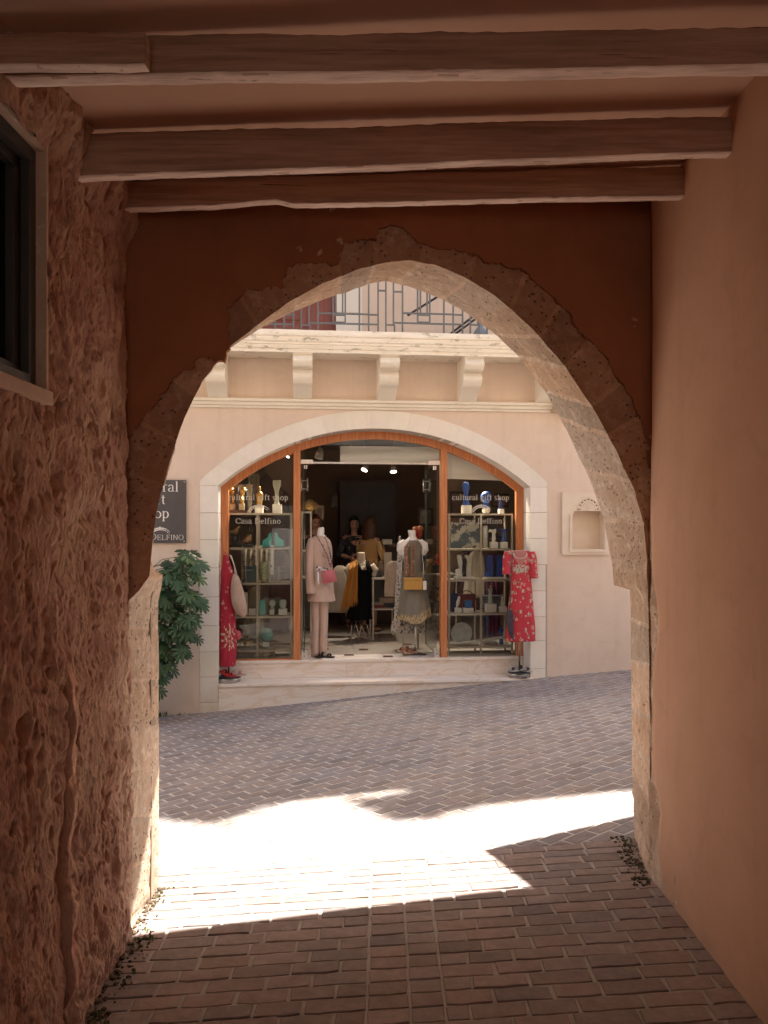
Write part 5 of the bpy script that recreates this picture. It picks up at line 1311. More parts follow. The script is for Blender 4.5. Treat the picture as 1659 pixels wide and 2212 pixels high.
flo = floral((0.46, 0.035, 0.05), [(0.62, 0.28, 0.24), (0.20, 0.22, 0.13), (0.55, 0.45, 0.33), (0.32, 0.30, 0.24)], 3.0, .75, 23)
def cf_for(secs, fn):
    m = len(secs) - 1
    def cf(t, k):
        q = secs[min(int(round(t * m)), m)]; return fn(q[0] + q[3] * math.cos(2 * PI * k), q[2])
    return cf
def neck(x, zz):
    if zz > vz_(1210) + abs(x - u2s(1122)) * 1.1 - .06 and abs(x - u2s(1122)) < .075: return (0.40, 0.16, 0.14)
    if abs(x - u2s(1122)) < .09 and vz_(1236) < zz < vz_(1218) - abs(x - u2s(1122)) * 0.0 and nz(x, 0, zz, 55) > -.15: return (0.36, 0.35, 0.28)
    return flo(x, zz)
dr_ = thing('red_dress', 'knee length red dress printed with flowers, hung on the right garment stand', 'dress', (c[0], .14, vz_(1384)), FS)
part(dr_, 'body', MB().loft(secs, 96, .02, 7, 1.0, cf=cf_for(secs, neck)), CLOTH)
for sgn, uu in ((-1, 1098), (1, 1148)):
    sl = dense([(u2s(uu) - sgn * .005, DDX, vz_(1191), .045, .03), (u2s(uu) + sgn * .01, DDX, vz_(1205), .055, .045), (u2s(uu) + sgn * .018, DDX - .01, vz_(1225), .05, .045), (u2s(uu) + sgn * .022, DDX - .015, vz_(1240 if sgn < 0 else 1249), .056, .055)], 6)
    part(dr_, 'sleeve', MB().loft(sl, 40, .03, 5, cf=cf_for(sl, flo)), CLOTH)
bd_ = MB()
for i in range(17):
    a = PI * (1.0 + i / 16); bd_.ball((u2s(1122) + math.cos(a) * .078, DDX - .045, vz_(1197) + math.sin(a) * .05), .005, n=6)
part(dr_, 'collar_beads', bd_, WHT)
def shoe(c0, ang, m, sole, nm='sandal', lab='', base_z=0, hl=.0):
    o = thing(nm, lab, 'shoe', (c0[0], c0[1], base_z), FS); ca_, sa_ = math.cos(ang), math.sin(ang)
    def T(x, y, zz): return (c0[0] + x * ca_ - y * sa_, c0[1] + x * sa_ + y * ca_, base_z + zz)
    sl = MB(); n = 16; out = [(lerp(-.115, .115, (1 - math.cos(PI * i / n)) / 2), (.030 + .010 * math.sin(PI * i / n * 1.0) - .008 * math.sin(2 * PI * i / n)) * math.sin(PI * i / n) ** .4) for i in range(n + 1)]
    lp = [(x, y) for x, y in out] + [(x, -y) for x, y in reversed(out[1:-1])]; k = len(lp)
    z_ = lambda x: .004 + hl * sstep(.02, -.10, x)
    sl.add([T(x, y, z_(x)) for x, y in lp] + [T(x, y, z_(x) + .014) for x, y in lp], [tuple(range(k)), tuple(range(2 * k - 1, k - 1, -1))] + [(i, (i + 1) % k, (i + 1) % k + k, i + k) for i in range(k)])
    part(o, 'sole', sl, sole)
    for x0, x1, h in ((.03, .06, .045), (-.02, -.05, .06)):
        part(o, 'strap', MB().grid(lambda a, b: T(lerp(x0, x1, b), math.cos(PI * a) * .036, z_((x0 + x1) / 2) + .012 + h * math.sin(PI * a) * .8), 14, 2), m)
    return o
DKL = mat('dark_leather', (0.035, 0.03, 0.028), None, 9, 0.4, 0.1); SILV = mat('silver_leather', (0.5, 0.48, 0.46), None, 9, 0.35, 0.1)
bz = TZ + .063
shoe((c[0] - .035, .05), 2.6, DKL, SILV, 'sandal', 'left silver soled sandal with dark straps on the right stand base', bz, .03)
shoe((c[0] + .045, .06), -.5, DKL, SILV, 'sandal', 'right silver soled sandal with dark straps on the right stand base', bz, .03)
bg_ = thing('crossbody_bag', 'small black bag on a long strap beside the red floral dress', 'bag', (S(1098, -.13), -.13, Z(1100, 1385, -.13)), FS)
part(bg_, 'pouch', MB().plate([(S(u, -.15), Z(1100, v, -.15)) for u, v in ((1094, 1345), (1094, 1330), (1098, 1318), (1106, 1318), (1108, 1330), (1109, 1384), (1101, 1372), (1096, 1355))], [], -.165, -.135), mat('black_cloth', (0.03, 0.028, 0.035), (0.07, 0.05, 0.06), 14, .85, .1))
part(bg_, 'strap', MB().tube([(S(u, -.13), -.105 - .03 * (v - 1193) / 130, Z(1100, v, -.13)) for u, v in ((1108, 1193), (1107, 1215), (1105, 1250), (1103, 1290), (1100, 1322))], .006, 6), DKL)

o, c = stand_base(494, .14, .135, TZ, 'chrome garment stand with a round base below the red shift dress', 0, Z(494, 1210, .14))
u2s = lambda u: S(u, .14); vz_ = lambda v: Z(494, v, .14)
rows = [(1198, 483, 491), (1212, 481, 496), (1228, 479, 501), (1240, 477, 504), (1262, 477, 504), (1300, 476, 505), (1340, 475, 509), (1380, 474, 511), (1410, 474, 510), (1438, 474.5, 508)]
secs = dense([((u2s(a) + u2s(b)) / 2, .14, vz_(v), (u2s(b) - u2s(a)) / 2, .03 + .07 * (v - 1198) / 240) for v, a, b in rows], 8)
flo2 = floral((0.40, 0.022, 0.045), [(0.55, 0.2, 0.2), (0.48, 0.10, 0.12), (0.62, 0.42, 0.36)], 8.0, .35, 26)
def spray(x, zz):
    dx, dz = x - u2s(499), zz - vz_(1372)
    r = math.hypot(dx, dz * .7); a = math.atan2(dz * .7, dx)
    if r < .11 and math.cos(a * 11) > .72 and abs(nz(x, 1, zz, 90)) > .06: return (0.55, 0.47, 0.30)
    return flo2(x, zz)
dr_ = thing('red_dress', 'long sleeveless red dress with pale sprays, hung on the left garment stand', 'dress', (c[0], .14, vz_(1438)), FS)
part(dr_, 'body', MB().loft(secs, 96, .05, 7, 1.0, cf=cf_for(secs, spray)), CLOTH)
part(dr_, 'strap', MB().tube([(u2s(481), .13, vz_(1222)), (u2s(483), .13, vz_(1200)), (u2s(487), .14, vz_(1192)), (u2s(491), .13, vz_(1204))], .007, 6), SKIN)
shoe((c[0] - .01, .09), -.45, SKIN, SKIN, 'sandal', 'red strapped sandal with a raised heel on the left stand base', bz, .05)
shoe((c[0] + .09, .12), .25, mat('rose_leather', (0.42, 0.17, 0.15), None, 8, .5, .1), mat('rose_sole', (0.5, 0.36, 0.3), None, 8, .6, .1), 'sandal', 'flat rose pink sandal beside the red one on the left stand base', bz, .0)
tb = thing('tote_bag', 'beige woven tote bag with long pale handles hanging over the red shift dress', 'bag', (S(515, .06), .06, Z(515, 1335, .06)), FS)
WOV = mat('beige_weave', (0.46, 0.33, 0.25), (0.40, 0.28, 0.21), 6, .95, .5, 180, c3=(0.17, 0.11, 0.09), s3=60, f3=(.62, .66))
bs = dense([(S(507.5, .06), .06, Z(515, 1240, .06), .018, .03), (S(509, .06), .06, Z(515, 1250, .06), .045, .05), (S(512, .06), .06, Z(515, 1275, .06), .072, .06), (S(515.5, .06), .06, Z(515, 1300, .06), .082, .065), (S(521, .06), .06, Z(515, 1320, .06), .068, .05), (S(526, .06), .06, Z(515, 1333, .06), .02, .02)], 5)
part(tb, 'body', MB().loft(bs, 40, .04, 5), WOV)
for k in (0, 1): part(tb, 'handle', MB().tube([(S(u, .05), .04 + k * .03, Z(505, v, .05)) for u, v in ((499 - k * 3, 1199), (505, 1218), (511 - k * 4, 1238), (514 - k * 6, 1252))], .011, 8, flat=.5), mat('pale_handle', (0.55, 0.42, 0.33), None, 8, .9, .2))
iobj('pink_fan', 'round pink paper fan behind the red shift dress', 'fan', 511, Z(511, 1388, .2), [('disc', MB().tube([(S(510, .2), .195, Z(510, 1372, .2)), (S(510, .2), .2, Z(510, 1372, .2))], Hh(11, .2), 24), mat('pink_paper', (0.50, 0.10, 0.11), None, 5, .8, .05))], .2)
# ================================================================ remeshed solids: one continuous surface from overlapping forms
def remesh(mb, vox, smooth=4, colf=None):
    me = bpy.data.meshes.new('t'); me.from_pydata(mb.v, [], mb.f)
    ob = bpy.data.objects.new('t', me); COL.objects.link(ob)
    m = ob.modifiers.new('r', 'REMESH'); m.mode = 'VOXEL'; m.voxel_size = vox; m.use_smooth_shade = True
    s = ob.modifiers.new('s', 'SMOOTH'); s.iterations = smooth; s.factor = 0.5
    dg = bpy.context.evaluated_depsgraph_get(); e = ob.evaluated_get(dg).to_mesh()
    out = MB(); vs = [p.co[:] for p in e.vertices]; fs = [tuple(p.vertices) for p in e.polygons]
    out.v = vs; out.f = fs; out.sm = [True] * len(fs)
    if colf: out.c = [colf(sum((Vector(vs[i]) for i in f), Vector()) / len(f)) for f in fs]
    else: out.c = [(1, 1, 1)] * len(fs)
    ob.evaluated_get(dg).to_mesh_clear(); bpy.data.objects.remove(ob); bpy.data.meshes.remove(me)
    return out
SKINM = mat('skin', (1, 1, 1), (0.95, 0.94, 0.93), 9, 0.55, 0.05, attr=True)
def person(label, s, d, height, face, arms, hair, skin, clothes, group='people inside the shop'):
    """face: turn in radians (0 = towards the street). arms: two lists of (x, forward, z) fractions: elbow, wrist"""
    k = height / 1.68; z0 = FLZ; c_, s_ = math.cos(face), math.sin(face)
    def T(x, y, zz): x, y, zz = x * k, -y * k, zz * k; return (s + x * c_ - y * s_, d + x * s_ + y * c_, z0 + zz)
    b = MB()
    def limb(pts, rs, n=12): b.tube([T(*p) for p in pts], [r * k for r in rs], n)
    limb([(0, 0, .88), (0, 0, .98), (0, .005, 1.08), (0, 0, 1.2), (0, 0, 1.32), (0, 0, 1.385)], [.145, .15, .115, .13, .13, .075], 18)
    limb([(-.17, 0, 1.355), (0, 0, 1.375), (.17, 0, 1.355)], [.048, .06, .048])
    limb([(0, 0, 1.36), (0, .01, 1.43), (0, .015, 1.5)], [.055, .047, .05], 14)
    for sg in (-1, 1):
        limb([(sg * .085, 0, .92), (sg * .09, .01, .7), (sg * .09, .015, .48), (sg * .092, 0, .3), (sg * .093, -.01, .09)], [.085, .075, .052, .05, .036])
        limb([(sg * .093, -.04, .035), (sg * .093, .03, .04), (sg * .095, .13, .022)], [.034, .034, .022])
    for sg, (el, wr) in zip((-1, 1), arms):
        sh = (sg * .175, 0, 1.345)
        limb([sh, tuple(lerp(a, b_, .5) for a, b_ in zip(sh, el)), el, tuple(lerp(a, b_, .5) for a, b_ in zip(el, wr)), wr], [.045, .04, .034, .033, .024])
        v_ = (Vector(wr) - Vector(el)).normalized(); sd = v_.cross(Vector((0, 0, 1))); sd = sd.normalized() if sd.length > .1 else Vector((1, 0, 0)); up_ = sd.cross(v_)
        pm_ = Vector(wr) + v_ * .045; limb([wr, tuple(pm_), tuple(pm_ + v_ * .035)], [.024, .032, .026])
        for j, (o_, l_) in enumerate(((-.024, .052), (-.008, .06), (.008, .056), (.024, .044))):
            a0 = pm_ + v_ * .035 + sd * o_; a1 = a0 + v_ * l_ * .55 - up_ * .006; a2 = a1 + v_ * l_ * .35 - up_ * .022; limb([tuple(a0), tuple(a1), tuple(a2)], [.009, .0085, .0075], 8)
        t0 = pm_ - v_ * .01 - sd * sg * .025; t1 = t0 - sd * sg * .02 + v_ * .03; limb([tuple(t0), tuple(t1), tuple(t1 + v_ * .022)], [.011, .010, .008], 8)
    hc = (0, .02, 1.585)
    def hf(q):
        x, y, zz = q.x, q.y, q.z      # y: towards the face here
        if zz < 0: x *= 1 - .35 * (abs(zz) / .12) ** 1.5; y = y * (1 - .1 * abs(zz) / .12) + (.012 * abs(zz) / .12 if y > 0 else 0)
        if y > .03:
            y += .024 * math.exp(-(x / .012) ** 2) * (sstep(.02, -.022, zz) if zz > -.03 else sstep(-.05, -.03, zz))
            y -= .012 * math.exp(-((abs(x) - .03) / .013) ** 2) * math.exp(-((zz - .008) / .012) ** 2)
            y += .006 * math.exp(-(x / .024) ** 2) * math.exp(-((zz + .058) / .009) ** 2)
        return Vector((x, y, zz))
    hb_ = MB().ball((0, 0, 0), .072, .09, .118, 40, fn=hf)
    b.add([T(p[0] + hc[0], p[1] + hc[1], p[2] + hc[2]) for p in hb_.v], hb_.f, smooth=True)
    for sg in (-1, 1):
        eb_ = MB().ball((0, 0, 0), .012, .02, .03, 10); b.add([T(p[0] + sg * .074, p[1] + .01, p[2] + 1.585) for p in eb_.v], eb_.f)
    def cf(p):
        x, y = p.x - s, p.y - d; lx, ly, lz = (x * c_ + y * s_) / k, (x * s_ - y * c_) / k, (p.z - z0) / k
        ly = -(-x * s_ + y * c_) / k
        if lz > 1.45 and ly > .06:
            fz = lz - 1.585
            if abs(abs(lx) - .03) < .014 and abs(fz - .008) < .008: return (0.05, 0.03, 0.025)
            if abs(abs(lx) - .03) < .018 and abs(fz - .032) < .004: return tuple(v * .35 for v in skin)
            if abs(lx) < .026 and abs(fz + .058) < .008: return (skin[0] * .8, skin[1] * .35, skin[2] * .35)
        return skin
    root = thing('person', label, 'person', (s, d, z0), FS, group)
    part(root, 'body', remesh(b, .0075, 3, cf), SKINM)
    # hair
    h = MB()
    hcol = hair['c']; L = hair['len']
    def hfn(q):
        if q.y > .03 and q.z < .045: q = Vector((q.x, q.y * .45, q.z))
        return q
    hb2 = MB().ball((0, 0, 0), .088, .106, .128, 26, fn=hfn); h.add([T(p[0], p[1] - .004 + hc[1], p[2] + hc[2] + .014) for p in hb2.v], hb2.f, smooth=True)
    for j in range(30):
        a = PI * (1.08 + 0.84 * j / 29) if not hair.get('up') else PI * (1.2 + .6 * j / 29)
        x, y = math.cos(a) * .082, math.sin(a) * .085
        l = L * R.uniform(.85, 1.05); w_ = R.uniform(-.01, .01)
        h.tube([T(x * .8, y + .03, 1.62), T(x * 1.1 + w_, y + .02, 1.55), T(x * 1.2 + w_, y + .0, 1.62 - l * .5), T(x * 1.1 + w_ * 2, y - .005, 1.62 - l)], [.02 * k, .022 * k, .02 * k, .006 * k], 6)
    part(root, 'hair', remesh(h, .009, 2), mat('hair_' + hair['n'], hcol, tuple(v * .6 for v in hcol), 40, .5, .4, 90, stretch=(1, 1, .2)))
    for nm, secs_, fold, m_, cfun in clothes:
        mm = MB(); ss = dense([(0, 0, q[2], q[0], q[1]) + ((q[3],) if len(q) > 3 else (0.0,)) for q in secs_], 4)
        vs = MB().loft([(0, q[5] * -1, q[2], q[3], q[4]) for q in ss], 40, fold, 9)
        mm.add([T(p[0], -p[1], p[2]) for p in vs.v], vs.f, smooth=True)
        if cfun: mm.c = [cfun(*(sum((Vector(mm.v[i]) for i in f), Vector()) / len(f))) for f in mm.f]
        part(root, nm, mm, m_)
        if nm in ('dress', 'top'):
            for sg, (el, wr) in zip((-1, 1), arms):
                sl = MB(); sh = (sg * .165, 0, 1.35); e = 0.75
                mid = tuple(lerp(a, b_, .5) for a, b_ in zip(sh, el)); fw = tuple(lerp(a, b_, .35) for a, b_ in zip(el, wr))
                sl.tube([T(*sh), T(*mid), T(*el), T(*fw)], [.066 * k, .062 * k, .055 * k, .058 * k], 14)
                if cfun: sl.c = [cfun(*(sum((Vector(sl.v[i]) for i in f), Vector()) / len(f))) for f in sl.f]
                part(root, 'sleeve', sl, m_)
    return root
DFAB = mat('dress_print', (1, 1, 1), (0.9, 0.9, 0.9), 9, .85, .1, attr=True)
top_s = [(.06, .06, 1.41), (.14, .09, 1.385), (.185, .115, 1.33), (.165, .135, 1.22), (.135, .12, 1.1), (.16, .14, .98)]
dress_s = top_s + [(.2, .17, .85), (.24, .21, .6), (.27, .24, .4)]
fl1 = floral((0.02, 0.02, 0.028), [(0.22, 0.20, 0.17), (0.12, 0.14, 0.12), (0.10, 0.07, 0.10)], 1.0, .5, 20)
fl2 = floral((0.50, 0.30, 0.12), [(0.25, 0.10, 0.04), (0.62, 0.48, 0.28)], 2.0, .6, 16)
DOWN = [((-.215, -.01, 1.08), (-.22, .06, .84)), ((.215, -.01, 1.08), (.22, .06, .84))]
person('smiling auburn haired woman standing behind the pink suit mannequin', S(681, 3.0), 3.0, 1.74, 0.25, DOWN, {'c': (0.11, 0.035, 0.018), 'len': .16, 'n': 'auburn', 'up': 1}, (0.52, 0.29, 0.21),
       [('dress', dress_s, .03, mat('black_dress', (0.02, 0.018, 0.018), None, 5, .85, .1), None)])
person('woman with long black hair in a dark flowered dress, before the back counter', S(765, 3.1), 3.1, 1.72, 0.05, [((-.235, .06, 1.13), (-.10, .26, 1.09)), ((.235, .06, 1.13), (.07, .27, 1.14))], {'c': (0.010, 0.008, 0.008), 'len': .42, 'n': 'black'}, (0.46, 0.25, 0.19),
       [('dress', dress_s, .03, DFAB, lambda x, y, z_: fl1(x, z_))])
person('long brown haired woman seen from behind, in a tan patterned top', S(798, 2.7), 2.7, 1.70, PI - 0.75, [((-.23, .05, 1.1), (-.16, .26, 1.05)), ((.23, .05, 1.1), (.14, .26, 1.08))], {'c': (0.09, 0.03, 0.012), 'len': .46, 'n': 'brown'}, (0.48, 0.27, 0.2),
       [('top', top_s + [(.18, .16, .86)], .02, DFAB, lambda x, y, z_: fl2(x, z_)), ('skirt', [(.16, .145, .99), (.2, .17, .8), (.24, .2, .5), (.25, .22, .35)], .04, mat('dark_skirt', (0.06, 0.055, 0.05), None, 5, .9, .1), None)])
iobj('leaflet', 'small white leaflet held by the black haired woman', 'paper', 772, Z(772, 1160, 2.75), [('sheet', MB().box(S(768, 2.78), S(779, 2.78), 2.74, 2.80, Z(772, 1161, 2.78), Z(772, 1160.3, 2.78)), WHT)], 2.78)

# ================================================================ mannequins
MANQ = mat('mannequin_white', (0.80, 0.75, 0.70), None, 5, 0.5, 0.02)
D1 = 0.52
def tors(u, v, d, w, dep, tn=0.0): return (S(u, d), d, Z(u, v, d), Hh(w, d), dep, tn)
# pink trouser suit
pk = mat('dusty_pink_linen', (0.52, 0.375, 0.305), (0.48, 0.345, 0.28), 7, .9, .25, 220)
ms_ = thing('mannequin', 'headless white mannequin in a dusty pink trouser suit, by the left doorpost', 'mannequin', (S(694, D1), D1, FLZ), FS)
nb = MB().loft(dense([tors(694, 1139, D1, 6.5, .04), tors(693, 1145, D1, 7.5, .05), tors(692, 1155, D1, 8.5, .055), tors(691, 1163, D1, 15, .07), tors(690, 1185, D1, 20, .1), tors(690, 1215, D1, 16, .09)], 3), 24)
for u0 in (683, 699): nb.tube([(S(u0, D1), D1, FLZ + .06), (S(u0, D1), D1 + .01, FLZ + .5), (S(690, D1), D1, FLZ + .9)], [.035, .055, .07], 12)
part(ms_, 'body', remesh(nb, .009, 3), MANQ)
jk = dense([tors(690, 1157, D1, 9.5, .06), tors(690, 1162, D1, 17, .085), tors(690.5, 1170, D1, 23, .11), tors(692, 1190, D1, 25.5, .135), tors(693, 1215, D1, 24.5, .13), tors(694, 1240, D1, 24, .13), tors(694, 1265, D1, 26, .145), tors(694, 1284, D1, 28, .155), tors(694, 1298, D1, 29.5, .165)], 5)
suit = part(ms_, 'jacket', MB().loft(jk, 72, .035, 7, 2.2), pk)
sl = dense([tors(674, 1163, D1 - .03, 8, .06), tors(671, 1180, D1 - .06, 9.5, .065), tors(669, 1205, D1 - .08, 9.5, .065), tors(669, 1235, D1 - .1, 9.5, .063), tors(670.5, 1260, D1 - .11, 10, .062), tors(673, 1282, D1 - .12, 11, .062)], 4)
part(ms_, 'sleeve', MB().loft(sl, 36, .03, 5), pk)
for a, b, k in ((682, 681, 0), (699, 698, 1)):
    tr = dense([tors(a, 1288, D1, 11.5, .10), tors(a, 1310, D1, 10.5, .09), tors(a + .3, 1350, D1, 9.0, .08), tors(b, 1390, D1, 8.8, .075), tors(b, 1417, D1, 9.2, .078)], 4)
    part(ms_, 'trouser_leg', MB().loft(tr, 36, .02, 4, k), pk)
lp = MB()
for sg in (-1, 1): lp.tube([(S(691 + sg * 9, D1), D1 - .02, Z(691, 1159, D1)), (S(694 + sg * 7, D1 - .14), D1 - .115, Z(691, 1176, D1)), (S(700 + sg * 1.5, D1 - .14), D1 - .145, Z(691, 1203, D1))], [.006, .012, .006], 6, flat=.6)
part(ms_, 'lapel', lp, pk, suit)
shoe((S(686, .42), .44), -1.25, BLACK, BLACK, 'slipper', 'black flat shoe under the left trouser leg of the pink suit', FLZ, 0)
shoe((S(704, .42), .42), -.55, BLACK, BLACK, 'slipper', 'black flat shoe under the right trouser leg of the pink suit', FLZ, 0)
nk = MB()
pth = [(681, 1151, .05), (688, 1163, .115), (697, 1180, .15), (706, 1197, .16), (711, 1212, .165), (714, 1224, .165), (717, 1214, .15), (713, 1195, .13), (708, 1175, .1), (701, 1160, .06)]
for i in range(90):
    t = i / 89 * (len(pth) - 1); k = min(int(t), len(pth) - 2); f = t - k; u, v, dd_ = (lerp(a, b, f) for a, b in zip(pth[k], pth[k + 1]))
    nk.ball((S(u, D1 - dd_), D1 - dd_, Z(u, v, D1 - dd_)), .010 if 25 < i < 70 else .0065, n=6, c=R.choice([(0.25, .03, .08), (.03, .02, .02), (.12, .05, .03), (.4, .3, .2)]))
solo('necklace', nk, mat('bead_mix', (1, 1, 1), None, 5, .4, 0, attr=True), 'long dark beaded necklace hanging down the front of the pink jacket', 'necklace', (S(706, D1), D1 - .16, Z(706, 1224, D1)), FS)
hg = thing('handbag', 'quilted rose pink handbag with a striped scarf on its strap, against the pink jacket', 'bag', (S(709, .32), .32, Z(709, 1262, .32)), FS)
part(hg, 'pouch', MB().grid(lambda a, b: (S(lerp(lerp(697, 694, b * .2), lerp(728, 722, b), a), .32), .31 - .045 * math.sin(PI * a) * math.sin(PI * b) ** .6 - .003 * abs(math.sin((a * 9 + b * 6) * PI)) - .003 * abs(math.sin((a * 9 - b * 6) * PI)), Z(709, lerp(lerp(1262, 1256, a), 1231, b), .32)), 60, 40)
     .grid(lambda a, b: (S(lerp(lerp(697, 694, b * .2), lerp(728, 722, b), a), .32), .35 + .02 * math.sin(PI * a) * math.sin(PI * b), Z(709, lerp(lerp(1262, 1256, a), 1231, b), .32)), 12, 8)
     , mat('rose_quilt', (0.50, 0.125, 0.14), (0.45, 0.11, 0.125), 5, .55, .1))
sf_ = MB()
for i in range(40):
    u = lerp(685, 706, i / 39) ; v = 1227 + 3 * nz(i, 2, 0, .4) + (i / 39) * 4
    sf_.ball((S(u, .31), .31, Z(u, v, .31)), .014, .012, .018, 8, c=(.75, .68, .62) if i % 3 else (.06, .04, .04))
sf_.tube([(S(687, .3), .30, Z(690, 1236, .3)), (S(688, .3), .30, Z(690, 1262, .3))], [.008, .014], 8, c=(.78, .74, .7))
part(hg, 'scarf', sf_, mat('striped_scarf', (1, 1, 1), None, 5, .85, .1, attr=True))
# black dress mannequin on hairpin legs
D2 = 1.75
mb2 = thing('mannequin', 'headless cream mannequin in a black sleeveless dress on crossed wire legs', 'mannequin', (S(778, D2), D2, FLZ), FS)
nb = MB().loft(dense([tors(780, 1193, D2, 8.5, .05), tors(780, 1200, D2, 8.5, .055), tors(780, 1212, D2, 10, .06), tors(780, 1219, D2, 19, .075), tors(781, 1232, D2, 23, .11), tors(781, 1258, D2, 18, .1), tors(781, 1285, D2, 20, .11)], 3), 28)
for sg in (-1, 1): nb.tube([(S(780 + sg * 20, D2), D2, Z(780, 1222, D2)), (S(780 + sg * 29, D2), D2, Z(780, 1232, D2)), (S(780 + sg * 26, D2), D2, Z(780, 1245, D2))], [.06, .065, .035], 12)
part(mb2, 'body', remesh(nb, .010, 3), mat('mannequin_cream', (0.55, 0.47, 0.37), None, 5, .5, .02))
bk_ = mat('black_crepe', (0.006, 0.006, 0.007), None, 6, .95, .1, spec=.1)
ds_ = dense([tors(784, 1230, D2, 20, .12), tors(783, 1240, D2, 21, .125), tors(783, 1255, D2, 19.5, .12), tors(782, 1275, D2, 19.5, .12), tors(780, 1300, D2, 22, .15), tors(777, 1320, D2, 25, .18), tors(776, 1336, D2, 28, .2)], 4)
part(mb2, 'dress', MB().loft(ds_, 56, .05, 9), bk_)
st2 = MB()
for a, b in (((772, 1217), (774, 1236)), ((792, 1212), (798, 1236))): st2.tube([(S(a[0], D2), D2 - .07, Z(780, a[1], D2)), (S(lerp(a[0], b[0], .5), D2), D2 - .115, Z(780, (a[1] + b[1]) / 2, D2)), (S(b[0], D2), D2 - .13, Z(780, b[1], D2))], [.03, .04, .05], 8, flat=.35)
part(mb2, 'shoulder_strap', st2, bk_)
for (ua, ub) in ((762, 754), (764, 778), (786, 770), (788, 799), (770, 795), (775, 760)):
    part(mb2, 'wire_leg', MB().tube([(S(ua, D2), D2 + (.08 if ua % 2 else -.06), Z(780, 1330, D2)), (S(ub, D2), D2 + (.16 if ua % 2 else -.14), FLZ + .006)], .006, 6), STEEL)
nk = MB()
for (r, dz) in ((11, 6), (10, 18)):
    for i in range(30):
        a = PI * (1 + i / 29); nk.ball((S(781 + r * math.cos(a), D2 - .13), D2 - .118, Z(780, 1214 - math.sin(a) * dz, D2)), .005, n=6)
solo('necklace', nk, mat('dark_chain', (0.05, 0.03, 0.02), None, 5, .4, 0), 'thin double necklace round the neck of the black dress mannequin', 'necklace', (S(781, D2), D2 - .13, Z(781, 1232, D2)), FS)
sh_ = mat('mustard_wool', (0.38, 0.17, 0.028), (0.33, 0.14, 0.022), 6, .95, .3, 200)
def shawl(a, b):
    ut, ub_ = lerp(755, 771, a), lerp(735, 771, a); bend = sstep(0, .16, b)
    u = lerp(ut, ub_, b); v = lerp(lerp(1216, 1207, a), lerp(1308, 1292, a), b)
    return (S(u, D2), D2 - .03 - .13 * bend - .018 * math.sin(a * 14 + b * 2) * bend, Z(760, v, D2))
sw = thing('shawl', 'mustard yellow fringed shawl draped over the left shoulder of the black dress', 'shawl', (S(755, D2), D2 - .1, Z(755, 1310, D2)), FS)
part(sw, 'cloth', MB().grid(shawl, 50, 50), sh_)
frg = MB()
for i in range(44):
    p = shawl(i / 43, 1.0); frg.tube([p, (p[0] + R.uniform(-.01, .01), p[1] - .004, p[2] - R.uniform(.05, .085))], .0035, 5)
part(sw, 'fringe', frg, sh_)
# grey-green dress mannequin
D3 = 0.62
m3 = thing('mannequin', 'armless white mannequin in a grey green dress, by the right doorpost', 'mannequin', (S(895, D3), D3, FLZ), FS)
nb = MB().loft(dense([tors(889, 1145, D3, 8.5, .045), tors(890, 1152, D3, 8, .05), tors(891, 1162, D3, 8.8, .05), tors(891, 1169, D3, 20, .07), tors(891, 1182, D3, 24, .11), tors(891, 1205, D3, 22, .12), tors(891, 1228, D3, 17, .09), tors(892, 1255, D3, 21, .11)], 3), 28)
for sg in (-1, 1): nb.tube([(S(891 + sg * 16, D3), D3, Z(891, 1170, D3)), (S(891 + sg * 25, D3), D3, Z(891, 1177, D3)), (S(891 + sg * 26.5, D3), D3 - .01, Z(891, 1189, D3)), (S(891 + sg * 23.5, D3), D3 - .01, Z(891, 1199, D3))], [.04, .052, .048, .02], 14)
part(m3, 'body', remesh(nb, .009, 3), MANQ)
GG = (0.185, 0.165, 0.125)
def hem(x, zz):
    dz = zz - (Z(895, 1342, D3) + .05 * sstep(-.1, .2, x - S(895, D3)))
    if dz < .15:
        w_ = math.sin((x - S(895, D3)) * 118 + 1.3 * math.sin(zz * 70)); a = dz / .15
        if abs(w_) > .78 and a < .9: return (0.46, 0.33, 0.15)
        if abs(w_) < .18 and a < .75: return (0.36, 0.25, 0.12)
        if a < .1: return (.03, .03, .025)
    return GG
g3 = dense([tors(892, 1167, D3, 13, .08), tors(892, 1175, D3, 19, .11), tors(892, 1185, D3, 21.5, .13), tors(891, 1205, D3, 21.5, .135), tors(891, 1230, D3, 19, .11), tors(892, 1250, D3, 23, .13), tors(893, 1280, D3, 29, .17), tors(894, 1310, D3, 34, .21), tors(895, 1335, D3, 37, .24)], 7)
lo = MB().loft(g3, 128, .035, 9, .5, cf=cf_for(g3, hem), cap=False)
# dip the hem towards the middle front
lo.v = [(x, y, zz - (.05 * math.exp(-((x - S(893, D3)) / .12) ** 2) - .03 * sstep(0, .2, x - S(895, D3))) * sstep(Z(895, 1290, D3), Z(895, 1335, D3), zz)) for x, y, zz in lo.v]
part(m3, 'dress', lo, CLOTH)
LACE = mat('white_black_lace', (0.50, 0.45, 0.39), (0.44, 0.39, 0.33), 9, .9, .2, c3=(0.07, 0.065, 0.06), s3=34, f3=(.535, .56))
u3 = dense([tors(886, 1325, D3 + .30, 30, .16), tors(883, 1345, D3 + .30, 34, .18), tors(881, 1364, D3 + .30, 35, .19)], 4)
sk2 = thing('lace_skirt', 'white skirt with black lace pattern hanging behind the grey green dress', 'skirt', (S(881, D3 + .30), D3 + .30, Z(881, 1366, D3)), FS)
part(sk2, 'cloth', MB().loft(u3, 72, .09, 10, cap=False), LACE)
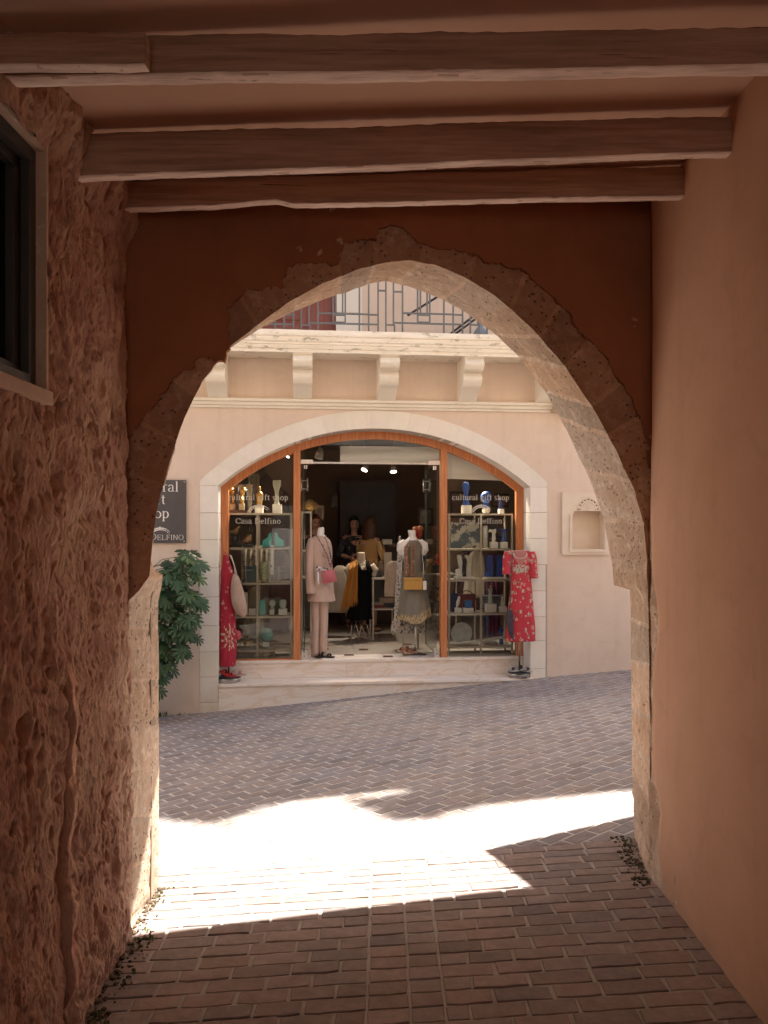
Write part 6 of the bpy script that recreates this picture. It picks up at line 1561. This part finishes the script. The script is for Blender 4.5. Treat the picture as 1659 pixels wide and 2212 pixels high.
part(sk2, 'stand', MB().tube([(S(871, .75), .75, Z(871, 1330, .75)), (S(871, .75), .75, FLZ + .02)], .006, 8).lathe([(.11, FLZ + .001), (.11, FLZ + .02)], (S(871, .75), .75), 24), STEEL)
part(m3, 'pole', MB().tube([(S(897.5, .5), .5, Z(897, 1335, .5)), (S(897.5, .5), .5, FLZ + .01)], .014, 10), STEEL)
part(m3, 'base', MB().lathe([(.15, FLZ + .001), (.15, FLZ + .010), (.13, FLZ + .014)], (S(895, .5), .5), 32), STEEL)
snake = floral((0.24, 0.13, 0.075), [(0.50, 0.33, 0.18), (0.09, 0.05, 0.035), (0.42, 0.28, 0.2)], 5.0, .9, 34)
sc3 = thing('scarf', 'long snake patterned brown scarf hanging down the front of the grey green dress', 'scarf', (S(886, D3), D3 - .14, Z(886, 1246, D3)), FS)
def scf(side):
    def fn(a, b):
        w0 = 13
        uL = [897, 905, 900, 891, 890][0] if 0 else None
        if side < 0: u = lerp(lerp(883, 872, sstep(0, .25, b)), 874, b) + a * lerp(8, 11, b)
        else: u = lerp(lerp(895, 889, sstep(0, .25, b)), 886, b) + a * lerp(7, 9, b)
        v = lerp(1166 - 3 * a * side, 1244 + 4 * (side > 0), b); off = lerp(.05, .155, sstep(0, .2, b)) + .012 * math.sin(a * 7 + side)
        return (S(u, D3 - off), D3 - off, Z(u, v, D3 - off))
    return fn
for sd_ in (-1, 1):
    fn = scf(sd_)
    part(sc3, 'scarf_end', MB().grid(fn, 20, 60, cf=lambda a, b: snake(fn(a, b)[0], fn(a, b)[2])), CLOTH)
cb3 = thing('clutch_bag', 'mustard yellow clutch bag hanging at the waist of the grey green dress', 'bag', (S(891, .4), .4, Z(891, 1274, .4)), FS)
part(cb3, 'pouch', MB().box(S(872.5, .4), S(912, .4), .38, .435, Z(891, 1274, .4), Z(891, 1247.5, .4), bev=.012), mat('mustard_leather', (0.44, 0.235, 0.045), (0.40, 0.21, 0.04), 6, .5, .1))
part(cb3, 'flap_seam', MB().tube([(S(873, .4), .377, Z(891, 1253, .4)), (S(911, .4), .377, Z(891, 1253, .4))], .003, 6), mat('brass_zip', (0.5, 0.35, 0.12), None, 5, .4, 0, metal=.8))
for a, b in (((869, 1246), (864, 1190)), ((914, 1246), (916, 1195))): part(cb3, 'chain', MB().tube([(S(a[0], .42), .42, Z(891, a[1] + 3, .42)), (S(lerp(a[0], b[0], .5), .46), .47, Z(891, (a[1] + b[1]) / 2, .45)), (S(lerp(a[0], 900, .4), .55), .56, Z(891, 1172, .55))], .005, 6), STEEL)
part(cb3, 'price_tag', MB().box(S(913.5, .41), S(921, .41), .405, .409, Z(891, 1274, .41), Z(891, 1255, .41)), WHT)
# red cap and flowers behind it
hr = MB()
for i in range(26): hr.ball((S(903 + R.uniform(-7, 8), 1.0), 1.0 + R.uniform(-.06, .06), Z(903, 1152 + R.uniform(-12, 9), 1.0)), R.uniform(.02, .035), n=8, c=R.choice([(.30, .03, .02), (.22, .02, .02), (.42, .14, .05)]))
hr.tube([(S(903, 1.0), 1.0, Z(903, 1150, 1.0)), (S(903, 1.0), 1.0, FLZ)], .008, 6, c=(.05, .03, .02))
solo('flower_bunch', hr, mat('silk_flowers', (1, 1, 1), None, 9, .8, .2, attr=True), 'bunch of dark red and orange silk flowers on a stem behind the white mannequin neck', 'flowers', (S(903, 1.0), 1.0, FLZ), FS)
shoe((S(872, .5), .42), .3, mat('tan_leather', (0.30, 0.10, 0.05), None, 8, .5, .1), mat('cork', (0.40, 0.25, 0.16), None, 30, .8, .2), 'sandal', 'left tan sandal at the foot of the lace skirt', FLZ + .02, .05)
shoe((S(884, .55), .52), -.5, mat('tan_leather', (0.30, 0.10, 0.05), None, 8, .5, .1), mat('cork', (0.40, 0.25, 0.16), None, 30, .8, .2), 'sandal', 'right tan sandal at the foot of the lace skirt', FLZ + .02, .05)

# ================================================================ inner furniture and goods
RACKM = mat('rack_metal', (0.55, 0.50, 0.44), None, 9, .4, .05, metal=.3)
def rack(label, u0, u1, d, vs_, dep):
    o = thing('metal_table', label, 'table', ((S(u0, d) + S(u1, d)) / 2, d + dep / 2, FLZ), FS)
    zs = [Z(u0, v, d) for v in vs_]
    for u in (u0, u1):
        for dd_ in (d, d + dep): part(o, 'leg', MB().box(S(u, d) - .011, S(u, d) + .011, dd_ - .011, dd_ + .011, FLZ, zs[0]), RACKM)
    for z_ in zs: part(o, 'shelf_board', MB().box(S(u0, d) - .01, S(u1, d) + .01, d - .01, d + dep + .01, z_, z_ + .02), RACKM)
    return zs
zr = rack('tall open metal table between the black dress and the grey green dress', 806, 856, 1.75, (1252, 1318), .5)
zr2 = rack('dark topped metal table beyond the right doorpost', 925, 985, 1.7, (1243, 1330), .5)
iobj('standing_card', 'blank pale card standing on the tall metal table', 'card', 834, zr[0] + .02, [('card', MB().box(S(830, 1.8), S(846, 1.8), 1.8, 1.812, zr[0] + .021, Z(838, 1193, 1.8)), mat('pale_card', (0.42, 0.38, 0.32), None, 5, .8, .05))], 1.8)
iobj('card_box', 'white box of cards high on the counter at the back', 'box', 838, Z(838, 1176, 3.0), [('box', MB().box(S(827, 3.0), S(847, 3.0), 3.0, 3.15, Z(838, 1176, 3.0), Z(838, 1165, 3.0), bev=.004), WHT)], 3.0)
ct = thing('counter', 'dark wooden counter at the back of the shop', 'counter', (S(800, 3.3), 3.5, FLZ), FS)
part(ct, 'top', MB().box(S(735, 3.0), S(870, 3.0), 3.45, 3.95, Z(800, 1186, 3.0) - .0, Z(800, 1183, 3.0), bev=.004), mat('counter_wood', (0.09, 0.045, 0.028), None, 6, .5, .1))
part(ct, 'front', MB().box(S(738, 3.0), S(867, 3.0), 3.48, 3.9, FLZ, Z(800, 1186, 3.0)), mat('counter_wood', (0.09, 0.045, 0.028), None, 6, .5, .1))
GC = [(.30, .24, .18), (.05, .05, .06), (.18, .05, .04), (.10, .12, .08), (.35, .30, .25), (.12, .08, .05), (.04, .05, .10), (.4, .3, .12)]
gm = mat('mixed_goods', (1, 1, 1), (.8, .8, .8), 20, .7, .1, attr=True)
def goods(label, name, cat, u, d, z, kind, w, h, col):
    s_ = S(u, d)
    if kind == 0: mb = MB().box(s_ - w / 2, s_ + w / 2, d - w / 3, d + w / 3, z, z + h, col, bev=.004)
    elif kind == 1: mb = MB().lathe([(w * .35, z), (w * .5, z + h * .3), (w * .48, z + h * .6), (w * .2, z + h * .85), (w * .25, z + h)], (s_, d), 14, col)
    elif kind == 2: mb = MB().loft(dense([(s_, d, z + h, w * .15, w * .1), (s_, d, z + h * .85, w * .45, w * .25), (s_, d, z + h * .4, w * .4, w * .22), (s_, d, z, w * .5, w * .25)], 3), 24, .07, 5, c=col)
    else: mb = MB().box(s_ - w / 2, s_ + w / 2, d - w / 3, d + w / 3, z, z + h * .45, col, bev=.006).box(s_ - w / 2.2, s_ + w / 2.4, d - w / 3.2, d + w / 3.2, z + h * .46, z + h, R.choice(GC), bev=.006)
    solo(name, mb, gm, label, cat, (s_, d, z), FS)
zc = Z(800, 1183, 3.0)
G = [('dark purse on the tall metal table, left of the blank card', 'purse', 'bag', 814, 1.95, zr[0] + .021, 3, .14, .09, GC[1]), ('brown vase on the tall metal table behind the card', 'vase', 'vase', 822, 2.1, zr[0] + .021, 1, .12, .22, GC[5]),
     ('red folded cloth on the lower board of the tall metal table', 'folded_cloth', 'cloth', 815, 1.95, zr[1] + .021, 3, .2, .07, (.22, .03, .02)), ('dark folded clothes on the lower board of the tall metal table', 'folded_cloth', 'cloth', 835, 1.98, zr[1] + .021, 3, .24, .13, (.04, .05, .06)),
     ('pale jar at the left end of the back counter', 'jar', 'jar', 748, 3.6, zc, 1, .12, .2, GC[4]), ('dark round pot on the back counter left of the black haired woman', 'pot', 'pot', 741, 3.6, zc, 1, .2, .16, GC[1]),
     ('open box of small goods on the back counter behind the tan top', 'box', 'box', 820, 3.6, zc, 0, .22, .1, GC[3]), ('flat pale dish on the back counter near the card box', 'dish', 'dish', 852, 3.55, zc, 0, .2, .05, GC[0]),
     ('olive folded cloth on the right metal table top', 'folded_cloth', 'cloth', 938, 1.9, zr2[0] + .021, 3, .22, .12, (.07, .06, .05)), ('tan pouch on the right metal table top', 'pouch', 'bag', 926, 1.85, zr2[0] + .021, 2, .12, .2, (.4, .26, .12)),
     ('red small vase at the far end of the right metal table', 'vase', 'vase', 945, 2.05, zr2[0] + .021, 1, .1, .26, (.28, .03, .02)), ('grey basket on the lower board of the right metal table', 'basket', 'basket', 940, 1.9, zr2[1] + .021, 0, .3, .16, (.14, .13, .12))]
for g_ in G: goods(*([g_[0], g_[1], g_[2]] + list(g_[3:])))
def garment(label, u, d, v0, v1, w0, w1, m, nm='hanging_garment', fold=.08):
    secs_ = dense([(S(u, d), d, Z(u, v0, d), w0 * .4, .03), (S(u, d), d, Z(u, lerp(v0, v1, .12), d), w0, .06), (S(u, d), d, Z(u, lerp(v0, v1, .5), d), lerp(w0, w1, .5), .08), (S(u, d), d, Z(u, v1, d), w1, .09)], 5)
    solo(nm, MB().loft(secs_, 48, fold, 7), m, label, 'garment', (S(u, d), d, Z(u, v1, d)), FS)
garment('off white linen skirt hanging behind the mustard shawl', 735, 2.1, 1222, 1322, .12, .30, mat('grey_linen', (0.36, 0.31, 0.26), None, 6, .9, .2, 200))
garment('beige openwork vest hanging left of the grey green dress', 851, 1.0, 1212, 1288, .10, .12, mat('beige_knit', (0.36, 0.28, 0.21), (.3, .23, .17), 40, .95, .5, 150))
garment('long striped black and white scarf hanging beside the snake patterned scarf', 864, .72, 1158, 1350, .025, .07, LACE, 'striped_scarf', .12)
garment('dark coat hanging at the left wall behind the pink suit', 655, 1.6, 1190, 1360, .08, .14, mat('dark_coat', (0.03, 0.028, 0.022), (.07, .06, .04), 8, .9, .2))
garment('patterned grey dress hanging in the right back corner', 932, 2.8, 1205, 1370, .10, .2, PAT)
garment('purple and brown tunic hanging behind the right shelf', 1012, 1.9, 1192, 1330, .14, .24, mat('brown_tunic', (0.12, 0.06, 0.05), (.06, .03, .07), 6, .9, .2))
garment('cream blouse hanging behind the right shelf', 1028, 1.5, 1190, 1290, .10, .17, mat('cream_blouse', (0.42, 0.36, 0.28), None, 6, .9, .2))
garment('brown shirt hanging behind the left shelf', 606, 1.8, 1190, 1330, .12, .2, mat('brown_shirt', (0.11, 0.05, 0.04), (.07, .03, .025), 6, .9, .2))
garment('olive scarf hanging behind the left shelf middle', 548, 2.0, 1268, 1370, .08, .14, mat('olive_scarf', (0.13, 0.11, 0.06), None, 6, .9, .2))
# framed pictures on inner walls, cabinet
def picture(label, u0, u1, v0, v1, d, cf_, cp):
    s0, s1, z0_, z1_ = S(u0, d), S(u1, d), Z(u0, v1, d), Z(u0, v0, d)
    o = thing('picture', label, 'picture', ((s0 + s1) / 2, d, z0_), FS, 'pictures on the shop walls'); t = .03
    part(o, 'frame', MB().plate([(s0, z0_), (s1, z0_), (s1, z1_), (s0, z1_)], [[(s0 + t, z0_ + t), (s1 - t, z0_ + t), (s1 - t, z1_ - t), (s0 + t, z1_ - t)]], d - .025, d), cf_)
    part(o, 'image', MB().box(s0 + t, s1 - t, d - .012, d - .004, z0_ + t, z1_ - t), cp)
P1 = mat('brown_painting', (0.20, 0.10, 0.06), (0.07, 0.05, 0.045), 5, .6, .05, c3=(0.30, 0.15, 0.10), s3=6, f3=(.55, .6)); P2 = mat('pale_print', (0.30, 0.26, 0.20), (0.16, 0.12, 0.09), 7, .6, .05)
FRW = mat('dark_picture_frame', (0.05, 0.025, 0.015), None, 5, .5, .05); FRP = mat('pale_picture_frame', (0.42, 0.36, 0.27), None, 5, .5, .05)
picture('brown painting in a dark frame above the blue mask behind the right window', 1060, 1098, 1066, 1096, 3.28, FRW, P1)
picture('brown figure painting hanging behind the right doorpost', 972, 1008, 1062, 1118, 3.28, FRW, P1)
picture('small dark picture high on the left back wall', 716, 728, 1070, 1097, 3.28, FRW, BLACK)
picture('pale framed print left of the back doorway', 681, 700, 1092, 1122, 3.28, FRP, P2)
picture('dark framed print of a white line, right of the back doorway', 903, 935, 1097, 1135, 3.28, FRW, P2)
picture('tall mirror in a pale frame behind the left shelf', 536, 560, 1024, 1090, 2.6, FRP, P2)
cab = thing('cabinet', 'tall dark cabinet with a peaked top behind the left window', 'cabinet', (S(585, 3.0), 3.1, FLZ), FS)
part(cab, 'body', MB().plate([(S(u, 2.9), Z(580, v, 2.9)) for u, v in ((556, 1376), (556, 1040), (575, 1022), (590, 1036), (622, 1068), (622, 1376))], [], 2.9, 3.2), mat('mahogany_cabinet', (0.075, 0.022, 0.016), (.05, .014, .011), 4, .45, .1))
part(cab, 'door', MB().box(S(562, 2.89), S(616, 2.89), 2.885, 2.9, .3, 1.8, bev=.003), mat('mahogany_cabinet', (0.075, 0.022, 0.016), None, 4, .45, .1))
REFL = mat('reflection_white', (0.88, 0.85, 0.80), (0.84, 0.80, 0.74), 3, .9, .1, stretch=(.3, 1, 6))  # for white sheets put in as a bright reflection in the shop glass
def reflect_sheet(label, u0, u1, v0, v1, v1b, d):
    solo('reflection_sheet', MB().grid(lambda a, b: (S(lerp(u0, u1, a), d), d + .012 * math.sin(b * 9 + a * 1.5) + (.05 * (1 - sstep(0, .08, a))), Z(u0, lerp(v0, lerp(v1, v1b, a), b), d)), 40, 16), REFL, label, 'reflect_sheet', (S(u0, d), d, Z(u0, v1, d)), FS)
reflect_sheet('white sheet standing in for a reflection, hanging behind the transom glass above the door', 735, 950, 963, 998, 999, .55)
reflect_sheet('wrinkled white sheet standing in for a reflection across the top of the right window', 967, 1088, 955, 1034, 1038, .50)
# metal-frame shelf at the left wall inside, with a brass fan ornament
zs3 = rack('narrow pale metal shelf inside the left doorpost', 652, 672, 1.1, (1108, 1192, 1250), .3)
iobj('ornament', 'spiky brass fan ornament on the narrow shelf by the left doorpost', 'ornament', 670, zs3[0] + .02, [('fan', (lambda mb: ([mb.tube([(S(669, 1.2), 1.2, zs3[0] + .03), (S(669, 1.2) + .13 * math.cos(a), 1.2, zs3[0] + .03 + .15 * math.sin(a))], [.006, .002], 5) for a in [PI * i / 22 for i in range(2, 21)]], mb.ball((S(669, 1.2), 1.2, zs3[0] + .06), .05, .02, .045, 12), mb)[-1])(MB()), GOLD)], 1.2)
# ceiling spotlights: a bar and heads, lit
LMP = bpy.data.materials.new('lit_lamp'); LMP.use_nodes = True
_e = LMP.node_tree.nodes.new('ShaderNodeEmission'); _e.inputs[0].default_value = (1, .86, .68, 1); _e.inputs[1].default_value = 5.0
LMP.node_tree.links.new(_e.outputs[0], [n for n in LMP.node_tree.nodes if n.type == 'OUTPUT_MATERIAL'][0].inputs[0])
def spot(label, u, v, d, dirv, r, lit):
    p = Vector((S(u, d), d, Z(u, v, d))); dv = Vector(dirv).normalized()
    o = thing('spotlight', label, 'lamp', tuple(p), FS, 'spotlights on the shop ceiling')
    part(o, 'head', MB().tube([p - dv * r * 2.2, p - dv * r * 1.2, p], [r * .5, r * .8, r], 16), mat('lamp_grey', (0.36, 0.32, 0.28), None, 6, .5, .05))
    part(o, 'bulb', MB().tube([p - dv * .004, p + dv * .004], r * .85, 16), LMP if lit else mat('lamp_off', (.5, .45, .4), None, 5, .5, 0))
    part(o, 'arm', MB().tube([p - dv * r * 1.8, (p.x, p.y, p.z + r * 2.5 + .02), (p.x, p.y, 2.98)], .008, 6), mat('lamp_grey', (0.36, 0.32, 0.28), None, 6, .5, .05))
    if lit:
        L = bpy.data.lights.new('lamp_light', 'SPOT'); L.energy = 65 if r < .04 else 20; L.spot_size = 1.5; L.spot_blend = .6; L.color = (1, .84, .66); L.shadow_soft_size = .04
        q = bpy.data.objects.new('lamp_light', L); COL.objects.link(q); q.parent = o
        q.location = dv * .02; q.rotation_euler = (-dv).to_track_quat('Z', 'Y').to_euler()
spot('large grey spotlight near the left top of the glass door, pointing down left', 688, 990, .95, (-.25, -.2, -1), .06, False)
spot('lit spotlight just under the door rail, left of the middle', 757, 996, 1.7, (.35, -.5, -.55), .045, True)
spot('brightest lit spotlight under the middle of the door rail', 787, 1015, 1.9, (-.45, -.35, -.9), .05, True)
spot('small lit spotlight high behind the left window, against the left wooden post', 621, 986, .85, (-.5, -.25, -.75), .03, True)
spot('added lit spotlight behind the right window top, hidden by the white blind', 1000, 985, .95, (.25, -.35, -.85), .03, True)  # unseen lamp added to brighten the right window shelf
spot('lit spotlight right of the middle under the door rail', 850, 1019, 2.0, (.05, -.35, -1), .05, True)

# ================================================================ the leafy shrub left of the shop
pl = thing('potted_shrub', 'dark green shrub with hand shaped leaves against the pink wall under the sign', 'plant', (-2.6, 8.2, ground_z(-2.6, 8.2)), FW)
SHR = [(400, 1205, 26), (380, 1230, 24), (425, 1225, 20), (360, 1215, 8), (350, 1250, 22), (395, 1258, 26), (430, 1250, 12), (370, 1285, 26), (410, 1290, 24), (432, 1300, 14), (350, 1320, 26), (385, 1330, 26), (415, 1335, 18),
       (360, 1365, 26), (395, 1368, 24), (420, 1375, 12), (350, 1400, 24), (380, 1405, 24), (400, 1408, 10), (345, 1440, 18), (368, 1440, 12), (352, 1465, 10), (330, 1300, 26), (325, 1360, 26), (320, 1420, 26), (300, 1340, 26), (305, 1260, 20), (344, 1495, 9)]
LEAF = mat('glossy_leaf', (1, 1, 1), (.85, .9, .85), 18, .45, .15, 60, attr=True, spec=.3)
lf, stems = MB(), MB()
pb = Vector((-2.72, 8.22, ground_z(-2.7, 8.2) + .35))
def palm_leaf(p, nrm, size, t):
    nrm = nrm.normalized(); a0 = nrm.orthogonal().normalized(); b0 = nrm.cross(a0); n = R.choice((7, 8, 9)); rot = R.uniform(0, 6.28)
    for k in range(n):
        a = rot + (k - (n - 1) / 2) * (5.1 / n); L = size * (1 - .25 * abs(k - (n - 1) / 2) / n * 2) * R.uniform(.9, 1.05)
        dr = a0 * math.cos(a) + b0 * math.sin(a); sd = nrm.cross(dr); w_ = L * .17
        prof = [(0.0, .02), (.25, .45), (.5, .85), (.72, 1.0), (.9, .7), (1.0, .05)]; droop = R.uniform(.15, .4)
        vs = []
        for f, ww in prof:
            c0 = p + dr * L * f + Vector((0, 0, -1)) * L * droop * f * f
            vs += [c0 + sd * w_ * ww - nrm * w_ * .25 * ww, c0 + nrm * .0, c0 - sd * w_ * ww - nrm * w_ * .25 * ww]
        fs = []
        for i in range(len(prof) - 1): q = i * 3; fs += [(q, q + 3, q + 4, q + 1), (q + 1, q + 4, q + 5, q + 2)]
        lf.add(vs, fs, t, True)
for (u, v, rr) in SHR:
    for k in range(9 if rr > 15 else 3):
        Y = 8.15 + R.uniform(0, .45)
        uu, vv = u + R.uniform(-rr, rr) * .6, v + R.uniform(-rr, rr) * .6
        p = Vector(((uu - UC) / FPX * Y, Y, EYE + (VC - vv) / FPX * Y))
        out_ = Vector((p.x + 2.75, (p.y - 8.5), (p.z - .9) * .5 + .25)); nrm = (out_.normalized() * .6 + Vector((R.uniform(-.4, .4), -.75 + R.uniform(-.3, .3), .65))).normalized()
        g_ = R.uniform(.65, 1.35); young = R.random() < .12
        t = (.032 * g_, .068 * g_, .026 * g_) if not young else (.09, .15, .045)
        palm_leaf(p, nrm, R.uniform(.09, .135) * (1.0 if rr > 12 else .8), t)
        if R.random() < .3: stems.tube([p, p.lerp(Vector((-2.7, 8.4, p.z - .1)), .5), Vector((-2.72, 8.35, max(pb.z, p.z - .3)))], .004, 5)
for k in range(5): stems.tube([pb, pb + Vector((R.uniform(-.05, .1), .1, .5)), Vector((-2.65 + R.uniform(-.1, .25), 8.35, 1.1 + k * .08))], [.018, .014, .008], 7)
part(pl, 'foliage', lf, LEAF, recalc=False)
part(pl, 'stem', stems, mat('green_stem', (0.10, 0.12, 0.05), (.12, .08, .05), 12, .8, .1))
gz = ground_z(-2.7, 8.2)
part(pl, 'pot', MB().lathe([(.15, gz - .03), (.21, gz + .30), (.225, gz + .30), (.225, gz + .34), (.20, gz + .34), (.19, gz + .30), (.02, gz + .30)], (-2.72, 8.22), 28), mat('clay_pot', (0.42, 0.20, 0.12), None, 8, .9, .2))
# small weeds along the foot of the shop wall
wd = MB()
for i in range(70):
    x = -2.75 + R.random() ** 1.5 * .55; y = 8.74 + .1 * (x + 2.55) - R.random() * .06; zg = ground_z(x, y); h = R.uniform(.02, .09) * (1 if x < -2.45 else .4); a = R.uniform(0, 6.28)
    q = Vector((x, y, zg)); e = q + Vector((math.cos(a) * h * .5, math.sin(a) * h * .5 - .01, h)); sd = Vector((-math.sin(a), math.cos(a), 0)) * h * .13
    t = R.uniform(.6, 1.2); wd.add([q - sd * .4, q + sd * .4, (q + e) / 2 + sd, e, (q + e) / 2 - sd], [(0, 1, 2, 3, 4)], (t, t, t))
struct('weeds', wd, mat('weed_green', (0.07, 0.10, 0.03), (.10, .10, .04), 20, .8, 0, attr=True), 'stuff', label='small weeds at the foot of the pink wall', recalc=False)

# ================================================================ roof plants high above the shop (their shadow falls on the street)
rt = thing('roof_shrub', 'loose leafy shrub overhanging the roof edge of the pink building', 'shrub', FS.w((4.4, -.1, 13.25))[:], FW)
rl_ = MB(); RS_ = random.Random(11)
def ground_pt(u, v):
    Y = 5.0
    for _ in range(12):
        X_ = (u - UC) / FPX * Y; h = EYE - ground_z(X_, Y); Y = FPX * h / (v - VC)
    return ((u - UC) / FPX * Y, Y)
TIP = [(350, 1752), (385, 1756), (420, 1752), (455, 1750), (490, 1745), (520, 1738), (545, 1728), (440, 1730), (400, 1735), (360, 1738), (575, 1722), (610, 1706), (650, 1700), (500, 1725), (690, 1694), (740, 1692),
       (845, 1725), (860, 1735), (880, 1748), (905, 1752), (880, 1735), (930, 1745), (470, 1762), (640, 1680), (700, 1676), (780, 1678), (840, 1672)]
def leaf_blob(u, v, n, spread):
    gx_, gy_ = ground_pt(u, v); zc_ = 13.2
    for k in range(n):
        z_ = zc_ + RS_.gauss(0, .15); g0 = ground_z(gx_, gy_)
        p = Vector((gx_ + SUNX * (z_ - g0) + RS_.gauss(0, spread), gy_ + SUNY * (z_ - g0) + RS_.gauss(0, spread * .55), z_))
        a, b_ = RS_.uniform(0, 6.28), RS_.uniform(-.9, .9); d1 = Vector((math.cos(a), math.sin(a), b_ * .5)) * .07; d2 = Vector((-math.sin(a), math.cos(a), b_)) * .035
        rl_.add([p - d1, p + d2, p + d1, p - d2], [(0, 1, 2, 3)])
for u, v in TIP: leaf_blob(u, v, 60, .11)
for i in range(26): leaf_blob(lerp(345, 860, i / 25), lerp(1728, 1650, min(1, i / 12)), 60, .12)
part(rt, 'crown', rl_, mat('roof_leaf', (0.06, 0.10, 0.035), None, 9, .7, 0), recalc=False)
part(rt, 'stem', MB().tube([FS.w((4.4, .3, 13.2)), FS.w((4.4, .1, 13.6)), FS.w((4.0, -.4, 13.4))], [.04, .03, .02], 8), mat('bark', (0.12, 0.08, 0.05), None, 9, .9, .3))
# ================================================================ light, camera
SUNV = Vector((0.28, 0.3125, 1.0)).normalized()
sun = bpy.data.lights.new('sun', 'SUN'); sun.energy = 5.0; sun.angle = math.radians(0.55); sun.color = (1.0, 0.94, 0.86)
so = bpy.data.objects.new('sun', sun); COL.objects.link(so); so.location = (6, 6, 15)
so.rotation_euler = SUNV.to_track_quat('Z', 'Y').to_euler()
w = bpy.data.worlds.new('World'); SC.world = w; w.use_nodes = True
nt = w.node_tree; nt.nodes.clear()
sky = nt.nodes.new('ShaderNodeTexSky'); sky.sky_type = 'NISHITA'; sky.sun_disc = False
sky.sun_elevation = math.asin(SUNV.z); sky.sun_rotation = math.atan2(SUNV.x, SUNV.y)
sky.air_density = 1.0; sky.dust_density = 2.5; sky.ozone_density = 0.6
bg = nt.nodes.new('ShaderNodeBackground'); bg.inputs[1].default_value = 0.11
out = nt.nodes.new('ShaderNodeOutputWorld'); nt.links.new(mixc(nt, sky.outputs[0], (1.0, 0.93, 0.85), 1.0, 'MULTIPLY'), bg.inputs[0]); nt.links.new(bg.outputs[0], out.inputs[0])
cam = bpy.data.cameras.new('camera'); cam.sensor_fit = 'HORIZONTAL'; cam.sensor_width = 36.0; cam.lens = 36.0 * FPX / 1659.0
cam.shift_y = (VC - 1106.0) / 1659.0; cam.clip_start = 0.05; cam.clip_end = 2000
co_ = bpy.data.objects.new('camera', cam); COL.objects.link(co_); co_.location = (0, 0, EYE); co_.rotation_euler = (PI / 2, 0, 0)
SC.camera = co_
SC.view_settings.view_transform = 'Standard'; SC.view_settings.look = 'None'; SC.view_settings.gamma = 1.0; SC.view_settings.exposure = 2.05
SC.view_settings.use_curve_mapping = False
SC.cycles.max_bounces = 10; SC.cycles.diffuse_bounces = 6; SC.cycles.transparent_max_bounces = 16; SC.cycles.glossy_bounces = 4
SC.cycles.use_denoising = True; SC.cycles.sample_clamp_indirect = 6.0
